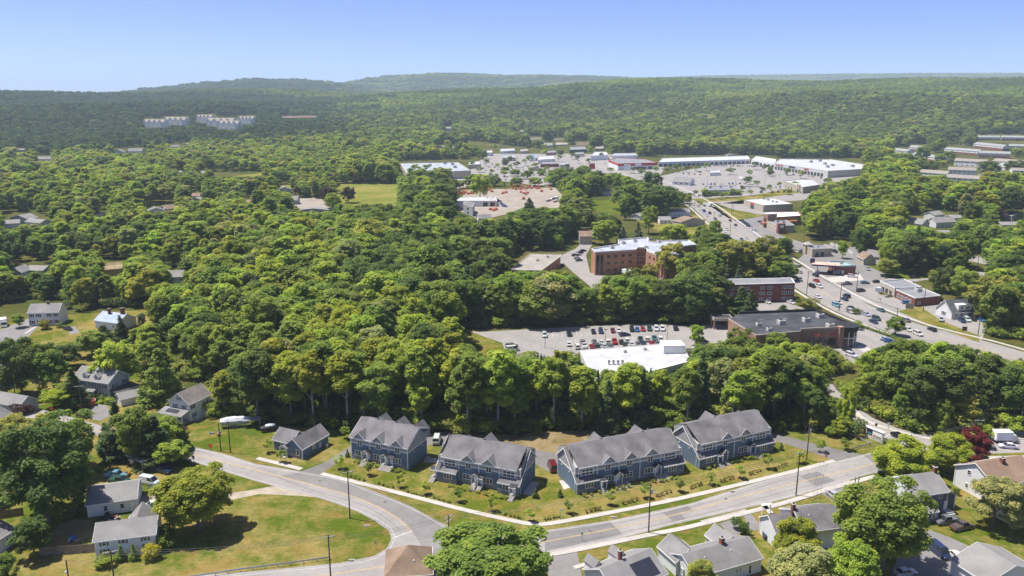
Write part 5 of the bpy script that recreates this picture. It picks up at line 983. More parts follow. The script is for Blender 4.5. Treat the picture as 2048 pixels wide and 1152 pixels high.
for x,y,d,cl,k,l in [(180,347,hb,'silver','sedan','silver car on the highway beside the dark-windowed tree'),(178,420,hw,'grey','suv','grey car on the highway below the silver one'),(328,378,hb,'navy','suv','navy car on the highway by the fuel canopy'),(335,428,hb,'red','sedan','red car on the highway below the fuel canopy'),(298,480,hw,'black','suv','black car beside the white one at the junction'),(365,482,hw,'white','suv','white car behind the red one'),(350,580,hw,'white','sedan','white car alone on the lower highway lane by the apartments'),
   (620,458,(10,-.5),'grey','pickup','dark pickup turning out of the side street'),(618,573,hb,'black','suv','black car at the stop line island'),(598,600,hb,'navy','sedan','navy car close below the black one'),(540,632,hw,'white','sedan','white car above the light blue one'),(520,658,hw,'light blue','suv','light blue car near the drugstore corner'),(662,687,hw,'black','sedan','black car above a white one in mid highway'),(655,718,hw,'white','suv','white car below the black one in mid highway'),(800,743,hw,'silver','sedan','silver-beige car in mid highway'),
   (895,783,hw,'green','suv','grey-green car beside the navy one'),(868,812,hw,'navy','sedan','navy car in the lane nearest the hedge'),(935,703,hb,'teal','sedan','teal-grey car heading away on the highway'),(1170,797,hb,'grey','sedan','grey car behind the verge tree'),(1410,883,hb,'black','sedan','black car at the lower right of the highway'),(790,448,(10,0),'teal','sedan','teal car in the side street by the fuel station'),(900,438,(10,-.5),'black','sedan','black car at the corner of the dark-roofed shop'),
   (750,522,(10,-1),'black','suv','black car entering the strip parking lot'),(1012,570,(10,-1),'tan','sedan','tan car in the strip parking lot'),(1178,633,(10,0),'blue','sedan','blue car in the strip parking lot'),(922,527,(4,4),'white','van','white van by the shop door'),(1250,396,(10,0),'black','pickup','black pickup on the cross street'),(1495,793,(1,5),'silver','suv','silver car by the small white office'),(1690,802,(6,4),'navy','suv','navy car parked at the small white office'),(1737,794,(6,4),'white','suv','white car parked at the small white office'),(1792,787,(6,4),'black','sedan','black car parked at the small white office'),(1870,793,(6,3),'blue','sedan','blue car at the right end of the small office lot'),
   (985,977,(10,1),'silver','sedan','silver car in the drugstore lot'),(1020,994,(10,1),'blue','sedan','blue car in the drugstore lot'),(817,320,(4,4),'silver','suv','silver car in the lane behind the fuel shop'),(668,388,(10,1),'white','suv','white car before the fuel shop'),(110,158,(1,4),'white','suv','leftmost white car at the bank'),(155,157,(1,4),'white','sedan','second white car at the bank'),(195,155,(1,4),'navy','sedan','dark car nearest the bank'),(1190,884,hw,'white','sedan','white car under the verge tree'),(1280,925,hw,'white','suv','white car at the lower highway edge'),
   (625,1078,(9,4),'black','suv','black car at the drugstore entrance'),(660,1124,(9,3),'white','suv','white car below the drugstore entrance'),(470,358,hw,'black','suv','dark car under the fuel canopy'),(510,158,(8,3),'black','suv','dark car right of the bank')]:
    car(*Z1(x,y),*d,cl,k,l,near=True)
Z2=lambda x,y:(1140+x/6,300+y/6+.6)
for x,y,d,cl,k,l in [(1540,630,(9,5),'maroon','suv','dark red car at the lane fork of the upper highway'),(1530,678,(9,5),'white','suv','white car at the lane fork'),(1612,672,(-9,-5),'grey','sedan','grey car near the box truck on the upper highway'),(1645,790,(9,5),'white','suv','white car behind the blue truck'),(1678,762,(9,5),'black','suv','black car beside the blue truck'),(1795,792,(-9,-5),'white','suv','white car opposite the tan-roofed house'),(1830,774,(-9,-5),'green','suv','dark green car on the upper highway'),(1745,833,(9,5),'grey','suv','grey car on the upper highway'),(1920,850,(-9,-6),'maroon','sedan','dark red car on the upper highway'),(1985,905,(-9,-6),'maroon','sedan','second dark red car on the upper highway'),(1882,958,(9,6),'white','suv','white car on the highway left lane'),(1865,1004,(9,6),'white','sedan','white car near the sidewalk of the highway'),(2060,1083-5,(9,6),'teal','sedan','teal car on the highway'),(2120,1060,(9,6),'white','sedan','white car beside the teal one'),(770,358,(9,3),'white','sedan','white car on the far highway'),(820,432,(9,4),'black','sedan','black car on the far highway'),(1610,742,(9,5),'blue','van','blue van on the upper highway')]:
    car(*Z2(x,y),*d,cl,k,l)
# cars of the brick office, apartments and restaurants
for i,(x,y,cl) in enumerate([(1150,512,'black'),(1153,517,'white'),(1156,511,'white'),(1160,507,'maroon'),(1166,503,'black'),(1158,522,'green')]): car(x,y,8,-1,cl,'sedan','%s car in the short row left of the brick office, %s from the front'%(cl,ordn[5-i]),'cars left of the brick office')
for x,y,cl,k,l in [(1434,527,'white','suv','white car at the shed beside the brick office'),(1443,531,'white','sedan','white car second in the side lot'),(1450,534,'maroon','sedan','dark red car at the end of the side lot'),(1534,606,'white','sedan','white car before the brick apartments'),(1582,607,'white','sedan','white car behind the small pines of the apartments'),(1325,562,'silver','sedan','silver car at the right wing of the office'),(1321,575,'navy','sedan','navy car below the silver one at the office'),(1272,553,'white','sedan','white car behind the bus')]: car(x,y,8,3,cl,k,l,near=True)
for i,(x,y,cl) in enumerate([(1484,443,'black'),(1490,447,'navy'),(1494,450,'green'),(1498,454,'black'),(1503,458,'white'),(1509,462,'silver'),(1521,445,'navy'),(1527,449,'black')]): car(x,y,8,1,cl,'sedan','%s car, %s in the restaurant lot'%(cl,ordn[i]),'cars in the restaurant lot')
cols=['white','silver','grey','black','white','black','navy','red','silver','white','grey','tan','blue']
def lot_rows(lab,rows,group,p=.75):
    for (x0,y0,x1,y1,n,dx,dy) in rows:
        for j in range(n):
            if rnd.random()>p: continue
            cl=rnd.choice(cols); k=rnd.choice(['sedan','suv','suv','pickup','sedan']); t=j/max(1,n-1)
            car(x0+(x1-x0)*t+rnd.uniform(-.6,.6),y0+(y1-y0)*t,dx,dy,cl,k,'%s %s %s'%(cl,{'sedan':'low car','suv':'tall car','pickup':'pickup'}[k],lab),group)
lot_rows('in the rows of the shopping plaza lot',[(1325,339,1420,334,24,1,2),(1420,332,1545,334,28,1,2),(1345,346,1400,350,6,1,2),(1400,345,1470,340,5,2,1),(1545,345,1600,352,5,2,1),(1600,350,1650,358,7,1,1),(1470,356,1560,352,3,2,1)],'cars in the shopping plaza lot')
lot_rows('in the lot around the car dealership',[(1375,388,1405,394,6,3,1),(1400,370,1480,368,12,1,2),(1425,392,1480,390,5,2,1),(1490,378,1560,376,9,1,1),(1510,386,1580,384,7,1,1),(1572,382,1600,386,4,2,1)],'cars around the car dealership')
lot_rows('in the crowded centre lots',[(945,336,1100,334,15,1,2),(960,341,1090,340,13,1,2),(970,347,1085,345,12,1,2),(985,353,1080,352,9,1,2),(1000,360,1080,358,8,1,2),(1040,366,1090,364,4,1,2),(960,330,1060,326,9,1,2),(1020,318,1120,314,8,2,1),(1000,310,1060,305,5,2,1)],'cars in the centre lots',.72)
lot_rows('at the far end of the highway',[(930,283,1060,298,5,9,2),(1050,292,1150,308,7,9,3),(1150,310,1240,335,7,9,4),(1060,302,1150,318,5,-9,-3),(1240,340,1370,388,5,9,4),(1130,296,1190,300,5,1,1)],'cars on the far highway',.8)
lot_rows('parked in the lift yard',[(996,402,1010,414,6,8,1),(1096,403,1115,396,6,4,-1),(1105,406,1122,400,5,4,-1)],'vehicles parked in the lift yard',.95)
# trucks, trailer, bus, boat, lifts
def truckbox(px,py,dx,dy,label,L=6.5,W=1.2,H=3.3,cab='white',boxm=None,name='box_truck',cat='box truck',mark=True):
    g=GT(px,py); q=GT(px+dx,py+dy); ang=math.atan2(q.y-g.y,q.x-g.x); e=empty(name,label,cat,(g.x,g.y,g.z+.03),ang)
    MB().mat(boxm or WHITE).box(-L/2,-W,.9,L/2-2,W,H,True).build('cargo_box',e)
    o=MB().mat(PAINT).hull([(L/2-1.9,-W*.9,.5),(L/2+.3,-W*.9,.5),(L/2+.3,W*.9,.5),(L/2-1.9,W*.9,.5)],[(L/2-1.9,-W*.85,2.3),(L/2-.9,-W*.85,2.3),(L/2-.9,W*.85,2.3),(L/2-1.9,W*.85,2.3)]).build('cab',e); o.color=(*CC[cab],1)
    MB().mat(CGL).hull([(L/2-.75,-W*.8,1.25),(L/2-.1,-W*.8,1.25),(L/2-.1,W*.8,1.25),(L/2-.75,W*.8,1.25)],[(L/2-.8,-W*.78,2.1),(L/2-.72,-W*.78,2.1),(L/2-.72,W*.78,2.1),(L/2-.8,W*.78,2.1)]).build('windscreen',e)
    MB().mat(DARK).box(-L/2,-W*.5,.5,L/2,W*.5,.9).build('chassis',e)
    w_=car_kind('van')['wheel']
    for x in (-L/2+1,L/2-.7):
        for s in (-1,1): o=link('wheel',w_,e,(x,s*(W-.15),.42)); o.scale=(1.25,1.2,1.25)
    return e
truckbox(2010,884,12,0,'white box truck waiting in the road at the right edge')
truckbox(1420,413,-9,-5,'white box truck on the upper highway',6)
truckbox(8,652,2,8,'white camper parked at the left edge of the meadow',6,1.2,3.1,name='camper',cat='camper')
truckbox(1256,551,10,3,'long white minibus at the office entrance',9,1.15,2.9,name='minibus',cat='minibus')
truckbox(1484,360,9,1,'white box truck in the plaza lot',7)
g=G(279,934); q=G(290,939); e=empty('food_trailer','black food trailer with white roof on the lawn above the garage','trailer',g,math.atan2(q.y-g.y,q.x-g.x))
MB().mat(DARK).box(-3.4,-1.2,.5,3.4,1.2,2.7,True).build('trailer_body',e); MB().mat(M('trailer_roof',(.55,.54,.52),.6)).box(-3.6,-1.4,2.7,3.6,1.4,2.85,True).build('trailer_roof',e); MB().mat(M('beige_trim',(.6,.57,.48),.7)).box(3.4,-1.25,.4,3.5,-1.05,2.7).box(3.4,1.05,.4,3.5,1.25,2.7).box(3.4,-1.05,.4,3.48,1.05,.9).build('end_frame',e); MB().mat(WHITE).box(-2.4,-1.24,1.5,-.4,-1.21,2.1).box(-2.2,-1.24,1.0,-1.0,-1.21,1.2).build('side_panel',e)
for s in (-1,1): link('wheel',car_kind('van')['wheel'],e,(0,s*1.15,.36))
g=G(256,951); e=empty('snow_plow','yellow snow plow blade on the light blue truck','plow',g,.1); MB().mat(M('plow_yellow',(.75,.5,.03),.5)).hull([(0,-1.2,.1),(.15,-1.2,.1),(.15,1.2,.1),(0,1.2,.1)],[(.3,-1.2,1.0),(.4,-1.2,1.0),(.4,1.2,1.0),(.3,1.2,1.0)]).build('blade',e); MB().mat(DARK).box(-.8,-.3,.4,.1,.3,.9,True).build('plow_frame',e)
def hullmesh(L,W,H,mat,name):
    b=MB().mat(mat); secs=[]
    for t,w,z in [(-1,.78,.35),(-.6,.95,.2),(0,1,.12),(.5,.85,.16),(.8,.5,.3),(1,.05,.55)]: secs.append((t*L/2,[(0,z*H*.6),(w*W/2*.7,H*.25+z*H*.3),(w*W/2,H*.72),(w*W/2*.5,H*(1.0 if abs(t)<.7 else .85)),(0,H*(1.15 if abs(t)<.5 else .95)),(-w*W/2*.5,H*(1.0 if abs(t)<.7 else .85)),(-w*W/2,H*.72),(-w*W/2*.7,H*.25+z*H*.3)]))
    loft(b,secs); return b.mesh(name,smooth=False)
g=G(472,853); e=empty('covered_boat','large boat under white shrink wrap beside the wood','boat',g,math.radians(12)); link('wrapped_hull',hullmesh(8.2,2.8,2.5,M('white_wrap',(.50,.515,.55),.5,.05,.8,3),'wrapped_hull'),e,(0,0,.35)); MB().mat(METAL).box(-3.8,-.8,.4,4.6,-.6,.55,True).box(-3.8,.6,.4,4.6,.8,.55,True).box(-3.8,-.8,.4,-3.6,.8,.55,True).build('trailer_frame',e); [link('wheel',car_kind('van')['wheel'],e,(x,s*1.1,.36)) for x in (-1.6,-.6) for s in (-1,1)]
for (x,y,l,c_) in [(505,852,'dark gazebo frame between the two boats','wood'),(540,862,'small covered boat on a rusty trailer left of the small blue house','boat')]:
    g=G(x,y)
    if c_=='boat': e=empty('small_boat',l,'boat',g,math.radians(20)); link('boat_hull',hullmesh(5,1.9,1.2,DARK,'boat_hull'),e,(0,0,.5)); link('boat_cover',hullmesh(2.8,1.5,1.0,M('blue_white_tarp',(.5,.55,.62),.6),'boat_cover'),e,(.2,0,1.1)); MB().mat(M('rust',(.2,.09,.05),.9)).box(-2.6,-.8,.3,2.6,-.7,.45,True).box(-2.6,.7,.3,2.6,.8,.45,True).build('trailer_frame',e)
    else:
        e=empty('boat_lift',l,'boat lift',g,.2); MB().mat(METAL).box(-2.4,-1.6,2.2,2.4,1.6,2.3,True).build('lift_top',e); [MB().mat(METAL).box(-.08,-.08,0,.08,.08,2.2).build('post',e,(a,b,0)) for a in (-2.2,2.2) for b in (-1.4,1.4)]
g=G(172,812); e=empty('dumpster','orange dumpster at the roadside before the grey house','dumpster',g,.5); MB().mat(M('dumpster_orange',(.62,.13,.05),.6,.1,.6,3)).hull([(-2.4,-1.1,.2),(2.4,-1.1,.2),(2.4,1.1,.2),(-2.4,1.1,.2)],[(-3,-1.2,1.7),(2.8,-1.2,1.7),(2.8,1.2,1.7),(-3,1.2,1.7)]).mat(DARK).box(-2.5,-1.0,1.71,2.5,1.0,1.73).build('bin',e); MB().mat(WHITE).box(-2,-.7,1.5,1.0,.5,2.1).build('load',e)
OR=M('lift_orange',(.66,.14,.03),.55,.1)
lb=MB().mat(OR).box(-1.4,-1,.4,1.4,1,1.1,True).mat(TYRE); [lb.tube((x,s*1.0-.15,.4),(x,s*1.0+.15,.4),.42,.42,8) for x in (-1,1) for s in (-1,1)]; lb.mat(OR).box(-.9,-.7,1.1,.9,.7,1.9); LB=lb.mesh('chassis')
b1=MB().mat(OR).tube((-.6,0,1.7),(.6,0,9.5),.17,.13,5).tube((.6,0,9.5),(2.2,0,10.2),.12,.1,5).mat(WHITE).box(2.1,-.6,9.9,3.0,.6,10.9,True).mesh('boom')
b2=MB().mat(OR).tube((-1,0,1.8),(2.6,0,5.0),.17,.15,5).tube((2.6,0,5),(5,0,3.4),.13,.1,5).mat(WHITE).box(4.9,-.6,2.7,5.8,.6,3.7,True).mesh('boom')
b3=MB().mat(OR).box(-1.2,-.7,1.9,1.2,.7,2.2,True).box(-1.2,-.7,3.0,1.2,.7,3.1,True).mesh('boom')
lifts=[(917,387,1),(922,385,0),(927,387,1),(931,384,0),(936,387,1),(941,386,0),(946,386,1),(952,380,2),(962,378,2),(968,380,2),(978,379,1),(984,382,1),(1006,386,1),(1012,384,1),(1025,376,0),(1032,378,2),(1040,377,1),(1045,376,0),(1054,376,1),(1058,374,0),(1063,376,1),(1066,374,0),(1074,376,0),(1078,375,1),(1042,384,1),(1048,386,1),(1052,388,1),(1047,397,2),(1055,385,1),(1083,382,2),(981,418,0),(987,420,0),(992,418,0),(1102,378,1)]
for i,(x,y,k) in enumerate(lifts):
    y+=2; g=G(x,y); w_=['orange boom lift with its boom standing upright','orange boom lift with folded arm','low orange scissor lift'][k]; pl='at the left of the yard' if x<950 else 'left of the big yard tree' if x<1000 else 'before the small workshop' if y>415 else 'in the middle of the yard' if y>384 else 'at the back hedge of the yard'
    e=empty('boom_lift',w_.replace(' with its boom',' with boom')+' '+pl,'boom lift',g,rnd.uniform(0,6.28),'lifts in the equipment yard'); link('chassis',LB,e); link('boom',[b1,b2,b3][k],e)
# ================================================================ poles, wires, signs, fences
def pole(px,py,tx,ty,label,arms=1,lamp=False,trans=False,ang=None,r=.16,name='utility_pole'):
    g=GT(px,py); lo,hi=0,30
    for _ in range(30):
        m_=(lo+hi)/2
        if PJ(g.x,g.y,g.z+m_)[1]>ty: lo=m_
        else: hi=m_
    H_=lo; e=empty(name,label,'utility pole' if name!='lamp_post' else 'lamp post',g,ang if ang is not None else .4); MB().mat(WOOD if name!='lamp_post' else DARK).tube((0,0,-.3),(0,0,H_),r,r*.7,8).build('pole_shaft',e)
    for k in range(arms): MB().mat(M('weathered_arm',(.42,.40,.37),.9)).box(-1.3,-.07,H_-.5-k*1.0,1.3,.07,H_-.36-k*1.0,True).box(-1.1,-.05,H_-.36-k,-1.0,.05,H_-.15-k).box(1.0,-.05,H_-.36-k,1.1,.05,H_-.15-k).box(-.5,-.05,H_-.36-k,-.4,.05,H_-.15-k).build('crossarm',e)
    if lamp: MB().mat(METAL).tube((0,-.1,H_-2),(0,-1.8,H_-1.3),.05,.04,6).box(-.15,-2.4,H_-1.4,.15,-1.7,H_-1.22,True).build('lamp_arm',e)
    if trans: MB().mat(METAL).tube((.35,0,H_-2.6),(.35,0,H_-1.6),.28,.28,10).build('transformer',e)
    if name=='lamp_post': MB().mat(DARK).box(-.6,-.2,H_-.1,.6,.2,H_+.08,True).build('lamp_head',e)
    return g+Vector((0,0,H_-.4))
p1=pole(700,1037,691,941,'utility pole with crossarm standing in the corner field',trans=False); p2=pole(1297,1066,1298,966,'utility pole with streetlight on the south sidewalk',0,True,True); p3=pole(1592,991,1604,903,'utility pole with crossarm beside the right part of the road'); p4=pole(1613,921,1617,847,'utility pole with transformers at the corner of the fourth row',0,trans=True)
p5=pole(898,1084,892,1030,'pole with two crossarms at the road junction',2,ang=.9); p6=pole(662,1165,658,1070,'tall leaning pole at the bottom edge of the corner field',1); p7=pole(442,903,438,846,'left of two poles by the orange sign',0); p8=pole(461,905,456,842,'right of two poles by the orange sign',0)
p9=pole(142,1190,136,1120,'pole with white lamp at the bottom left edge',0,True); p10=pole(230,1172,221,1100,'pole with thin wires before the white cape house',1); p11=pole(1997,834,2001,776,'pole with many white insulators above the junction',2,ang=.2,r=.24); p12=pole(1950,905,1955,838,'pole with long white crossarm behind the crimson tree',1,ang=0); p13=pole(1820,890,1821,868,'short dark pole at the junction',0,r=.12)
p14=pole(32,800,28,745,'pole beside the road at the left edge',1); p15=pole(165,825,160,770,'pole with crossarm before the grey long house',1)
Zp=[(1613,591,1615,542,'highway pole at the end of the brick apartments'),(1678,622,1681,568,'highway pole at the drugstore corner'),(1713,581,1714,543,'pole at the fuel station corner'),(1846,623,1848,578,'pole in front of the small white office'),(1793,640,1794,615,'pole on the highway verge'),(1956,670,1957,624,'pole at the right end of the small office lot'),(1427,452,1428,424,'highway pole near the tan-roofed house'),(1459,486,1461,445,'highway pole right of the bright small tree'),(1437,484,1437,456,'pole on the sidewalk left of the highway'),(1379,416,1380,394,'pole at the fork of the upper highway'),(1389,426,1390,402,'pole just below the fork'),(1467,424,1468,404,'pole on the dry verge by the beige store'),(1463,430,1463,402,'tall pole on the dry verge'),(1952,553,1953,512,'pole beside the cross street at the right'),(1669,495,1669,473,'pole behind the bank')]
ppts=[pole(a,b,c_,d_,l,1 if i%2==0 else 0,r=.17) for i,(a,b,c_,d_,l) in enumerate(Zp)]
for a,b,c_,d_,l in [(1090,696,1090,661,'lamp post at the left of the rear lot'),(1211,682,1211,659,'lamp post in the middle of the rear lot'),(1334,682,1334,651,'lamp post at the right of the rear lot'),(1500,385,1500,366,'lamp post in the plaza lot, left'),(1529,372,1529,350,'lamp post in the plaza lot, right'),(1431,372,1431,350,'lamp post beyond the dealership'),(1471,370,1471,348,'lamp post right behind the dealership'),(1413,378,1413,352,'lamp post before the dealership'),(1760,604,1755,598,'low lamp post in the strip lot')]: pole(a,b,c_,d_,l,0,r=.10,name='lamp_post')
WIRE=M('wire',(.05,.05,.05),.6)
def wires(a,b,label,n=3,sag=.9,r_=.03):
    o=Vector(a); mb=MB().mat(WIRE); d=Vector(b)-o; side=Vector((-d.y,d.x,0)).normalized()
    for k in range(n):
        of=side*((k-(n-1)/2)*.75)+Vector((0,0,-.1 if n>1 else -1.4)); pr=None
        for j in range(13):
            t=j/12; p=d*t+of+Vector((0,0,-4*sag*t*(1-t)))
            if pr is not None: mb.tube(pr,p,r_,r_,3)
            pr=p
    tag(mb.build('overhead_wires',None,o),label,'wires')
for a,b,l in [(p9,p10,'wires between the lamp pole and the cape house pole'),(p10,p6,'wires from the cape house pole to the leaning pole'),(p6,p5,'wires over the corner field to the junction pole'),(p5,p2,'wires over the road to the streetlight pole'),(p2,p3,'wires along the south sidewalk'),(p3,p13,'wires from the right roadside pole to the junction'),(p5,p1,'wires from the junction pole to the corner field pole'),(p1,p8,'wires along the side road to the paired poles'),(p8,p7,'short wires between the paired poles'),(p7,p15,'wires from the paired poles to the grey house'),(p15,p14,'wires at the left side road'),(p3,p4,'wires across the road to the transformer pole'),(p12,p11,'wires between the two right-hand poles'),(p13,p12,'wires at the junction behind the maples')]: wires(a,b,l)
for a,b,l in zip(ppts[:1]+ppts[1:2],ppts[1:2]+[ppts[4]],['wires along the highway by the drugstore','wires along the highway verge']): wires(a,b,l)
def fence(pts,h,mat,label,kind='board',post=2.4,name='fence'):
    P=[G(*p) for p in pts]; e=empty(name,label,'fence' if name=='fence' else 'guard rail',P[0])
    for a,b in zip(P[:-1],P[1:]):
        d=b-a; L=d.length; n=max(1,int(L/post)); ang=math.atan2(d.y,d.x)
        for k in range(n+1):
            q=a+d*k/n-P[0]; MB().mat(mat).box(-.07,-.07,-.1,.07,.07,h).build('post',e,q,ang)
            if k<n:
                w_=L/n; pb=MB().mat(mat)
                if kind=='board': x=.08; 
                if kind=='board':
                    while x<w_-.1: pb.box(x,-.02,.05,x+.13,.02,h-.05+.04*rnd.random()); x+=.15
                    pb.box(0,.025,h*.2,w_,.07,h*.28,True).box(0,.025,h*.7,w_,.07,h*.78,True)
                elif kind=='beam': pb.box(.0,-.1,h-.42,w_,-.06,h-.3,True).box(.0,-.1,h-.2,w_,-.06,h-.06,True).box(0,-.08,h-.32,w_,-.05,h-.18,True)
                else: pb.box(.0,-.1,h-.38,w_,-.04,h-.1,True)
                pb.build('rail' if kind!='board' else 'fence_panel',e,q,ang)
    return e
OLDW=M('weathered_wood',(.27,.22,.17),.95,.2,.8,3); DKW=M('brown_wood',(.13,.085,.055),.9,.2,.8,3)
fence([(81,1112),(196,1103)],1.9,OLDW,'weathered wooden fence left of the white cape house'); fence([(0,1037),(47,1030)],1.9,DKW,'brown wooden fence at the left behind the huge tree'); fence([(150,1030),(162,990)],1.9,OLDW,'wooden fence beside the white outbuilding')
GALV=M('galvanised_steel',(.50,.50,.49),.5,.1,.6,3,metal=.5)
fence([(380,1158),(480,1143),(580,1130),(660,1119)],.85,GALV,'steel guard rail along the bottom of the corner field','beam',2.0,'guard_rail')
fence([(1683,865),(1712,876),(1741,890)],.85,GALV,'long arm of the pale guard rail inside the drive loop','beam',2.0,'guard_rail'); fence([(1741,891),(1722,896),(1707,901)],.85,GALV,'short arm of the pale guard rail inside the drive loop','beam',2.0,'guard_rail')
fence([(1660,763),(1680,785),(1704,806),(1726,823),(1744,835),(1790,853)],.8,DKW,'wooden guard rail along the far side of the entrance road','wood',2.4,'guard_rail'); fence([(1711,852),(1728,862),(1745,868),(1765,878),(1779,886)],.7,DKW,'low wooden rail round the sign island','wood',1.8,'guard_rail'); fence([(1905,878),(2060,871)],.9,GALV,'steel guard rail along the far side of the right-hand road','beam',2.4,'guard_rail')
fence([(1615,600),(1640,617),(1660,630),(1672,636)],1.1,DKW,'dark rail fence between the apartments and the highway','wood',2.4); fence([(1660,490),(1690,500),(1706,510)],2.0,M('white_fence',(.6,.6,.58),.8),'white fence behind the bank')
# monument sign, signs, hydrant, cans
g=G(1749,880); q=G(1765,884); e=empty('monument_sign','white monument sign with dark teal and red panels in the drive island','sign',g,math.atan2(q.y-g.y,q.x-g.x)-.35); MB().mat(M('sign_stone',(.62,.57,.50),.8)).box(-2.6,-.3,-.1,2.6,.3,3.0).build('sign_body',e); MB().mat(WHITE).box(-2.8,-.5,3.0,2.8,.5,3.2,True).build('sign_cap',e); MB().mat(M('dark_navy_panel',(.03,.04,.07),.4)).box(-2.3,-.36,1.2,-.7,-.301,2.8,True).build('sign_panel',e); MB().mat(M('teal_panel',(.12,.32,.36),.4)).box(-2.1,-.38,1.4,-.9,-.361,1.8,True).build('sign_panel',e); MB().mat(WHITE).box(-.5,-.36,1.0,2.3,-.301,2.7,True).build('sign_panel',e); MB().mat(REDP).box(-.3,-.38,1.2,.4,-.361,1.6,True).build('sign_panel',e); MB().mat(DARK).box(.6,-.38,1.2,2.1,-.361,1.5,True).build('sign_panel',e)
def sign(px,py,h,w_,ph,mat,label,diamond=False,posts=1,name='road_sign',ang=-.2):
    g=G(px,py); e=empty(name,label,'sign',g,ang)
    for k in range(posts): MB().mat(METAL).box(-.05,-.04,0,.05,.04,h).build('post',e,((k-(posts-1)/2)*w_*.6,0,0))
    b=MB().mat(mat)
    if diamond: b.hull([(x*w_/2,-.03,h+z*w_/2) for x,z in ((0,-1),(1,0),(0,1),(-1,0))],[(x*w_/2,-.08,h+z*w_/2) for x,z in ((0,-1),(1,0),(0,1),(-1,0))])
    else: b.box(-w_/2,-.08,h-ph/2,w_/2,-.041,h+ph/2,True)
    b.build('sign_plate',e)
FO=M('fluorescent_orange',(.85,.13,.02),.5,.03)
sign(422,902,1.5,1.5,1,FO,'orange diamond roadwork sign on the lawn beside the road',True); sign(105,826,1.5,1.5,1,FO,'orange diamond roadwork sign at the left roadside',True); sign(388,928,1.9,.7,.9,METAL,'back of a small sign at the roadside behind the dark pickup'); sign(752,1098,1.6,.5,.5,METAL,'thin sign post in the corner field'); sign(1121,1037,2.2,.4,.6,WHITE,'thin white sign at the sidewalk bend'); sign(1164,1082,1.8,.4,.6,M('green_sign',(.1,.4,.2),.6),'small street sign on the south verge'); sign(1776,838+22,1.9,.7,.7,WHITE,'small white sign at the entrance road'); sign(1751,862,2.0,.7,.7,DARK,'dark round-edged sign behind the monument sign')
sign(1755,606,6.2,3.2,1.8,WHITE,'tall white pylon sign in the strip lot'); sign(1623,545,6.5,2.4,2.6,M('navy_fascia',(.03,.04,.12),.5),'tall fuel station sign by the highway'); sign(1818,625,3,3.4,2.4,M('tan_frame',(.4,.35,.28),.7),'wooden frame sign on the verge meadow',posts=2); sign(1928,668,2.2,1.8,1.8,DKW,'brown board sign at the lower verge',posts=2)
sign(1184,347,9,7,7,REDP,'square red pylon sign at the far highway'); sign(1254,348,8,8,8,WHITE,'large white pylon sign before the red-banded store',posts=2)
g=G(1652,914); e=empty('fire_hydrant','red fire hydrant at the corner of the exit drive','hydrant',g); MB().mat(REDP).tube((0,0,0),(0,0,.7),.16,.14,8).tube((0,0,.7),(0,0,.85),.2,.08,8).tube((-.25,0,.5),(.25,0,.5),.08,.08,6).build('hydrant_body',e)
BIN=M('bin_blue',(.02,.10,.35),.5,.05)
for x,y,l in [(1864,1040,'blue recycling bin at the back porch of the blue-grey house'),(2046,1026,'blue bin at the right edge by the white wing')]:
    g=G(x,y); e=empty('recycling_bin',l,'bin',g,.3); MB().mat(BIN).hull([(-.3,-.3,.05),(.3,-.3,.05),(.3,.3,.05),(-.3,.3,.05)],[(-.38,-.4,1.0),(.38,-.4,1.0),(.38,.4,1.0),(-.38,.4,1.0)]).build('bin_body',e); MB().mat(BIN).box(-.42,-.44,1.0,.42,.44,1.1,True).build('lid',e); [MB().mat(TYRE).tube((s*.3-.03,.35,.12),(s*.3+.03,.35,.12),.12,.12,8).build('wheel',e) for s in (-1,1)]
# white pergola gate, scrap heap, patio things
g=G(1532,1028); e=empty('garden_gate','white garden gate posts at the front walk','gate',g,.3); [MB().mat(WHITE).box(-.1,-.1,0,.1,.1,2.3).build('post',e,(x,0,0)) for x in (-1,1)]; MB().mat(WHITE).box(-1.3,-.3,2.3,1.3,.3,2.45,True).build('beam',e)
sc=[('grey',(.2,.2,.21)),('black',(.03,.03,.03)),('white',(.6,.6,.6)),('blue',(.04,.14,.4)),('brown',(.2,.12,.08)),('rust',(.3,.12,.06)),('green',(.06,.12,.06))]
def junk(cx,cy,w_,h_,n,lab,names=('crate','tarp bundle','tyre')):
    for i in range(n):
        g=G(cx+rnd.uniform(-w_,w_),cy+rnd.uniform(-h_,h_)); cn,cl=rnd.choice(sc); s=rnd.uniform(.3,.9); k=rnd.randrange(3); m_=col_mat('junk_'+cn,cl,.7,.15); b=MB().mat(m_)
        if k==0: b.box(-s,-s*.6,0,s,s*.6,s*.9)
        elif k==1: rr=[(s*math.cos(a)*rnd.uniform(.7,1.1),s*.8*math.sin(a)*rnd.uniform(.7,1.1)) for a in np.linspace(0,6.28,9)[:-1]]; b.hull([(x,y,0) for x,y in rr],[(x*.5,y*.5,s*.6) for x,y in rr])
        else: b.tube((0,0,0),(0,0,.3),s*.6,s*.6,10)
        tag(b.build(['crate','tarp_bundle','barrel'][k],None,g,rnd.uniform(0,3)),'%s %s %s'%(cn,['crate','tarp-covered bundle','low round drum'][k],lab),['crate','bundle','drum'][k],'odds and ends '+lab)
junk(148,1080,10,5,12,'in the scrap heap inside the fenced yard'); junk(208,1040,26,4,12,'along the wall of the white outbuilding'); junk(290,812,12,6,10,'in the yard between shed and farmhouse'); junk(430,868,10,3,4,'on the lawn by the big boat')
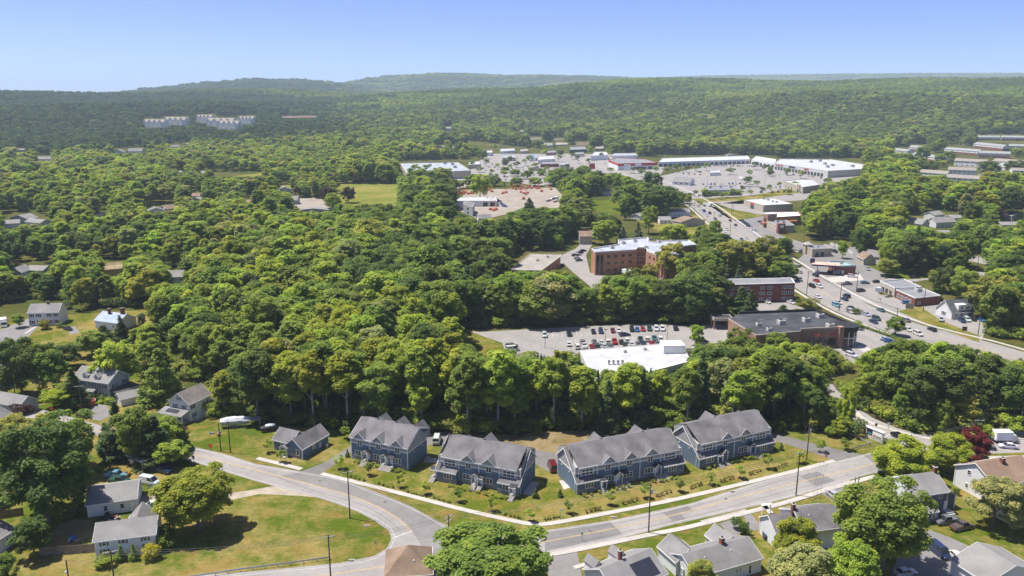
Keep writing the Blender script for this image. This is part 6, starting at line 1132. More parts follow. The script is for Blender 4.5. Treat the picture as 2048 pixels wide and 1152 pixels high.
# flag at the office
g=G(1213,548); e=empty('flagpole','flagpole with striped flag before the brick office','flagpole',g); MB().mat(WHITE).tube((0,0,0),(0,0,10),.08,.05,6).build('pole_shaft',e)
fb=MB(); FW=M('flag_white',(.75,.75,.75),.8,.02); 
for k in range(7): fb.mat(REDP if k%2==0 else FW).box(.1,-.02,9.8-.22*(k+1),1.9+.1*math.sin(k),.02,9.8-.22*k,True)
fb.mat(M('navy_fascia',(.03,.04,.12),.5)).box(.1,-.035,9.0,.9,.035,9.8,True).build('flag',e)
# people on the sidewalk
def person(px,py,label,shirt,trousers,lean=0,ang=0):
    g=G(px,py,.13); e=bpy.data.objects; J=[(0,0,.98),(0,0,1.2),(0,0,1.42),(0,0,1.52),(0,.0,1.66),(-.2,0,1.4),(-.27,.05,1.12),(-.25,-.12,.9),(.2,0,1.4),(.27,.05,1.12),(.25,-.12,.9),(-.1,0,.92),(-.12,-.08,.5),(-.12,.02,.08),(-.12,-.14,.04),(.1,0,.92),(.12,.12,.5),(.12,.24,.1),(.12,.1,.04)]
    E_=[(0,1),(1,2),(2,3),(3,4),(2,5),(5,6),(6,7),(2,8),(8,9),(9,10),(0,11),(11,12),(12,13),(13,14),(0,15),(15,16),(16,17),(17,18)]
    Rr=[.15,.14,.15,.06,.11,.07,.05,.035,.07,.05,.035,.1,.075,.05,.04,.1,.075,.05,.04]
    me=bpy.data.meshes.new('person'); me.from_pydata(J,E_,[]); o=link('person',me,None,g,ang); sk=o.modifiers.new('skin','SKIN'); 
    for v,r_ in zip(me.skin_vertices[0].data,Rr): v.radius=(r_,r_)
    me.skin_vertices[0].data[0].use_root=True; ss=o.modifiers.new('sub','SUBSURF'); ss.levels=1; ss.render_levels=1
    me.materials.append(trousers); tag(o,label,'person')
    MB().mat(shirt).hull([(.21*math.cos(a),.14*math.sin(a),.95) for a in np.linspace(0,6.28,9)[:-1]],[(.22*math.cos(a),.13*math.sin(a),1.46) for a in np.linspace(0,6.28,9)[:-1]]).build('shirt',o); MB().mat(DARK).hull([(.12*math.cos(a),.13*math.sin(a)+.02,1.66) for a in np.linspace(0,6.28,9)[:-1]],[(.07*math.cos(a),.08*math.sin(a)+.03,1.79) for a in np.linspace(0,6.28,9)[:-1]]).build('hair',o)
person(1710,968,'person in a blue shirt walking on the sidewalk, left of two',M('blue_shirt',(.1,.2,.4),.8),M('skin_and_shorts',(.25,.16,.12),.8),ang=.8); person(1717,966,'person in a red-brown shirt walking on the sidewalk, right of two',M('red_shirt',(.4,.12,.1),.8),MATS['skin_and_shorts'],ang=.8)

# parking bay lines
def bays(x0,y0,x1,y1,n,dx,dy,z):
    mb=MB().mat(WPAINT)
    for k in range(n+1):
        t=k/n; a=G(x0+(x1-x0)*t,y0+(y1-y0)*t); b=G(x0+(x1-x0)*t+dx,y0+(y1-y0)*t+dy); d=(b-a); d.normalize(); b=a+d*5.2; nn=Vector((-d.y,d.x,0))*.08
        mb.face(*[(p.x,p.y,z) for p in (a-nn,b-nn,b+nn,a+nn)])
    tag(mb.build('parking_lines'),kind='structure')
for q in [(1085,668,1345,655,27,1.5,7,.03),(1135,690,1330,678,22,-2,-7,.03),(1135,690,1330,678,22,2.0,7,.03),(1702,660,1778,690,12,14,2,.04),(1700,668,1765,697,10,-12,-2,.04),(1783,604,1835,622,10,-7,4,.03),(1400,371,1480,369,16,.6,3,.03),(1330,340,1430,334,26,.5,2.5,.03),(1430,333,1545,335,28,.5,2.5,.03),(1345,347,1470,341,24,.5,2.5,.03),(1480,347,1600,356,24,.5,2.5,.03),(950,336,1100,334,30,.4,2.2,.03),(965,346,1085,344,26,.4,2.2,.03),(1480,443,1509,463,9,5,-1,.03),(1925,628,1960,640,6,4,4,.05)]: bays(*q)
poly('hatched_paving',[(1706,693),(1722,689),(1745,699),(1728,704)],CONC,.036)
# ================================================================ trees
def pin(px,py,P):
    """vectorised point-in-polygon"""
    ins=np.zeros(px.shape,bool); n=len(P); j=n-1
    for i in range(n):
        xi,yi=P[i]; xj,yj=P[j]
        c=((yi>py)!=(yj>py))&(px<(xj-xi)*(py-yi)/((yj-yi) or 1e-9)+xi); ins^=c; j=i
    return ins
def crown_mesh(name,seed,H,base,rx,nclump,cr,nleaf,ls,shape='round',core=False,mat=LEAF,droop=0.0):
    """crown made of leaf clumps: leaf sized faces spread through the crown's volume"""
    r=np.random.RandomState(seed); hz=(H-base)/2; cz=base+hz
    cen=[];rad=[]
    nl=r.randint(5,9); lob=[(np.array([math.cos(a)*rx*.42*q,math.sin(a)*rx*.42*q,cz+hz*r.uniform(-.45,.5)]),r.uniform(.42,.66)) for a,q in zip(r.uniform(0,6.283,nl),r.uniform(.5,1.15,nl))]; lob.append((np.array([0,0,cz+hz*.45]),.55))
    k=0
    while len(cen)<nclump:
        d=r.normal(size=3); d/=np.linalg.norm(d); 
        if d[2]<-.75: continue
        rr=r.uniform(.62,1.03)
        if shape=='cone':
            t=r.uniform(0,1)**1.25; a=r.uniform(0,6.283); q=(1-t)*rx*r.uniform(.45,1.0)
            c=np.array([math.cos(a)*q,math.sin(a)*q,base+t*(H-base)*.97]); c_r=cr*(.45+.75*(1-t))
        else:
            w=1.0
            if shape=='tall': w=1-.35*max(0,d[2])
            c=np.array([d[0]*rx*rr*w,d[1]*rx*rr*w,cz+d[2]*hz*rr]); c*=1
            c_r=cr*r.uniform(.6,1.2)
            if r.rand()<.72:
                lc,lr=lob[r.randint(len(lob))]; c=lc+np.array([d[0]*rx*lr,d[1]*rx*lr,d[2]*hz*lr*.8])
                if c[2]+c_r>base+2*hz: c[2]=base+2*hz-c_r
                if c[2]<base: c[2]=base+abs(c[2]-base)*.5
            else: c[:2]*=1-c_r/rx*.55; c[2]=cz+(c[2]-cz)*(1-c_r/hz*.55)
        cen.append(c);rad.append(c_r); k+=1
    cen=np.array(cen);rad=np.array(rad)
    n=nleaf; ci=r.choice(nclump,n,p=rad**2/np.sum(rad**2)); 
    d=r.normal(size=(n,3)); d[:,2]=np.abs(d[:,2])*np.where(r.rand(n)<.8,1,-1); 
    outw=cen[ci]-np.array([0,0,cz]); outw/=np.linalg.norm(outw,axis=1)[:,None]+1e-6
    d=d/np.linalg.norm(d,axis=1)[:,None]+outw*.55; d/=np.linalg.norm(d,axis=1)[:,None]
    rr=rad[ci]*r.uniform(.35,1.3,n)**.8; p=cen[ci]+d*rr[:,None]*np.array([1,1,.8])
    if droop: p[:,2]-=droop*np.hypot(p[:,0],p[:,1])
    nm=d*.7+r.normal(size=(n,3))*.5+np.array([0,0,1.1]); nm/=np.linalg.norm(nm,axis=1)[:,None]
    t=np.cross(nm,r.normal(size=(n,3))); t/=np.linalg.norm(t,axis=1)[:,None]+1e-9; b=np.cross(nm,t)
    s=ls*r.uniform(.6,1.35,n)[:,None]
    v=np.stack([p-t*s,p-b*s*.62+nm*s*.1,p+t*s,p+b*s*.62+nm*s*.1],1).reshape(-1,3)
    f=np.arange(4*n).reshape(n,4)
    ctint=r.uniform(.35,.85,nclump)
    tint=np.clip(ctint[ci]+r.normal(size=n)*.16,0,1); tint=np.repeat(tint,4)
    if core:   # twigs and inner foliage of every clump
        ico=[(0,0,1),(0,0,-1)]+[(math.cos(a)*.9,math.sin(a)*.9,z) for z,o in ((.45,0),(-.45,.63)) for a in [o+i*1.2566 for i in range(5)]]
        fi=[(0,2+i,2+(i+1)%5) for i in range(5)]+[(1,7+(i+1)%5,7+i) for i in range(5)]+[(2+i,7+i,2+(i+1)%5) for i in range(5)]+[(7+i,7+(i+1)%5,2+(i+1)%5) for i in range(5)]
        ico=np.array(ico)
        cv=(cen[:,None,:]+ico[None]*rad[:,None,None]*.74*r.uniform(.8,1.15,(nclump,12,1)))
        if droop: cv[...,2]-=droop*np.hypot(cv[...,0],cv[...,1])
        nv=len(v); v=np.concatenate([v,cv.reshape(-1,3)]); fc=(np.array(fi)[None]+(np.arange(nclump)*12)[:,None,None]+nv).reshape(-1,3)
        tint=np.concatenate([tint,np.full(nclump*12,.4)])
    else: fc=np.zeros((0,3),int)
    me=bpy.data.meshes.new(name); me.vertices.add(len(v)); me.vertices.foreach_set('co',v.astype(np.float32).ravel())
    li=np.concatenate([f.ravel(),fc.ravel()]).astype(np.int32); me.loops.add(len(li)); me.loops.foreach_set('vertex_index',li)
    ls_=np.concatenate([np.arange(len(f))*4,len(f)*4+np.arange(len(fc))*3]).astype(np.int32)
    me.polygons.add(len(ls_)); me.polygons.foreach_set('loop_start',ls_); me.update(calc_edges=True)
    at=me.attributes.new('tint','FLOAT','POINT'); at.data.foreach_set('value',tint.astype(np.float32))
    me.materials.append(mat); return me
def trunk_mesh(name,seed,H,r0,spread,nl=6,lean=.0,mat=None):
    r=random.Random(seed); b=MB().mat(mat or BARK); p=Vector((0,0,-.3)); rr=r0; top=None
    for k in range(4):
        q=Vector((r.uniform(-.3,.3)*k*.5,r.uniform(-.3,.3)*k*.5,H*(k+1)/4)); b.tube(p,q,rr,rr*.72,7); p=q; rr*=.72
        if k>=1:
            for j in range(nl//2):
                a=r.uniform(0,6.28); L=spread*r.uniform(.5,.95); e=q+Vector((math.cos(a)*L,math.sin(a)*L,L*.9)); m=q.lerp(e,.5)+Vector((0,0,.2)); b.tube(q,m,rr*.6,rr*.4,5); b.tube(m,e,rr*.4,rr*.12,5)
    return b.mesh(name)
# broadleaf kinds, modelled 20 m tall
BL=[]
specs=[('round',20,4.5,5.2,60,1.7),('round',20,6.5,4.6,52,1.6),('tall',20,4.0,4.0,54,1.45),('round',20,3.5,6.0,78,1.75),('tall',20,7.5,3.9,44,1.4),('round',20,5.0,5.6,64,1.9)]
for i,(sh,H,b,rx,nc,cr) in enumerate(specs):
    BL.append((crown_mesh('broadleaf_crown',10+i,H,b,rx,int(nc*1.5),cr*.92,14000,.34,sh),trunk_mesh('broadleaf_trunk',30+i,H*.72,.42,rx*.7,mat=BARKP if i in (2,4) else BARK),H,rx))
CON=[(crown_mesh('conifer_crown',50+i,20,1.5,4.0-i*.6,90,1.35,8000,.34,'cone',droop=.12),trunk_mesh('conifer_trunk',60+i,17,.32,1.2,4),20,4.0-i*.6) for i in range(3)]
YT=[(crown_mesh('sapling_crown',70+i,3.6,1.0,1.0,16,.42,900,.13,'round'),trunk_mesh('sapling_trunk',80+i,2.6,.05,.5,4),3.6,1.0) for i in range(3)]
SH=[(crown_mesh('shrub_crown',90+i,2.0,.0,1.15,22,.5,1600,.11,'round'),None,2.0,1.15) for i in range(2)]
ARB=[(crown_mesh('arborvitae_crown',95,4.0,.0,.85,40,.5,2200,.11,'cone'),None,4.0,.85)]
SHT=[(crown_mesh('open_grown_crown',140+i,15,.8,6.0,90,1.4,10000,.34,'round'),trunk_mesh('open_grown_trunk',145+i,9,.4,3.6),15,6.0) for i in range(4)]
BIGT=[(crown_mesh('shade_tree_crown',100+i,15,.7+i*.4,6.6,150,1.35,30000,.27,'round'),trunk_mesh('shade_tree_trunk',110+i,9,.5,4.2),15,6.6) for i in range(3)]
WIL=[(crown_mesh('spreading_crown',120,10,2.5,5.2,60,1.1,9000,.26,'round',core=False),trunk_mesh('spreading_trunk',121,6,.3,3.2),10,5.2)]
def dead_mesh(name,seed,mat):
    r=random.Random(seed); b=MB().mat(mat)
    def br(p,d,L,rad,dep):
        e=p+d*L; b.tube(p,e,rad,rad*.6,5)
        if dep: 
            for _ in range(3): br(p.lerp(e,r.uniform(.45,1)),(d+Vector((r.uniform(-.7,.7),r.uniform(-.7,.7),r.uniform(-.1,.5)))).normalized(),L*r.uniform(.45,.7),rad*.5,dep-1)
    br(Vector((0,0,-.3)),Vector((.03,0,1)),9,.28,0); br(Vector((.27,0,8.5)),Vector((.1,.1,1)).normalized(),7,.17,3); br(Vector((.1,0,5)),Vector((-.4,.1,1)).normalized(),5,.1,2); return b.mesh(name)
TONE={'deep':(.052,.098,.042),'dark':(0.108,0.159,0.041),'mid':(0.184,0.254,0.052),'bright':(0.272,0.346,0.054),'yellow':(.265,.305,.040),'grey':(0.279,0.305,0.141),'blue':(.105,.150,.118),'pine':(0.099,0.147,0.062),'lime':(.27,.33,.03),'purple':(.075,.036,.040),'maroon':(.13,.085,.04),'crimson':(.145,.028,.034),'gold':(.38,.37,.02),'olive':(0.260,0.283,0.070)}  # 'deep' is leaf green with cloud shade put into the colour
TW={'deep':'deep green','dark':'dark green','mid':'mid green','bright':'bright green','yellow':'yellow green','grey':'grey green','blue':'blue green','pine':'dark needled','lime':'lime green','purple':'dark purple','crimson':'crimson leaved','gold':'golden yellow','olive':'olive green'}
def jit(c,r=rnd,a=.14):
    k=1+r.uniform(-a,a); return (c[0]*k*(1+r.uniform(-.08,.08)),c[1]*k,c[2]*k,1)
def put_tree(proto,loc,sx,sz,tone,name,label,cat,group=None,rz=None,parts=True):
    cm,tm,_,_=proto; rz=rnd.uniform(0,6.28) if rz is None else rz
    if tm is None:
        o=link(name,cm,None,loc,rz); o.scale=(sx,sx*rnd.uniform(.92,1.08),sz); o.color=jit(TONE[tone]); tag(o,label,cat,group); return o
    e=empty(name,label,cat,loc,rz,group); e.scale=(sx,sx,sz)
    c=link('crown',cm,e); c.color=jit(TONE[tone])
    if parts: link('trunk',tm,e)
    return e
def top_h(g,py):
    lo,hi=0.,45.
    for _ in range(30):
        m=(lo+hi)/2
        if PJ(g.x,g.y,g.z+m)[1]>py: lo=m
        else: hi=m
    return lo
def T(px,by,wpx,hpx,kind,tone,label,group=None,name='broadleaf_tree',cat='tree'):
    g=GT(px,by); dep=g.y*cp+(CH-g.z)*sp; wm=wpx*dep/F; h=top_h(g,by-hpx)
    kind=SHT if kind is BL else kind; pr=kind[rnd.randrange(len(kind))]; return put_tree(pr,g,wm/2/pr[3]*.95,h/pr[2],tone,name,label,cat,group)
# ---- trees that stand by themselves (picture x of trunk, base y, width and height in the picture)
T(398,1060,140,118,BIGT,'yellow','big round yellow-green maple casting its shadow on the corner field')
T(985,1195,222,128,BIGT,'mid','big dark round tree between the road junction and the brown roof')
T(1762,1140,172,176,BIGT,'mid','largest dense green tree, beside the dark blue-grey house')
T(95,1045,185,205,BIGT,'dark','huge dark tree left of the white garage')
T(60,960,150,130,BIGT,'olive','broad tree between the yellow house and the road')
T(125,950,130,125,BIGT,'mid','full green tree at the roadside beside the huge dark tree')
T(1805,960,120,82,BIGT,'yellow','wide bright yellow-green maple in front of the junction')
T(1895,945,85,75,BIGT,'yellow','round bright maple beside the crimson tree')
T(1940,925,72,68,BIGT,'crimson','crimson-leaved tree left of the box truck')
T(1590,1130,95,95,BIGT,'yellow','bright green tree in front of the charcoal-roofed house')
T(1605,1230,150,135,BIGT,'grey','grey-green tree at the bottom edge beside the white ranch house')
T(1690,1215,115,132,BIGT,'bright','bright tree at the bottom edge under the largest green tree')
T(1985,1055,110,100,BIGT,'grey','silvery green tree in the yard below the tan-roofed house')
T(1400,1200,70,80,BIGT,'olive','olive tree at the bottom edge in front of the white ranch house')
T(70,1115,75,75,BL,'dark','small dark tree inside the corner of the wooden fence')
T(1990,1215,60,60,BIGT,'bright','bright tree at the bottom right corner')
T(10,1190,60,80,BIGT,'mid','tree at the bottom left corner')
for i,(x,y,w_,h,k,t,l) in enumerate([(240,915,70,115,CON,'pine','pine at the left of the clump by the road'),(275,925,75,110,BL,'mid','green tree in the middle of the clump by the road'),(315,925,70,95,CON,'pine','dark pine in the clump above the food trailer'),(340,905,60,70,BL,'bright','bright low tree at the right of the clump'),(365,900,30,55,CON,'mid','slim spruce at the right end of the clump by the road'),(345,930,75,50,BL,'bright','low leafy tree behind the dark pickup'),(215,905,40,60,CON,'dark','small dark spruce beside the road left of the clump'),(290,895,55,60,BL,'mid','rounded tree at the back of the clump by the road')]):
    T(x,y,w_,h,k,t,l,'clump of trees above the food trailer','conifer_tree' if k is CON else 'broadleaf_tree')
for x,y,w_,h,k,t,l in [(45,790,95,115,BL,'dark','dark tree beside the grey and white houses at the left edge'),(110,790,70,90,BL,'mid','tree left of the grey long house'),(150,815,50,80,CON,'dark','conifer in front of the grey long house'),(125,815,85,40,WIL,'lime','low spreading lime-green tree by the grey house'),
    (45,850,55,40,WIL,'purple','purple-leaved tree at the road beside the yellow house'),(42,875,14,34,ARB,'dark','dark columnar arborvitae beside the yellow house'),(325,805,80,110,CON,'mid','tall pointed tree between the grey house and the white farmhouse'),(240,780,90,95,BL,'bright','leafy tree behind the grey long house'),
    (185,712,66,50,BL,'mid','round tree at the lower edge of the left meadow'),(135,735,60,46,BL,'dark','dark tree between the meadow and the grey long house'),(15,735,70,60,BL,'dark','dark tree at the left edge below the meadow'),(75,745,70,62,BL,'mid','full tree left of the grey long house above the road'),(40,655,26,28,BL,'bright','small tree on the driveway left of the white colonial'),(90,658,24,20,BL,'olive','low tree in front of the white colonial'),(120,655,16,9,SH,'mid','round bush beside the white colonial'),(210,690,60,40,CON,'pine','dark conifers in front of the blue-roofed house'),(245,690,30,60,CON,'pine','dark conifer right of the blue-roofed house'),(285,655,20,28,BL,'blue','grey-green tree on the meadow right of the blue-roofed house'),
    (1475,575,110,95,BL,'olive','pale wide tree between the office and the highway'),(1525,545,75,75,BL,'olive','pale willow-like tree beside the highway'),(1560,560,50,40,BL,'mid','tree at the highway above the brick apartments'),(1452,590,25,60,CON,'blue','blue spruce left of the pale wide tree'),(1475,590,28,60,CON,'blue','blue spruce beside the brick apartments'),
    (1340,560,70,75,BL,'olive','yellowish tree in front of the brick office'),(1265,575,45,40,BL,'mid','round tree in the drive of the brick office'),(1295,575,40,45,BL,'olive','light tree at the entrance of the brick office'),(1215,545,20,20,BL,'mid','small tree at the left end of the brick office'),
    (1385,590,80,90,BL,'mid','tree at the right end of the brick office'),(1420,620,90,90,BL,'dark','dark tree left of the brick apartments'),(1365,625,80,80,BL,'mid','green tree in front of the brick office drive'),(1480,628,50,55,CON,'pine','pine in front of the brick apartments'),(1500,640,40,60,CON,'pine','pine beside the apartment parking lot'),
    (1565,640,40,30,CON,'pine','pine at the top edge of the drugstore roof'),(1600,648,35,30,BL,'olive','leafy shrub tree behind the drugstore'),(1585,555,24,24,BL,'mid','small tree at the end of the brick apartments'),
    (1300,395,50,52,BL,'dark','dark round tree beside the highway before the shopping plaza'),(1297,468,36,58,BL,'bright','bright tall tree in front of the small white houses'),(1320,432,90,60,BL,'dark','wide dark tree mass left of the highway'),(1250,420,70,52,BL,'mid','green tree left of the meadow by the highway'),(1235,380,30,35,BL,'mid','tree left of the red-roofed store'),(1210,490,60,50,BL,'bright','bright tree behind the brick office'),
    (1245,490,22,38,CON,'blue','blue spruce left behind the brick office'),(1275,486,24,42,CON,'blue','tall blue spruce behind the brick office'),(1350,500,70,52,BL,'bright','round tree behind the right wing of the office'),(1410,510,60,60,BL,'mid','tree beside the highway above the office'),(1430,480,30,40,BL,'bright','small tree between the office and the highway'),(1250,440,26,44,BL,'dark','narrow dark tree on the meadow'),
    (1825,525,110,70,BL,'mid','very wide round tree right of the gas station'),(1860,520,70,60,BL,'mid','round tree beside the very wide one'),(1775,580-28,46,36,BL,'olive','bushy tree on the green verge by the gas station'),(1767,590-45,26,60,BL,'bright','tall thin tree right of the gas station'),(1685,517,22,36,BL,'bright','bright small tree behind the bank'),(1718,515,40,60,BL,'dark','dark tree behind the gas station'),
    (1885,585,50,52,BL,'dark','dark tree behind the dark-roofed shop'),(1925,600,60,60,BL,'mid','green tree right of the dark-roofed shop'),(1990,640,110,90,BL,'olive','wide tree behind the small white office house'),(1870,600,24,50,CON,'dark','pointed tree behind the dark-roofed shop'),
    (1790,672,40,38,BL,'mid','round tree on the highway verge right of the drugstore'),(1392,690,34,40,BL,'bright','young bright tree in the rear parking lot'),(1690,655,14,14,BL,'dark','dark little tree at the corner of the drugstore'),
    (1548,712,52,46,BL,'mid','tree in front of the drugstore wall'),(1478,716,64,62,BL,'mid','tree at the left corner of the drugstore'),(1630,735,34,46,BL,'bright','narrow tree at the drugstore wall'),(1602,748,42,48,BL,'bright','leafy tree below the drugstore sign'),
    (1690,850,36,70,BL,'bright','slim bright tree at the entrance road'),(1680,870,45,36,BL,'yellow','bushy low tree left of the entrance road'),(1665,873,28,20,SH,'bright','bush near the entrance road'),(1690,900,24,22,YT,'mid','young tree inside the white guard rail'),(1920,860,70,110,CON,'olive','tall olive conifer behind the stone gate'),(1880,868,45,70,BL,'mid','leafy tree at the stone gate'),
    (1710,405,36,44,BL,'dark','dark tree in front of the white-roofed superstore'),(1780,402,50,36,BL,'mid','tree at the right end of the superstore'),(1540,350,14,18,BL,'mid','single tree in the plaza parking lot'),
    (960,398,44,50,BL,'bright','large light tree in the middle of the lift yard'),(1058,425,30,30,CON,'dark','dark conifer in front of the lift yard')]:
    T(x,y,w_,h,k,t,l,None,'conifer_tree' if k is CON else ('shrub' if k is SH else 'broadleaf_tree'),'shrub' if k is SH else 'tree')
# purple beeches and single coloured trees in the suburb
for x,y,w_,h,t,l in [(655,408,30,34,'purple','dark purple beech left of the field'),(697,406,32,32,'purple','second purple beech beside the field'),(600,395,26,24,'purple','purple tree among the far suburb roofs'),(160,536,34,22,'purple','purple tree left of the timber-framed house'),(1450+535,440,44,34,'purple','dark purple tree beyond the right-hand houses'),(1820,420,50,36,'gold','golden yellow tree in the dark woodland on the right'),(30,540,22,20,'purple','purple tree by the small white house at the left edge')]:
    T(x,y,w_,h,BL,t,l)
# planted young trees along the townhouse lawn
yt=[(564,924),(569,938-3),(552,907-6),(681,937),(740,950),(799,973),(850,989),(913,1003),(981,1022),(1060,1043),(1136,1027),(1219,1010),(1290,995),(1359,983),(1478-10,947-2),(1420,968),(1358,984),(1536,937-2),(1590,905-3),(1640,902)]
yt=[(563,925),(537,905),(680,938),(738,950),(800,975),(852,989),(916,1004),(983,1022),(1060,1043),(1136,1027),(1219,1010),(1290,996),(1359,983),(1420,970),(1480,957),(1536,938),(1598,926),(1640,904),(690,878),(668,862)]
for i,(x,y) in enumerate(yt):
    side='left' if x<1060 else 'right'
    lab=['thin young tree in front of the small blue house','thin young tree left of the small blue house','young tree at the corner of the townhouse driveway','young tree left in front of the first townhouse row','young tree before the right end of the first townhouse row','young tree before the gap between the first two rows','young tree left in front of the second townhouse row','young tree before the porch of the second townhouse row','young tree before the right end of the second townhouse row','young tree at the bend of the sidewalk','young tree before the left end of the third townhouse row','young tree left of centre before the third townhouse row','young tree behind the streetlight pole','young tree before the right end of the third row','young tree before the gap between third and fourth rows','young tree before the doors of the fourth row','young tree beside the tall pole with a crossarm','young tree near the red hydrant','young tree behind the small blue house','young tree at the wood edge by the first driveway'][i]
    T(x,y,20,27,YT,'bright' if i%3 else 'mid',lab,'young trees planted on the townhouse lawn','young_tree')
    if i<18: 
        g=G(x,y); b=MB().mat(M('mulch',(.075,.045,.03),.95,.25,1,4)); rr=[(g.x+.75*math.cos(a)*rnd.uniform(.85,1.15),g.y+.75*math.sin(a)*rnd.uniform(.85,1.15)) for a in np.linspace(0,6.28,11)[:-1]]
        b.hull([(a,c,-.02) for a,c in rr],[(g.x+(a-g.x)*.8,g.y+(c-g.y)*.8,.06) for a,c in rr]); tag(b.build('mulch_ring'),kind='structure')
# rows of tiny shrubs between them
rows=[(700,953,4,8,4),(760,967,4,8,4),(820,983,4,8,4),(873,998,4,8,4),(946,1013,4,9,4.5),(1088,1039,4,9,-2),(1170,1029-5,4,8,-2),(1248,1018-2,4,8,-2.5),(1316,993,4,8,-2.5),(1385,978-14,4,8,-2.5),(1384,975,4,6,-2),(1443,966,4,7,-2),(1501,949,4,6,-2),(1552,936,4,6,-2.5)]
rows=[(700,954,4,9,2.6),(757,968,4,9,2.6),(815,984,4,9,2.6),(869,996,4,9,3),(1010,1030,4,9,2),(1088,1040,4,9,-2),(1172,1026,4,9,-2),(1248,1008,4,9,-2.5),(1316,993,4,8,-2.5),(1383,977,4,6.5,-2.2),(1444,964,4,7,-2),(1500,950,4,6.5,-2.2),(1552,939,4,6.5,-2.5)]
rw=['left of the first row','before the first row','right of the first row','before the second row','at the sidewalk bend, left','at the sidewalk bend, right','left before the third row','in the middle before the third row','right before the third row','before the gap of the last rows','left before the fourth row','before the doors of the fourth row','right before the fourth row']
SMS=[(crown_mesh('small_shrub_crown',97,.95,.0,.42,9,.22,300,.07,'round'),None,.95,.42)]
for k,(x,y,n,dx,dy) in enumerate(rows):
    for j in range(n):
        g=G(x+dx*j,y+dy*j); put_tree(SMS[0],g,1.0*rnd.uniform(.8,1.15),rnd.uniform(.8,1.15),'olive' if k<6 else 'maroon','small_shrub','%s shrub, %s from the left in the row %s'%('olive' if k<6 else 'reddish',ordn[j],rw[k]),'shrub','small shrubs in rows on the townhouse lawn')
# bushes and hedges around houses
for x,y,w_,h,k,t,l in [(243,1122,17,34,ARB,'mid','left clipped cone bush at the white cape house door'),(268,1120,17,34,ARB,'mid','right clipped cone bush at the white cape house door'),(303,1118,32,28,SH,'gold','rounded yellow bush at the corner of the white cape house'),(212,1130,44,20,SH,'bright','spreading low bush before the white cape house'),
    (328,1098,36,30,SH,'mid','large green hedge bush right of the white cape house'),(338,1080,34,34,SH,'dark','rear green hedge bush right of the white cape house'),(285,1030,18,12,SH,'bright','low bush at the garage corner'),(298,1035,10,26,ARB,'dark','left of two dark thin arborvitae by the garage'),(306,1037,10,26,ARB,'dark','right of two dark thin arborvitae by the garage'),
    (695,914,8,17,ARB,'dark','dark cone shrub at the left end of the first row'),(1071,996,13,18,ARB,'dark','dark cone shrub beside the second townhouse row'),(1120,993,13,16,ARB,'dark','dark cone shrub beside the third townhouse row'),(1562,900,10,15,ARB,'dark','dark cone shrub beside the fourth townhouse row'),(1545,888,8,12,ARB,'dark','small cone shrub at the rear of the fourth row'),
    (1474,1058,24,24,SH,'dark','left round bush between the driveways'),(1488,1070,26,26,SH,'dark','right round bush between the driveways'),(1912,990,14,14,SH,'dark','dark bush between the grey and the white house'),(1545,1040,16,12,SH,'olive','small bush at the white gate'),(365,868,20,14,SH,'purple','purple bush before the white farmhouse porch'),
    (205,806,14,16,ARB,'bright','light cone bush at the corner of the grey house'),(220,806,26,11,SH,'bright','low hedge at the corner of the grey house'),(190,800,24,14,SH,'dark','dark foundation bush before the grey house'),(229,815,12,14,SH,'dark','round dark bush beside the small shed'),(1180+24,1140,20,24,SH,'olive','olive bush at the left wall of the grey-roofed white house'),(1970,875,34,26,SH,'bright','bright bush right of the stone gate'),(2020,862,50,34,SH,'bright','wide bright bush at the right road edge'),(1708,645-20,30,8,SH,'dark','clipped hedge at the drugstore parking entrance')]:
    T(x,y,w_,h,k,t,l,None,'shrub','shrub')
for k in range(16):
    t=k/15; g=G(1712,650).lerp(G(1808,684),t); put_tree(SH[0],g,.75,.6*rnd.uniform(.9,1.1),'mid','hedge_shrub','clipped hedge shrub between the drugstore lot and the highway, %s from its upper end'%ordn[k],'shrub','hedge between the drugstore lot and the highway')
# foundation planting before the townhouses
for ri,(A_,B_,n) in enumerate([((707,921),(812,944),16),((882,968),(1020,997),18),((1165,992),(1360,952),16),((1412,936),(1540,908),14)]):
    for j in range(n):
        t=(j+.5)/n
        if rnd.random()<.1: continue
        a,b=G(*A_),G(*B_); p=a.lerp(b,t)+Vector((rnd.uniform(-.3,.3),-.6+rnd.uniform(-.6,.3),0))
        put_tree(SMS[0],p,rnd.uniform(.9,1.6),rnd.uniform(.7,1.2),rnd.choice(['olive','bright','mid','yellow']),'foundation_shrub','small foundation shrub along the front of the %s townhouse row'%['first','second','third','fourth'][ri],'shrub','foundation shrubs along the %s row'%['first','second','third','fourth'][ri])
# small trees on the parking islands and along the highway
LT=[(crown_mesh('lot_tree_crown',130+i,7,1.6,2.4,22,.9,900,.34,'round'),trunk_mesh('lot_tree_trunk',135+i,4.5,.12,1.2,4),7,2.4) for i in range(2)]
ISL=[(1334,345),(1352,343),(1371,343),(1392,341),(1412,340),(1462,348),(1497,352),(1508,338),(1527,341),(1541,352),(1572,349),(1600,356),(1389,391),(1410,392),(1432,395),(1443,398),(1453,394),(1467,393),(1486,382),(1493,372),(1503,390),(1513,372),(1478,392),(1500,368),(945,334),(958,343),(972,331),(985,348),(997,338),(1009,352),(1021,341),(1034,334),(1046,357),(1060,347),(1071,339),(1083,356),(1094,345),(1048,330),(1020,326),(1110,352),(1124,348),(1132,338),(1157,326),(1168,341),(1176,331),(990,300),(1004,296),(1120,322),(1090,312),(1145,318),(1200,318),(1222,345),(1264,345),(1283,352),(1310,345),(1590,376),(1575,388),(1557,378),(1541,384),(1524,390),(1650,366),(1660,372),(1400,418),(1419,398),(1090,300),(1040,288),(980,288),(1180,306)]
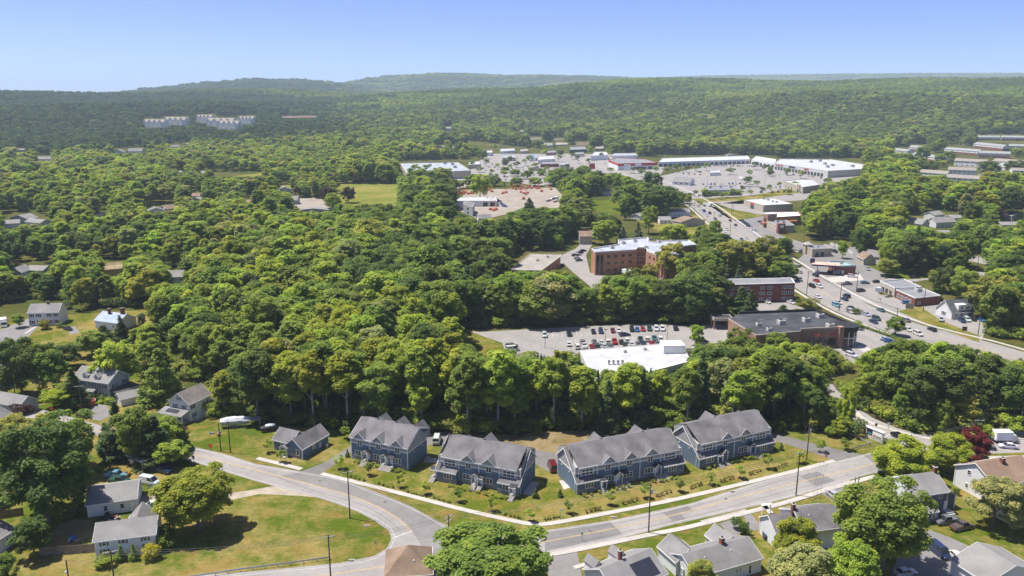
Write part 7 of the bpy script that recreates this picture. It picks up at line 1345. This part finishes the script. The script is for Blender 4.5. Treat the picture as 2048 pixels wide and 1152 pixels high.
for i,(x,y) in enumerate(ISL):
    pl='in the shopping plaza lot' if x>1320 and y<365 else 'round the car dealership' if x>1380 else 'in the centre lots' if x<1140 and y>305 else 'beside the far highway'
    T(x+rnd.uniform(-2,2),y+1.5,rnd.uniform(10,17),rnd.uniform(11,18),LT,rnd.choice(['mid','dark','bright','mid']),'small round tree standing alone '+pl,'small lot trees '+pl,'lot_tree')
for x,y,w_,h,t in [(1120,372,60,36,'mid'),(1165,372,55,40,'mid'),(1190,380,50,40,'dark'),(1150,392,50,44,'mid'),(1100,370,30,20,'bright'),(1070,372,34,18,'bright'),(1035,372,30,18,'mid'),(945,376,40,28,'mid'),(985,372,36,26,'mid'),(840,372,60,44,'mid'),(880,368,50,34,'bright'),(1228,312,34,26,'mid'),(1136,284,20,16,'mid'),(1030,352,24,14,'mid'),(1055,356,26,15,'dark'),(1082,350,22,14,'mid'),(1108,356,28,16,'mid'),(1140,350,24,16,'dark'),(1010,345,20,12,'mid'),(1165,345,22,14,'mid'),(1010,330,18,12,'dark'),(1060,322,18,12,'mid'),(1120,312,18,12,'dark'),(930,318,30,16,'mid'),(965,318,28,18,'mid'),(900,318,30,18,'mid'),(1560,308,40,24,'dark'),(1380,306,40,20,'dark'),(1475,306,36,22,'mid'),(1845,322,36,30,'mid'),(1880,330,26,22,'mid'),(1870,300,34,34,'dark'),(1905,290,30,24,'mid'),(1940,285,30,20,'mid'),(1985,287,22,18,'dark'),(1900,322,26,20,'mid'),(2010,288,24,20,'dark'),(2035,292,20,16,'dark'),(1850,350,44,30,'dark'),(1975,352,50,30,'mid'),(2030,350,46,30,'dark')]:
    T(x,y,w_,h,BL,t,'%s tree standing %s'%(TW[t],'between the hillside rows' if x>1800 else 'behind the shopping plaza' if x>1300 else 'between the lift yard and the highway'),'trees '+('between the hillside rows' if x>1800 else 'behind the shopping plaza' if x>1300 else 'between lift yard and highway'))
# dead and bare trees
for (x,y,h,l) in [(1460,870,100,'tall bare dead tree at the wood edge behind the fourth row'),(728,858,62,'broken pale tree behind the first townhouse row'),(1655,1190,90,'bare twiggy tree at the bottom edge'),(1945,912,28,'small leafless tree on the strip right of the crimson tree')]:
    g=G(x,y); hh=top_h(g,y-h); o=link('dead_tree',dead_mesh('dead_tree',int(x),BARKP),None,g); o.scale=(hh/17,)*3; tag(o,l,'tree')
# ================================================================ woodland
VIS=[[(905,668),(938,655),(1130,652),(1300,645),(1385,648),(1425,640),(1456,640),(1475,620),(1635,616),(1712,650),(1705,662),(1790,664),(1800,690),(1735,700),(1715,745),(1690,735),(1680,700),(1600,690),(1512,690),(1420,690),(1395,695),(1360,703),(1290,698),(1225,715),(1180,704),(1060,708),(1010,711),(960,712),(925,690)],
 [(1584,500),(1605,480),(1700,484),(1740,505),(1765,512),(1765,540),(1850,555),(1895,575),(1970,600),(1978,640),(1955,665),(1975,690),(1930,697),(1810,680),(1760,662),(1690,625),(1650,610),(1600,592),(1575,530)],
 [(1440,555),(1600,552),(1600,600),(1575,625),(1520,632),(1505,605),(1440,590)],
 [(1183,470),(1310,468),(1395,480),(1400,545),(1340,560),(1180,550)],[(1120,500),(1150,475),(1180,475),(1190,560),(1235,575),(1170,575),(1130,540)],[(1018,510),(1060,500),(1128,505),(1128,540),(1085,545),(1018,545)],
 [(1380,392),(1500,388),(1600,372),(1640,376),(1610,400),(1600,420),(1610,470),(1540,480),(1560,500),(1500,500),(1450,470),(1400,430)],
 [(1212,312),(1325,317),(1500,313),(1560,318),(1640,320),(1728,330),(1730,352),(1640,372),(1620,395),(1400,392),(1300,368),(1250,352),(1205,340)],
 [(892,276),(960,284),(1060,296),(1150,301),(1250,312),(1220,350),(1190,345),(1080,372),(925,352),(800,352),(795,322),(920,318),(960,310),(960,292),(880,275)],
 [(925,376),(960,378),(1100,375),(1135,398),(1120,416),(1040,420),(1000,440),(945,445),(905,420),(905,395)],
 [(672,368),(795,368),(800,412),(690,412),(670,390)],[(425,343),(525,343),(525,354),(425,354)],
 [(1730,530),(1790,556),(1850,550),(1960,552),(1940,525),(1880,508),(1960,512),(1990,545),(1980,556),(1930,560),(1860,555),(1760,580),(1700,570)],
 [(-200,640),(50,600),(140,605),(145,632),(310,620),(300,640),(245,668),(190,640),(140,665),(0,690),(-200,720)],
 [(1170,392),(1240,402),(1240,432),(1180,424)],[(1185,478),(1170,486),(1160,478),(1180,470)],
 [(1640,770),(1660,755),(1720,735),(1730,750),(1668,768),(1700,800),(1745,835),(1800,855),(1900,874),(2100,868),(2100,900),(1790,900),(1740,870),(1700,840),(1680,810)],
 [(590,396),(650,398),(660,418),(600,414)],[(1300,410),(1420,430),(1440,470),(1270,470),(1240,440)],[(2100,690),(1900,660),(1900,690),(2100,740)]]+VISB
OPEN=[(-900,640),(-200,640),(140,625),(300,615),(330,650),(270,700),(300,790),(440,838),(560,850),(700,862),(1000,872),(1230,862),(1500,868),(1560,866),(1640,862),(1700,868),(1800,878),(1860,872),(1960,862),(2060,862),(2900,862),(2900,1500),(-900,1500)]
r=np.random.RandomState(5)
sp_=6.9
def scatter(d0,d1,s):
    ys=np.arange(d0*.70,d1,s*.87); P=[]
    for k,y in enumerate(ys):
        x=np.arange(-.72*y-120,.72*y+60,s)+(s/2 if k%2 else 0); P.append(np.stack([x,np.full_like(x,y)],1))
    P=np.concatenate(P); P+=r.uniform(-.42,.42,P.shape)*s; D=np.hypot(P[:,0],P[:,1]); return P[(D>d0)&(D<d1)]
P1=scatter(150,560,7.6); P2=scatter(560,1000,8.6); P3=scatter(1000,2500,11.5)
P=np.concatenate([P1,P2,P3]); n=len(P)
Z=Hgt(P[:,0],P[:,1]); D=np.hypot(P[:,0],P[:,1])
big=np.sin(P[:,0]/47+1)*np.cos(P[:,1]/61+2)+.6*np.sin(P[:,0]/23-P[:,1]/31)
ht=r.uniform(12.5,22.5,n)+big*1.5; ht=np.where(r.rand(n)<.12,ht*1.18,ht)
bx,by=PJ(P[:,0],P[:,1],Z)
ht=np.where((by<560)&(bx<700),ht*.78,ht); ht=np.where((by>800),ht*1.03,ht); ht=np.where((bx<420)&(by>520),ht*.8,ht)
ok0=~pin(bx,by,OPEN); best=np.zeros(n)
for mul in (1.0,.84,.68,.54,.42):
    ok=ok0&(best==0)
    for q in VIS:
        for fr in (0,.4,.7,.9):
            qx,qy=PJ(P[:,0],P[:,1],Z+ht*mul*fr); wpx=ht*mul*.24*F/(P[:,1]*cp+CH*sp)*(.7 if fr<.8 else .3)
            for sx in (-1,0,1): ok&=~pin(qx+sx*wpx,qy,q)
    best[ok]=mul
ht=ht*np.maximum(best,.1); ok=best>0
P=P[ok];Z=Z[ok];ht=ht[ok];bx=bx[ok];by=by[ok];D=D[ok];big=big[ok]; n=len(P)
# tones by wood type; far left darkened to paint in cloud shadow
def pick_tones(bx,by,D,big):
    out=[]
    for x,y,b,d in zip(bx,by,big,D):
        u=r.rand()*.85+.07+.16*b
        if x<800 and y<322-x*.06+r.uniform(-9,9) and r.rand()<(800-x)/160: out.append('deep' if r.rand()<.8 else 'dark'); continue  # far-left slopes: painted cloud shade, not another species
        if x>1690 and y>640: w_=(.22,.60,.85,.92,.98)         # right hand wood: darker
        elif 1130<x<1700 and y>700: w_=(.28,.68,.90,.95,.98)
        elif 700<x<1500 and 420<y<680: w_=(.46,.80,.93,.95,.99)
        elif x<1130 and y>560: w_=(.12,.42,.74,.92,.98)
        elif x<700: w_=(.16,.42,.70,.82,.97)
        elif x>1500 and y<520 and y>360: w_=(.25,.55,.82,.92,.98)
        elif y<250: w_=(.62,.90,.96,.98,1.0)
        elif y<300: w_=(.45,.82,.94,.96,1.0)
        else: w_=(.3,.62,.84,.90,.98)
        out.append(['dark','mid','bright','yellow','grey','olive'][int(np.searchsorted(w_,min(u,.999)))] if u>0 else 'dark')
    return out
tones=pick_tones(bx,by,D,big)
inview=(bx>-40)&(bx<2090)
order=[i for i in np.argsort(D) if inview[i]][:285]
sel=set(order)
conif=r.rand(n)<np.where((by<400)&(bx>1000),.10,.05)
def zone(x,y):
    if y>770:
        pos='at the wood edge '; 
    elif y>700: pos='within the wood '
    else: pos='deep in the wood '
    if x<520: w_='beside the farmhouse'
    elif x<690: w_='behind the small blue house'
    elif x<870: w_='behind the first townhouses'
    elif x<1090: w_='behind the second townhouses'
    elif x<1370: w_='behind the third townhouses'
    elif x<1640: w_='behind the fourth townhouses'
    else: w_='right of the entrance road'
    return pos+w_
for i in order:
    k=r.randint(len(BL)); pr=BL[k]; 
    if by[i]>820 and r.rand()<.6: pr=BL[4 if r.rand()<.5 else 2]
    z=zone(bx[i],by[i]); con=conif[i]
    if con: pr=CON[r.randint(3)]
    tn='pine' if con else tones[i]
    s=ht[i]/20; sx=s*r.uniform(.88,1.2)
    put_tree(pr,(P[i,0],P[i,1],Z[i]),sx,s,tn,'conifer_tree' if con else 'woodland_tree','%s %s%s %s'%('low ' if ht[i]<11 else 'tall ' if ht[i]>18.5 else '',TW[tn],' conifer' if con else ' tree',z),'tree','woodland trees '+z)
rest=np.array([i for i in range(n) if i not in sel])

# ---- the rest of the wood is one mass each: instances on points (geometry nodes)
def forest(name,label,pts,scl,rot,idx,tc,protos):
    c=bpy.data.collections.new(name+'_kinds')
    for k,me in enumerate(protos):
        o=bpy.data.objects.new('kind%02d'%k,me); c.objects.link(o)
    me=bpy.data.meshes.new(name); me.vertices.add(len(pts)); me.vertices.foreach_set('co',np.asarray(pts,np.float32).ravel())
    def at(nm,ty,val,key='value'):
        a=me.attributes.new(nm,ty,'POINT'); a.data.foreach_set(key,np.asarray(val).ravel())
    at('scl','FLOAT_VECTOR',scl.astype(np.float32),'vector'); at('rot','FLOAT_VECTOR',rot.astype(np.float32),'vector'); at('idx','INT',idx.astype(np.int32)); at('tcol','FLOAT_COLOR',tc.astype(np.float32),'color')
    o=link(name,me); tag(o,label,None,None,'stuff')
    ng=bpy.data.node_groups.new(name,'GeometryNodeTree'); ng.interface.new_socket('Geometry',in_out='INPUT',socket_type='NodeSocketGeometry'); ng.interface.new_socket('Geometry',in_out='OUTPUT',socket_type='NodeSocketGeometry')
    gi=ng.nodes.new('NodeGroupInput'); go=ng.nodes.new('NodeGroupOutput'); ip=ng.nodes.new('GeometryNodeInstanceOnPoints'); ci=ng.nodes.new('GeometryNodeCollectionInfo')
    ci.inputs['Collection'].default_value=c; ci.inputs['Separate Children'].default_value=True; ci.inputs['Reset Children'].default_value=True
    def na(nm,ty):
        a=ng.nodes.new('GeometryNodeInputNamedAttribute'); a.data_type=ty; a.inputs['Name'].default_value=nm; return a.outputs['Attribute']
    mp=ng.nodes.new('GeometryNodeMeshToPoints'); ng.links.new(gi.outputs[0],mp.inputs['Mesh']); mp.inputs['Radius'].default_value=.01
    ng.links.new(mp.outputs[0],ip.inputs['Points']); ng.links.new(ci.outputs[0],ip.inputs['Instance']); ip.inputs['Pick Instance'].default_value=True
    ng.links.new(na('idx','INT'),ip.inputs['Instance Index'])
    ng.links.new(na('rot','FLOAT_VECTOR'),ip.inputs['Rotation']); ng.links.new(na('scl','FLOAT_VECTOR'),ip.inputs['Scale'])
    ng.links.new(ip.outputs[0],go.inputs[0])
    md=o.modifiers.new('trees','NODES'); md.node_group=ng; return o
MIDP=[crown_mesh('forest_crown',200+i,20,b*.55,rx,int(nc*1.4),cr*.95,8000,.42,sh,mat=LEAFI) for i,(sh,H,b,rx,nc,cr) in enumerate(specs)]
MIDC=[crown_mesh('forest_conifer',220+i,20,1.5,3.8,60,1.4,3000,.45,'cone',mat=LEAFI,droop=.1) for i in range(2)]
LOWP=[crown_mesh('far_crown',240+i,20,b-2,rx*1.05,int(nc*.8),cr*1.15,2400,.66,sh,mat=LEAFI) for i,(sh,H,b,rx,nc,cr) in enumerate(specs)]
LOWC=[crown_mesh('far_conifer',260,20,1.,3.9,36,1.6,900,.8,'cone',mat=LEAFI)]
def pack(ids,midn,con_n,off):
    m=len(ids); k=r.randint(0,midn,m); k=np.where(conif[ids],midn+r.randint(0,con_n,m),k)
    s=ht[ids]/20; sx=s*r.uniform(1.0,1.45,m)*np.where(D[ids]>1000,1.18,1)
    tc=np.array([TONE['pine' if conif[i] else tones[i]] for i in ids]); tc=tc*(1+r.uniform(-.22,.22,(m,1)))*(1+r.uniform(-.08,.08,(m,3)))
    return np.column_stack([P[ids],Z[ids]]),np.column_stack([sx,sx,s]),np.column_stack([np.zeros(m),np.zeros(m),r.uniform(0,6.28,m)]),k,np.column_stack([tc,np.ones(m)])
near=rest[D[rest]<900]; far=rest[D[rest]>=900]
forest('woodland','mixed green broadleaf woodland filling the middle of the view',*pack(near,6,2,0),MIDP+MIDC)
forest('distant_woodland','distant woodland round the shopping district',*pack(far,6,1,0),LOWP+LOWC)
UG=[crown_mesh('undergrowth_clump',270+i,3.2,-.2,2.2,16,.9,700,.22,'round',mat=LEAFI) for i in range(3)]
q=scatter(150,480,3.4); bxq,byq=PJ(q[:,0],q[:,1],0); m=~pin(bxq,byq,OPEN)
for v in VIS:
    m&=~pin(bxq,byq,v); m&=~pin(bxq,byq-16,v)
EDGE=[(1000,872),(1230,862),(1300,870),(1560,868),(1640,864),(1640,872),(1500,876),(1300,882),(1100,876),(1000,880)]
q=q[m]; k=len(q); s_=r.uniform(.5,1.5,k); tt=np.array([TONE[['mid','bright','dark','olive'][i]] for i in r.randint(0,4,k)])*.8*(1+r.uniform(-.2,.2,(k,1)))
forest('undergrowth','shrubby undergrowth on the floor of the woodland',np.column_stack([q,np.zeros(k)]),np.column_stack([s_*1.2,s_*1.2,s_]),np.column_stack([np.zeros(k),np.zeros(k),r.uniform(0,6.28,k)]),r.randint(0,3,k),np.column_stack([tt,np.ones(k)]),UG)
# ---- groves for the hills beyond
def grove(name,seed,size,nt_,mat):
    rr=np.random.RandomState(seed); V=[];Fq=[];TT=[]; 
    base=[LOWP[i] for i in range(4)]
    for k in range(nt_):
        h=rr.uniform(13,24); rx=h*.36; x,y=rr.uniform(-size/2,size/2,2); nq=230
        d=rr.normal(size=(nq,3)); d[:,2]=np.abs(d[:,2]); d/=np.linalg.norm(d,axis=1)[:,None]
        lump=1+.18*np.sin(d[:,0]*7+k)*np.cos(d[:,1]*6+2*k)
        p=d*np.array([rx,rx,h*.42])*lump[:,None]*rr.uniform(.85,1.02,nq)[:,None]+np.array([x,y,h*.55])
        nm=d+rr.normal(size=(nq,3))*.35; nm/=np.linalg.norm(nm,axis=1)[:,None]; t=np.cross(nm,rr.normal(size=(nq,3))); t/=np.linalg.norm(t,axis=1)[:,None]; b=np.cross(nm,t); s=rx*.20*rr.uniform(.7,1.3,nq)[:,None]
        V.append(np.stack([p-t*s,p-b*s,p+t*s,p+b*s],1).reshape(-1,3)); TT.append(np.repeat(np.clip(rr.uniform(.32,.7)+rr.normal(size=nq)*.10,0,1),4))
    v=np.concatenate(V); tt=np.concatenate(TT); nq=len(v)//4
    me=bpy.data.meshes.new(name); me.vertices.add(len(v)); me.vertices.foreach_set('co',v.astype(np.float32).ravel()); me.loops.add(len(v)); me.loops.foreach_set('vertex_index',np.arange(len(v),dtype=np.int32)); me.polygons.add(nq); me.polygons.foreach_set('loop_start',(np.arange(nq)*4).astype(np.int32)); me.update(calc_edges=True)
    at=me.attributes.new('tint','FLOAT','POINT'); at.data.foreach_set('value',tt.astype(np.float32)); me.materials.append(mat); return me
GV=[grove('grove',300+i,66,26,LEAFI) for i in range(4)]
def groves(name,label,d0,d1,s,sc):
    q=scatter(d0,d1,s); z=Hgt(q[:,0],q[:,1]); px,py=PJ(q[:,0],q[:,1],z); m=(px>-150)&(px<2200)
    q=q[m];z=z[m];px=px[m]; k=len(q); b=1.2*np.sin(q[:,0]/230+1.5*np.sin(q[:,1]/300))*np.cos(q[:,1]/170+np.sin(q[:,0]/410))+.9*np.sin(q[:,0]/95+q[:,1]/130)*np.sin(q[:,1]/77)
    b=b-np.where(px<750,.5,0.); u=.16+.5*r.rand(k)+.42*b; tn=[TONE['dark' if a<.45 else 'mid' if a<.95 else 'bright' if a<1.2 else 'olive'] for a in u]  # groves on the left shifted darker to imitate cloud shadow
    tn=[TONE['deep'] if (a<1.05 and r.rand()<(820-x_)/260 and y_>186) else t_ for t_,x_,y_,a in zip(tn,px,py,u)]  # cloud shadow on the left hills painted into the leaf colour
    tc=np.array(tn)*(1+r.uniform(-.07,.07,(k,1)))
    S_=np.full(k,sc)*r.uniform(.9,1.1,k)
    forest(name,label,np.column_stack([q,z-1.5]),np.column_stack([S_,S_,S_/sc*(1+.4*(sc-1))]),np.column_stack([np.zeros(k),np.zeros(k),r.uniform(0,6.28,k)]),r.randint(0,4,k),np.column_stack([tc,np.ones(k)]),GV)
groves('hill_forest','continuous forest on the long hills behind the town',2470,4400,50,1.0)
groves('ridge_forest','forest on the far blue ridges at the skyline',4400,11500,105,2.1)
# ================================================================ haze
m,n_,o=nodes('haze'); pv=N(n_,'ShaderNodeVolumePrincipled'); pv.inputs['Color'].default_value=(.70,.86,1.0,1); pv.inputs['Density'].default_value=HAZE; pv.inputs['Anisotropy'].default_value=.0
n_.links.new(pv.outputs[0],o.inputs['Volume'])
b=MB().mat(m); b.box(-11000,-900,-1.2,11000,13600,395,bottom=True); tag(b.build('haze'),kind='stuff')
# ---- labels shared by look-alikes get their order from the left
from collections import defaultdict
_by=defaultdict(list)
tens=['','ten','twenty','thirty','forty','fifty','sixty']
def nth(k):
    if k<20: return ordn[k]
    a,b=divmod(k+1,10)
    return {2:'twent',3:'thirt',4:'fort',5:'fift',6:'sixt',7:'sevent',8:'eight',9:'ninet'}[a]+('ieth' if b==0 else 'y-'+ordn[b-1])
for o in S.objects:
    if o.parent is None and o.get('label') and o.get('category'): _by[o['label']].append(o)
for l,os_ in _by.items():
    if len(os_)<2: continue
    os_.sort(key=lambda o:PJ(*o.location)[0])
    for k,o in enumerate(os_):
        t='%s, %s from the left'%(l,nth(k))
        if len(t.split())<=16: o['label']=t
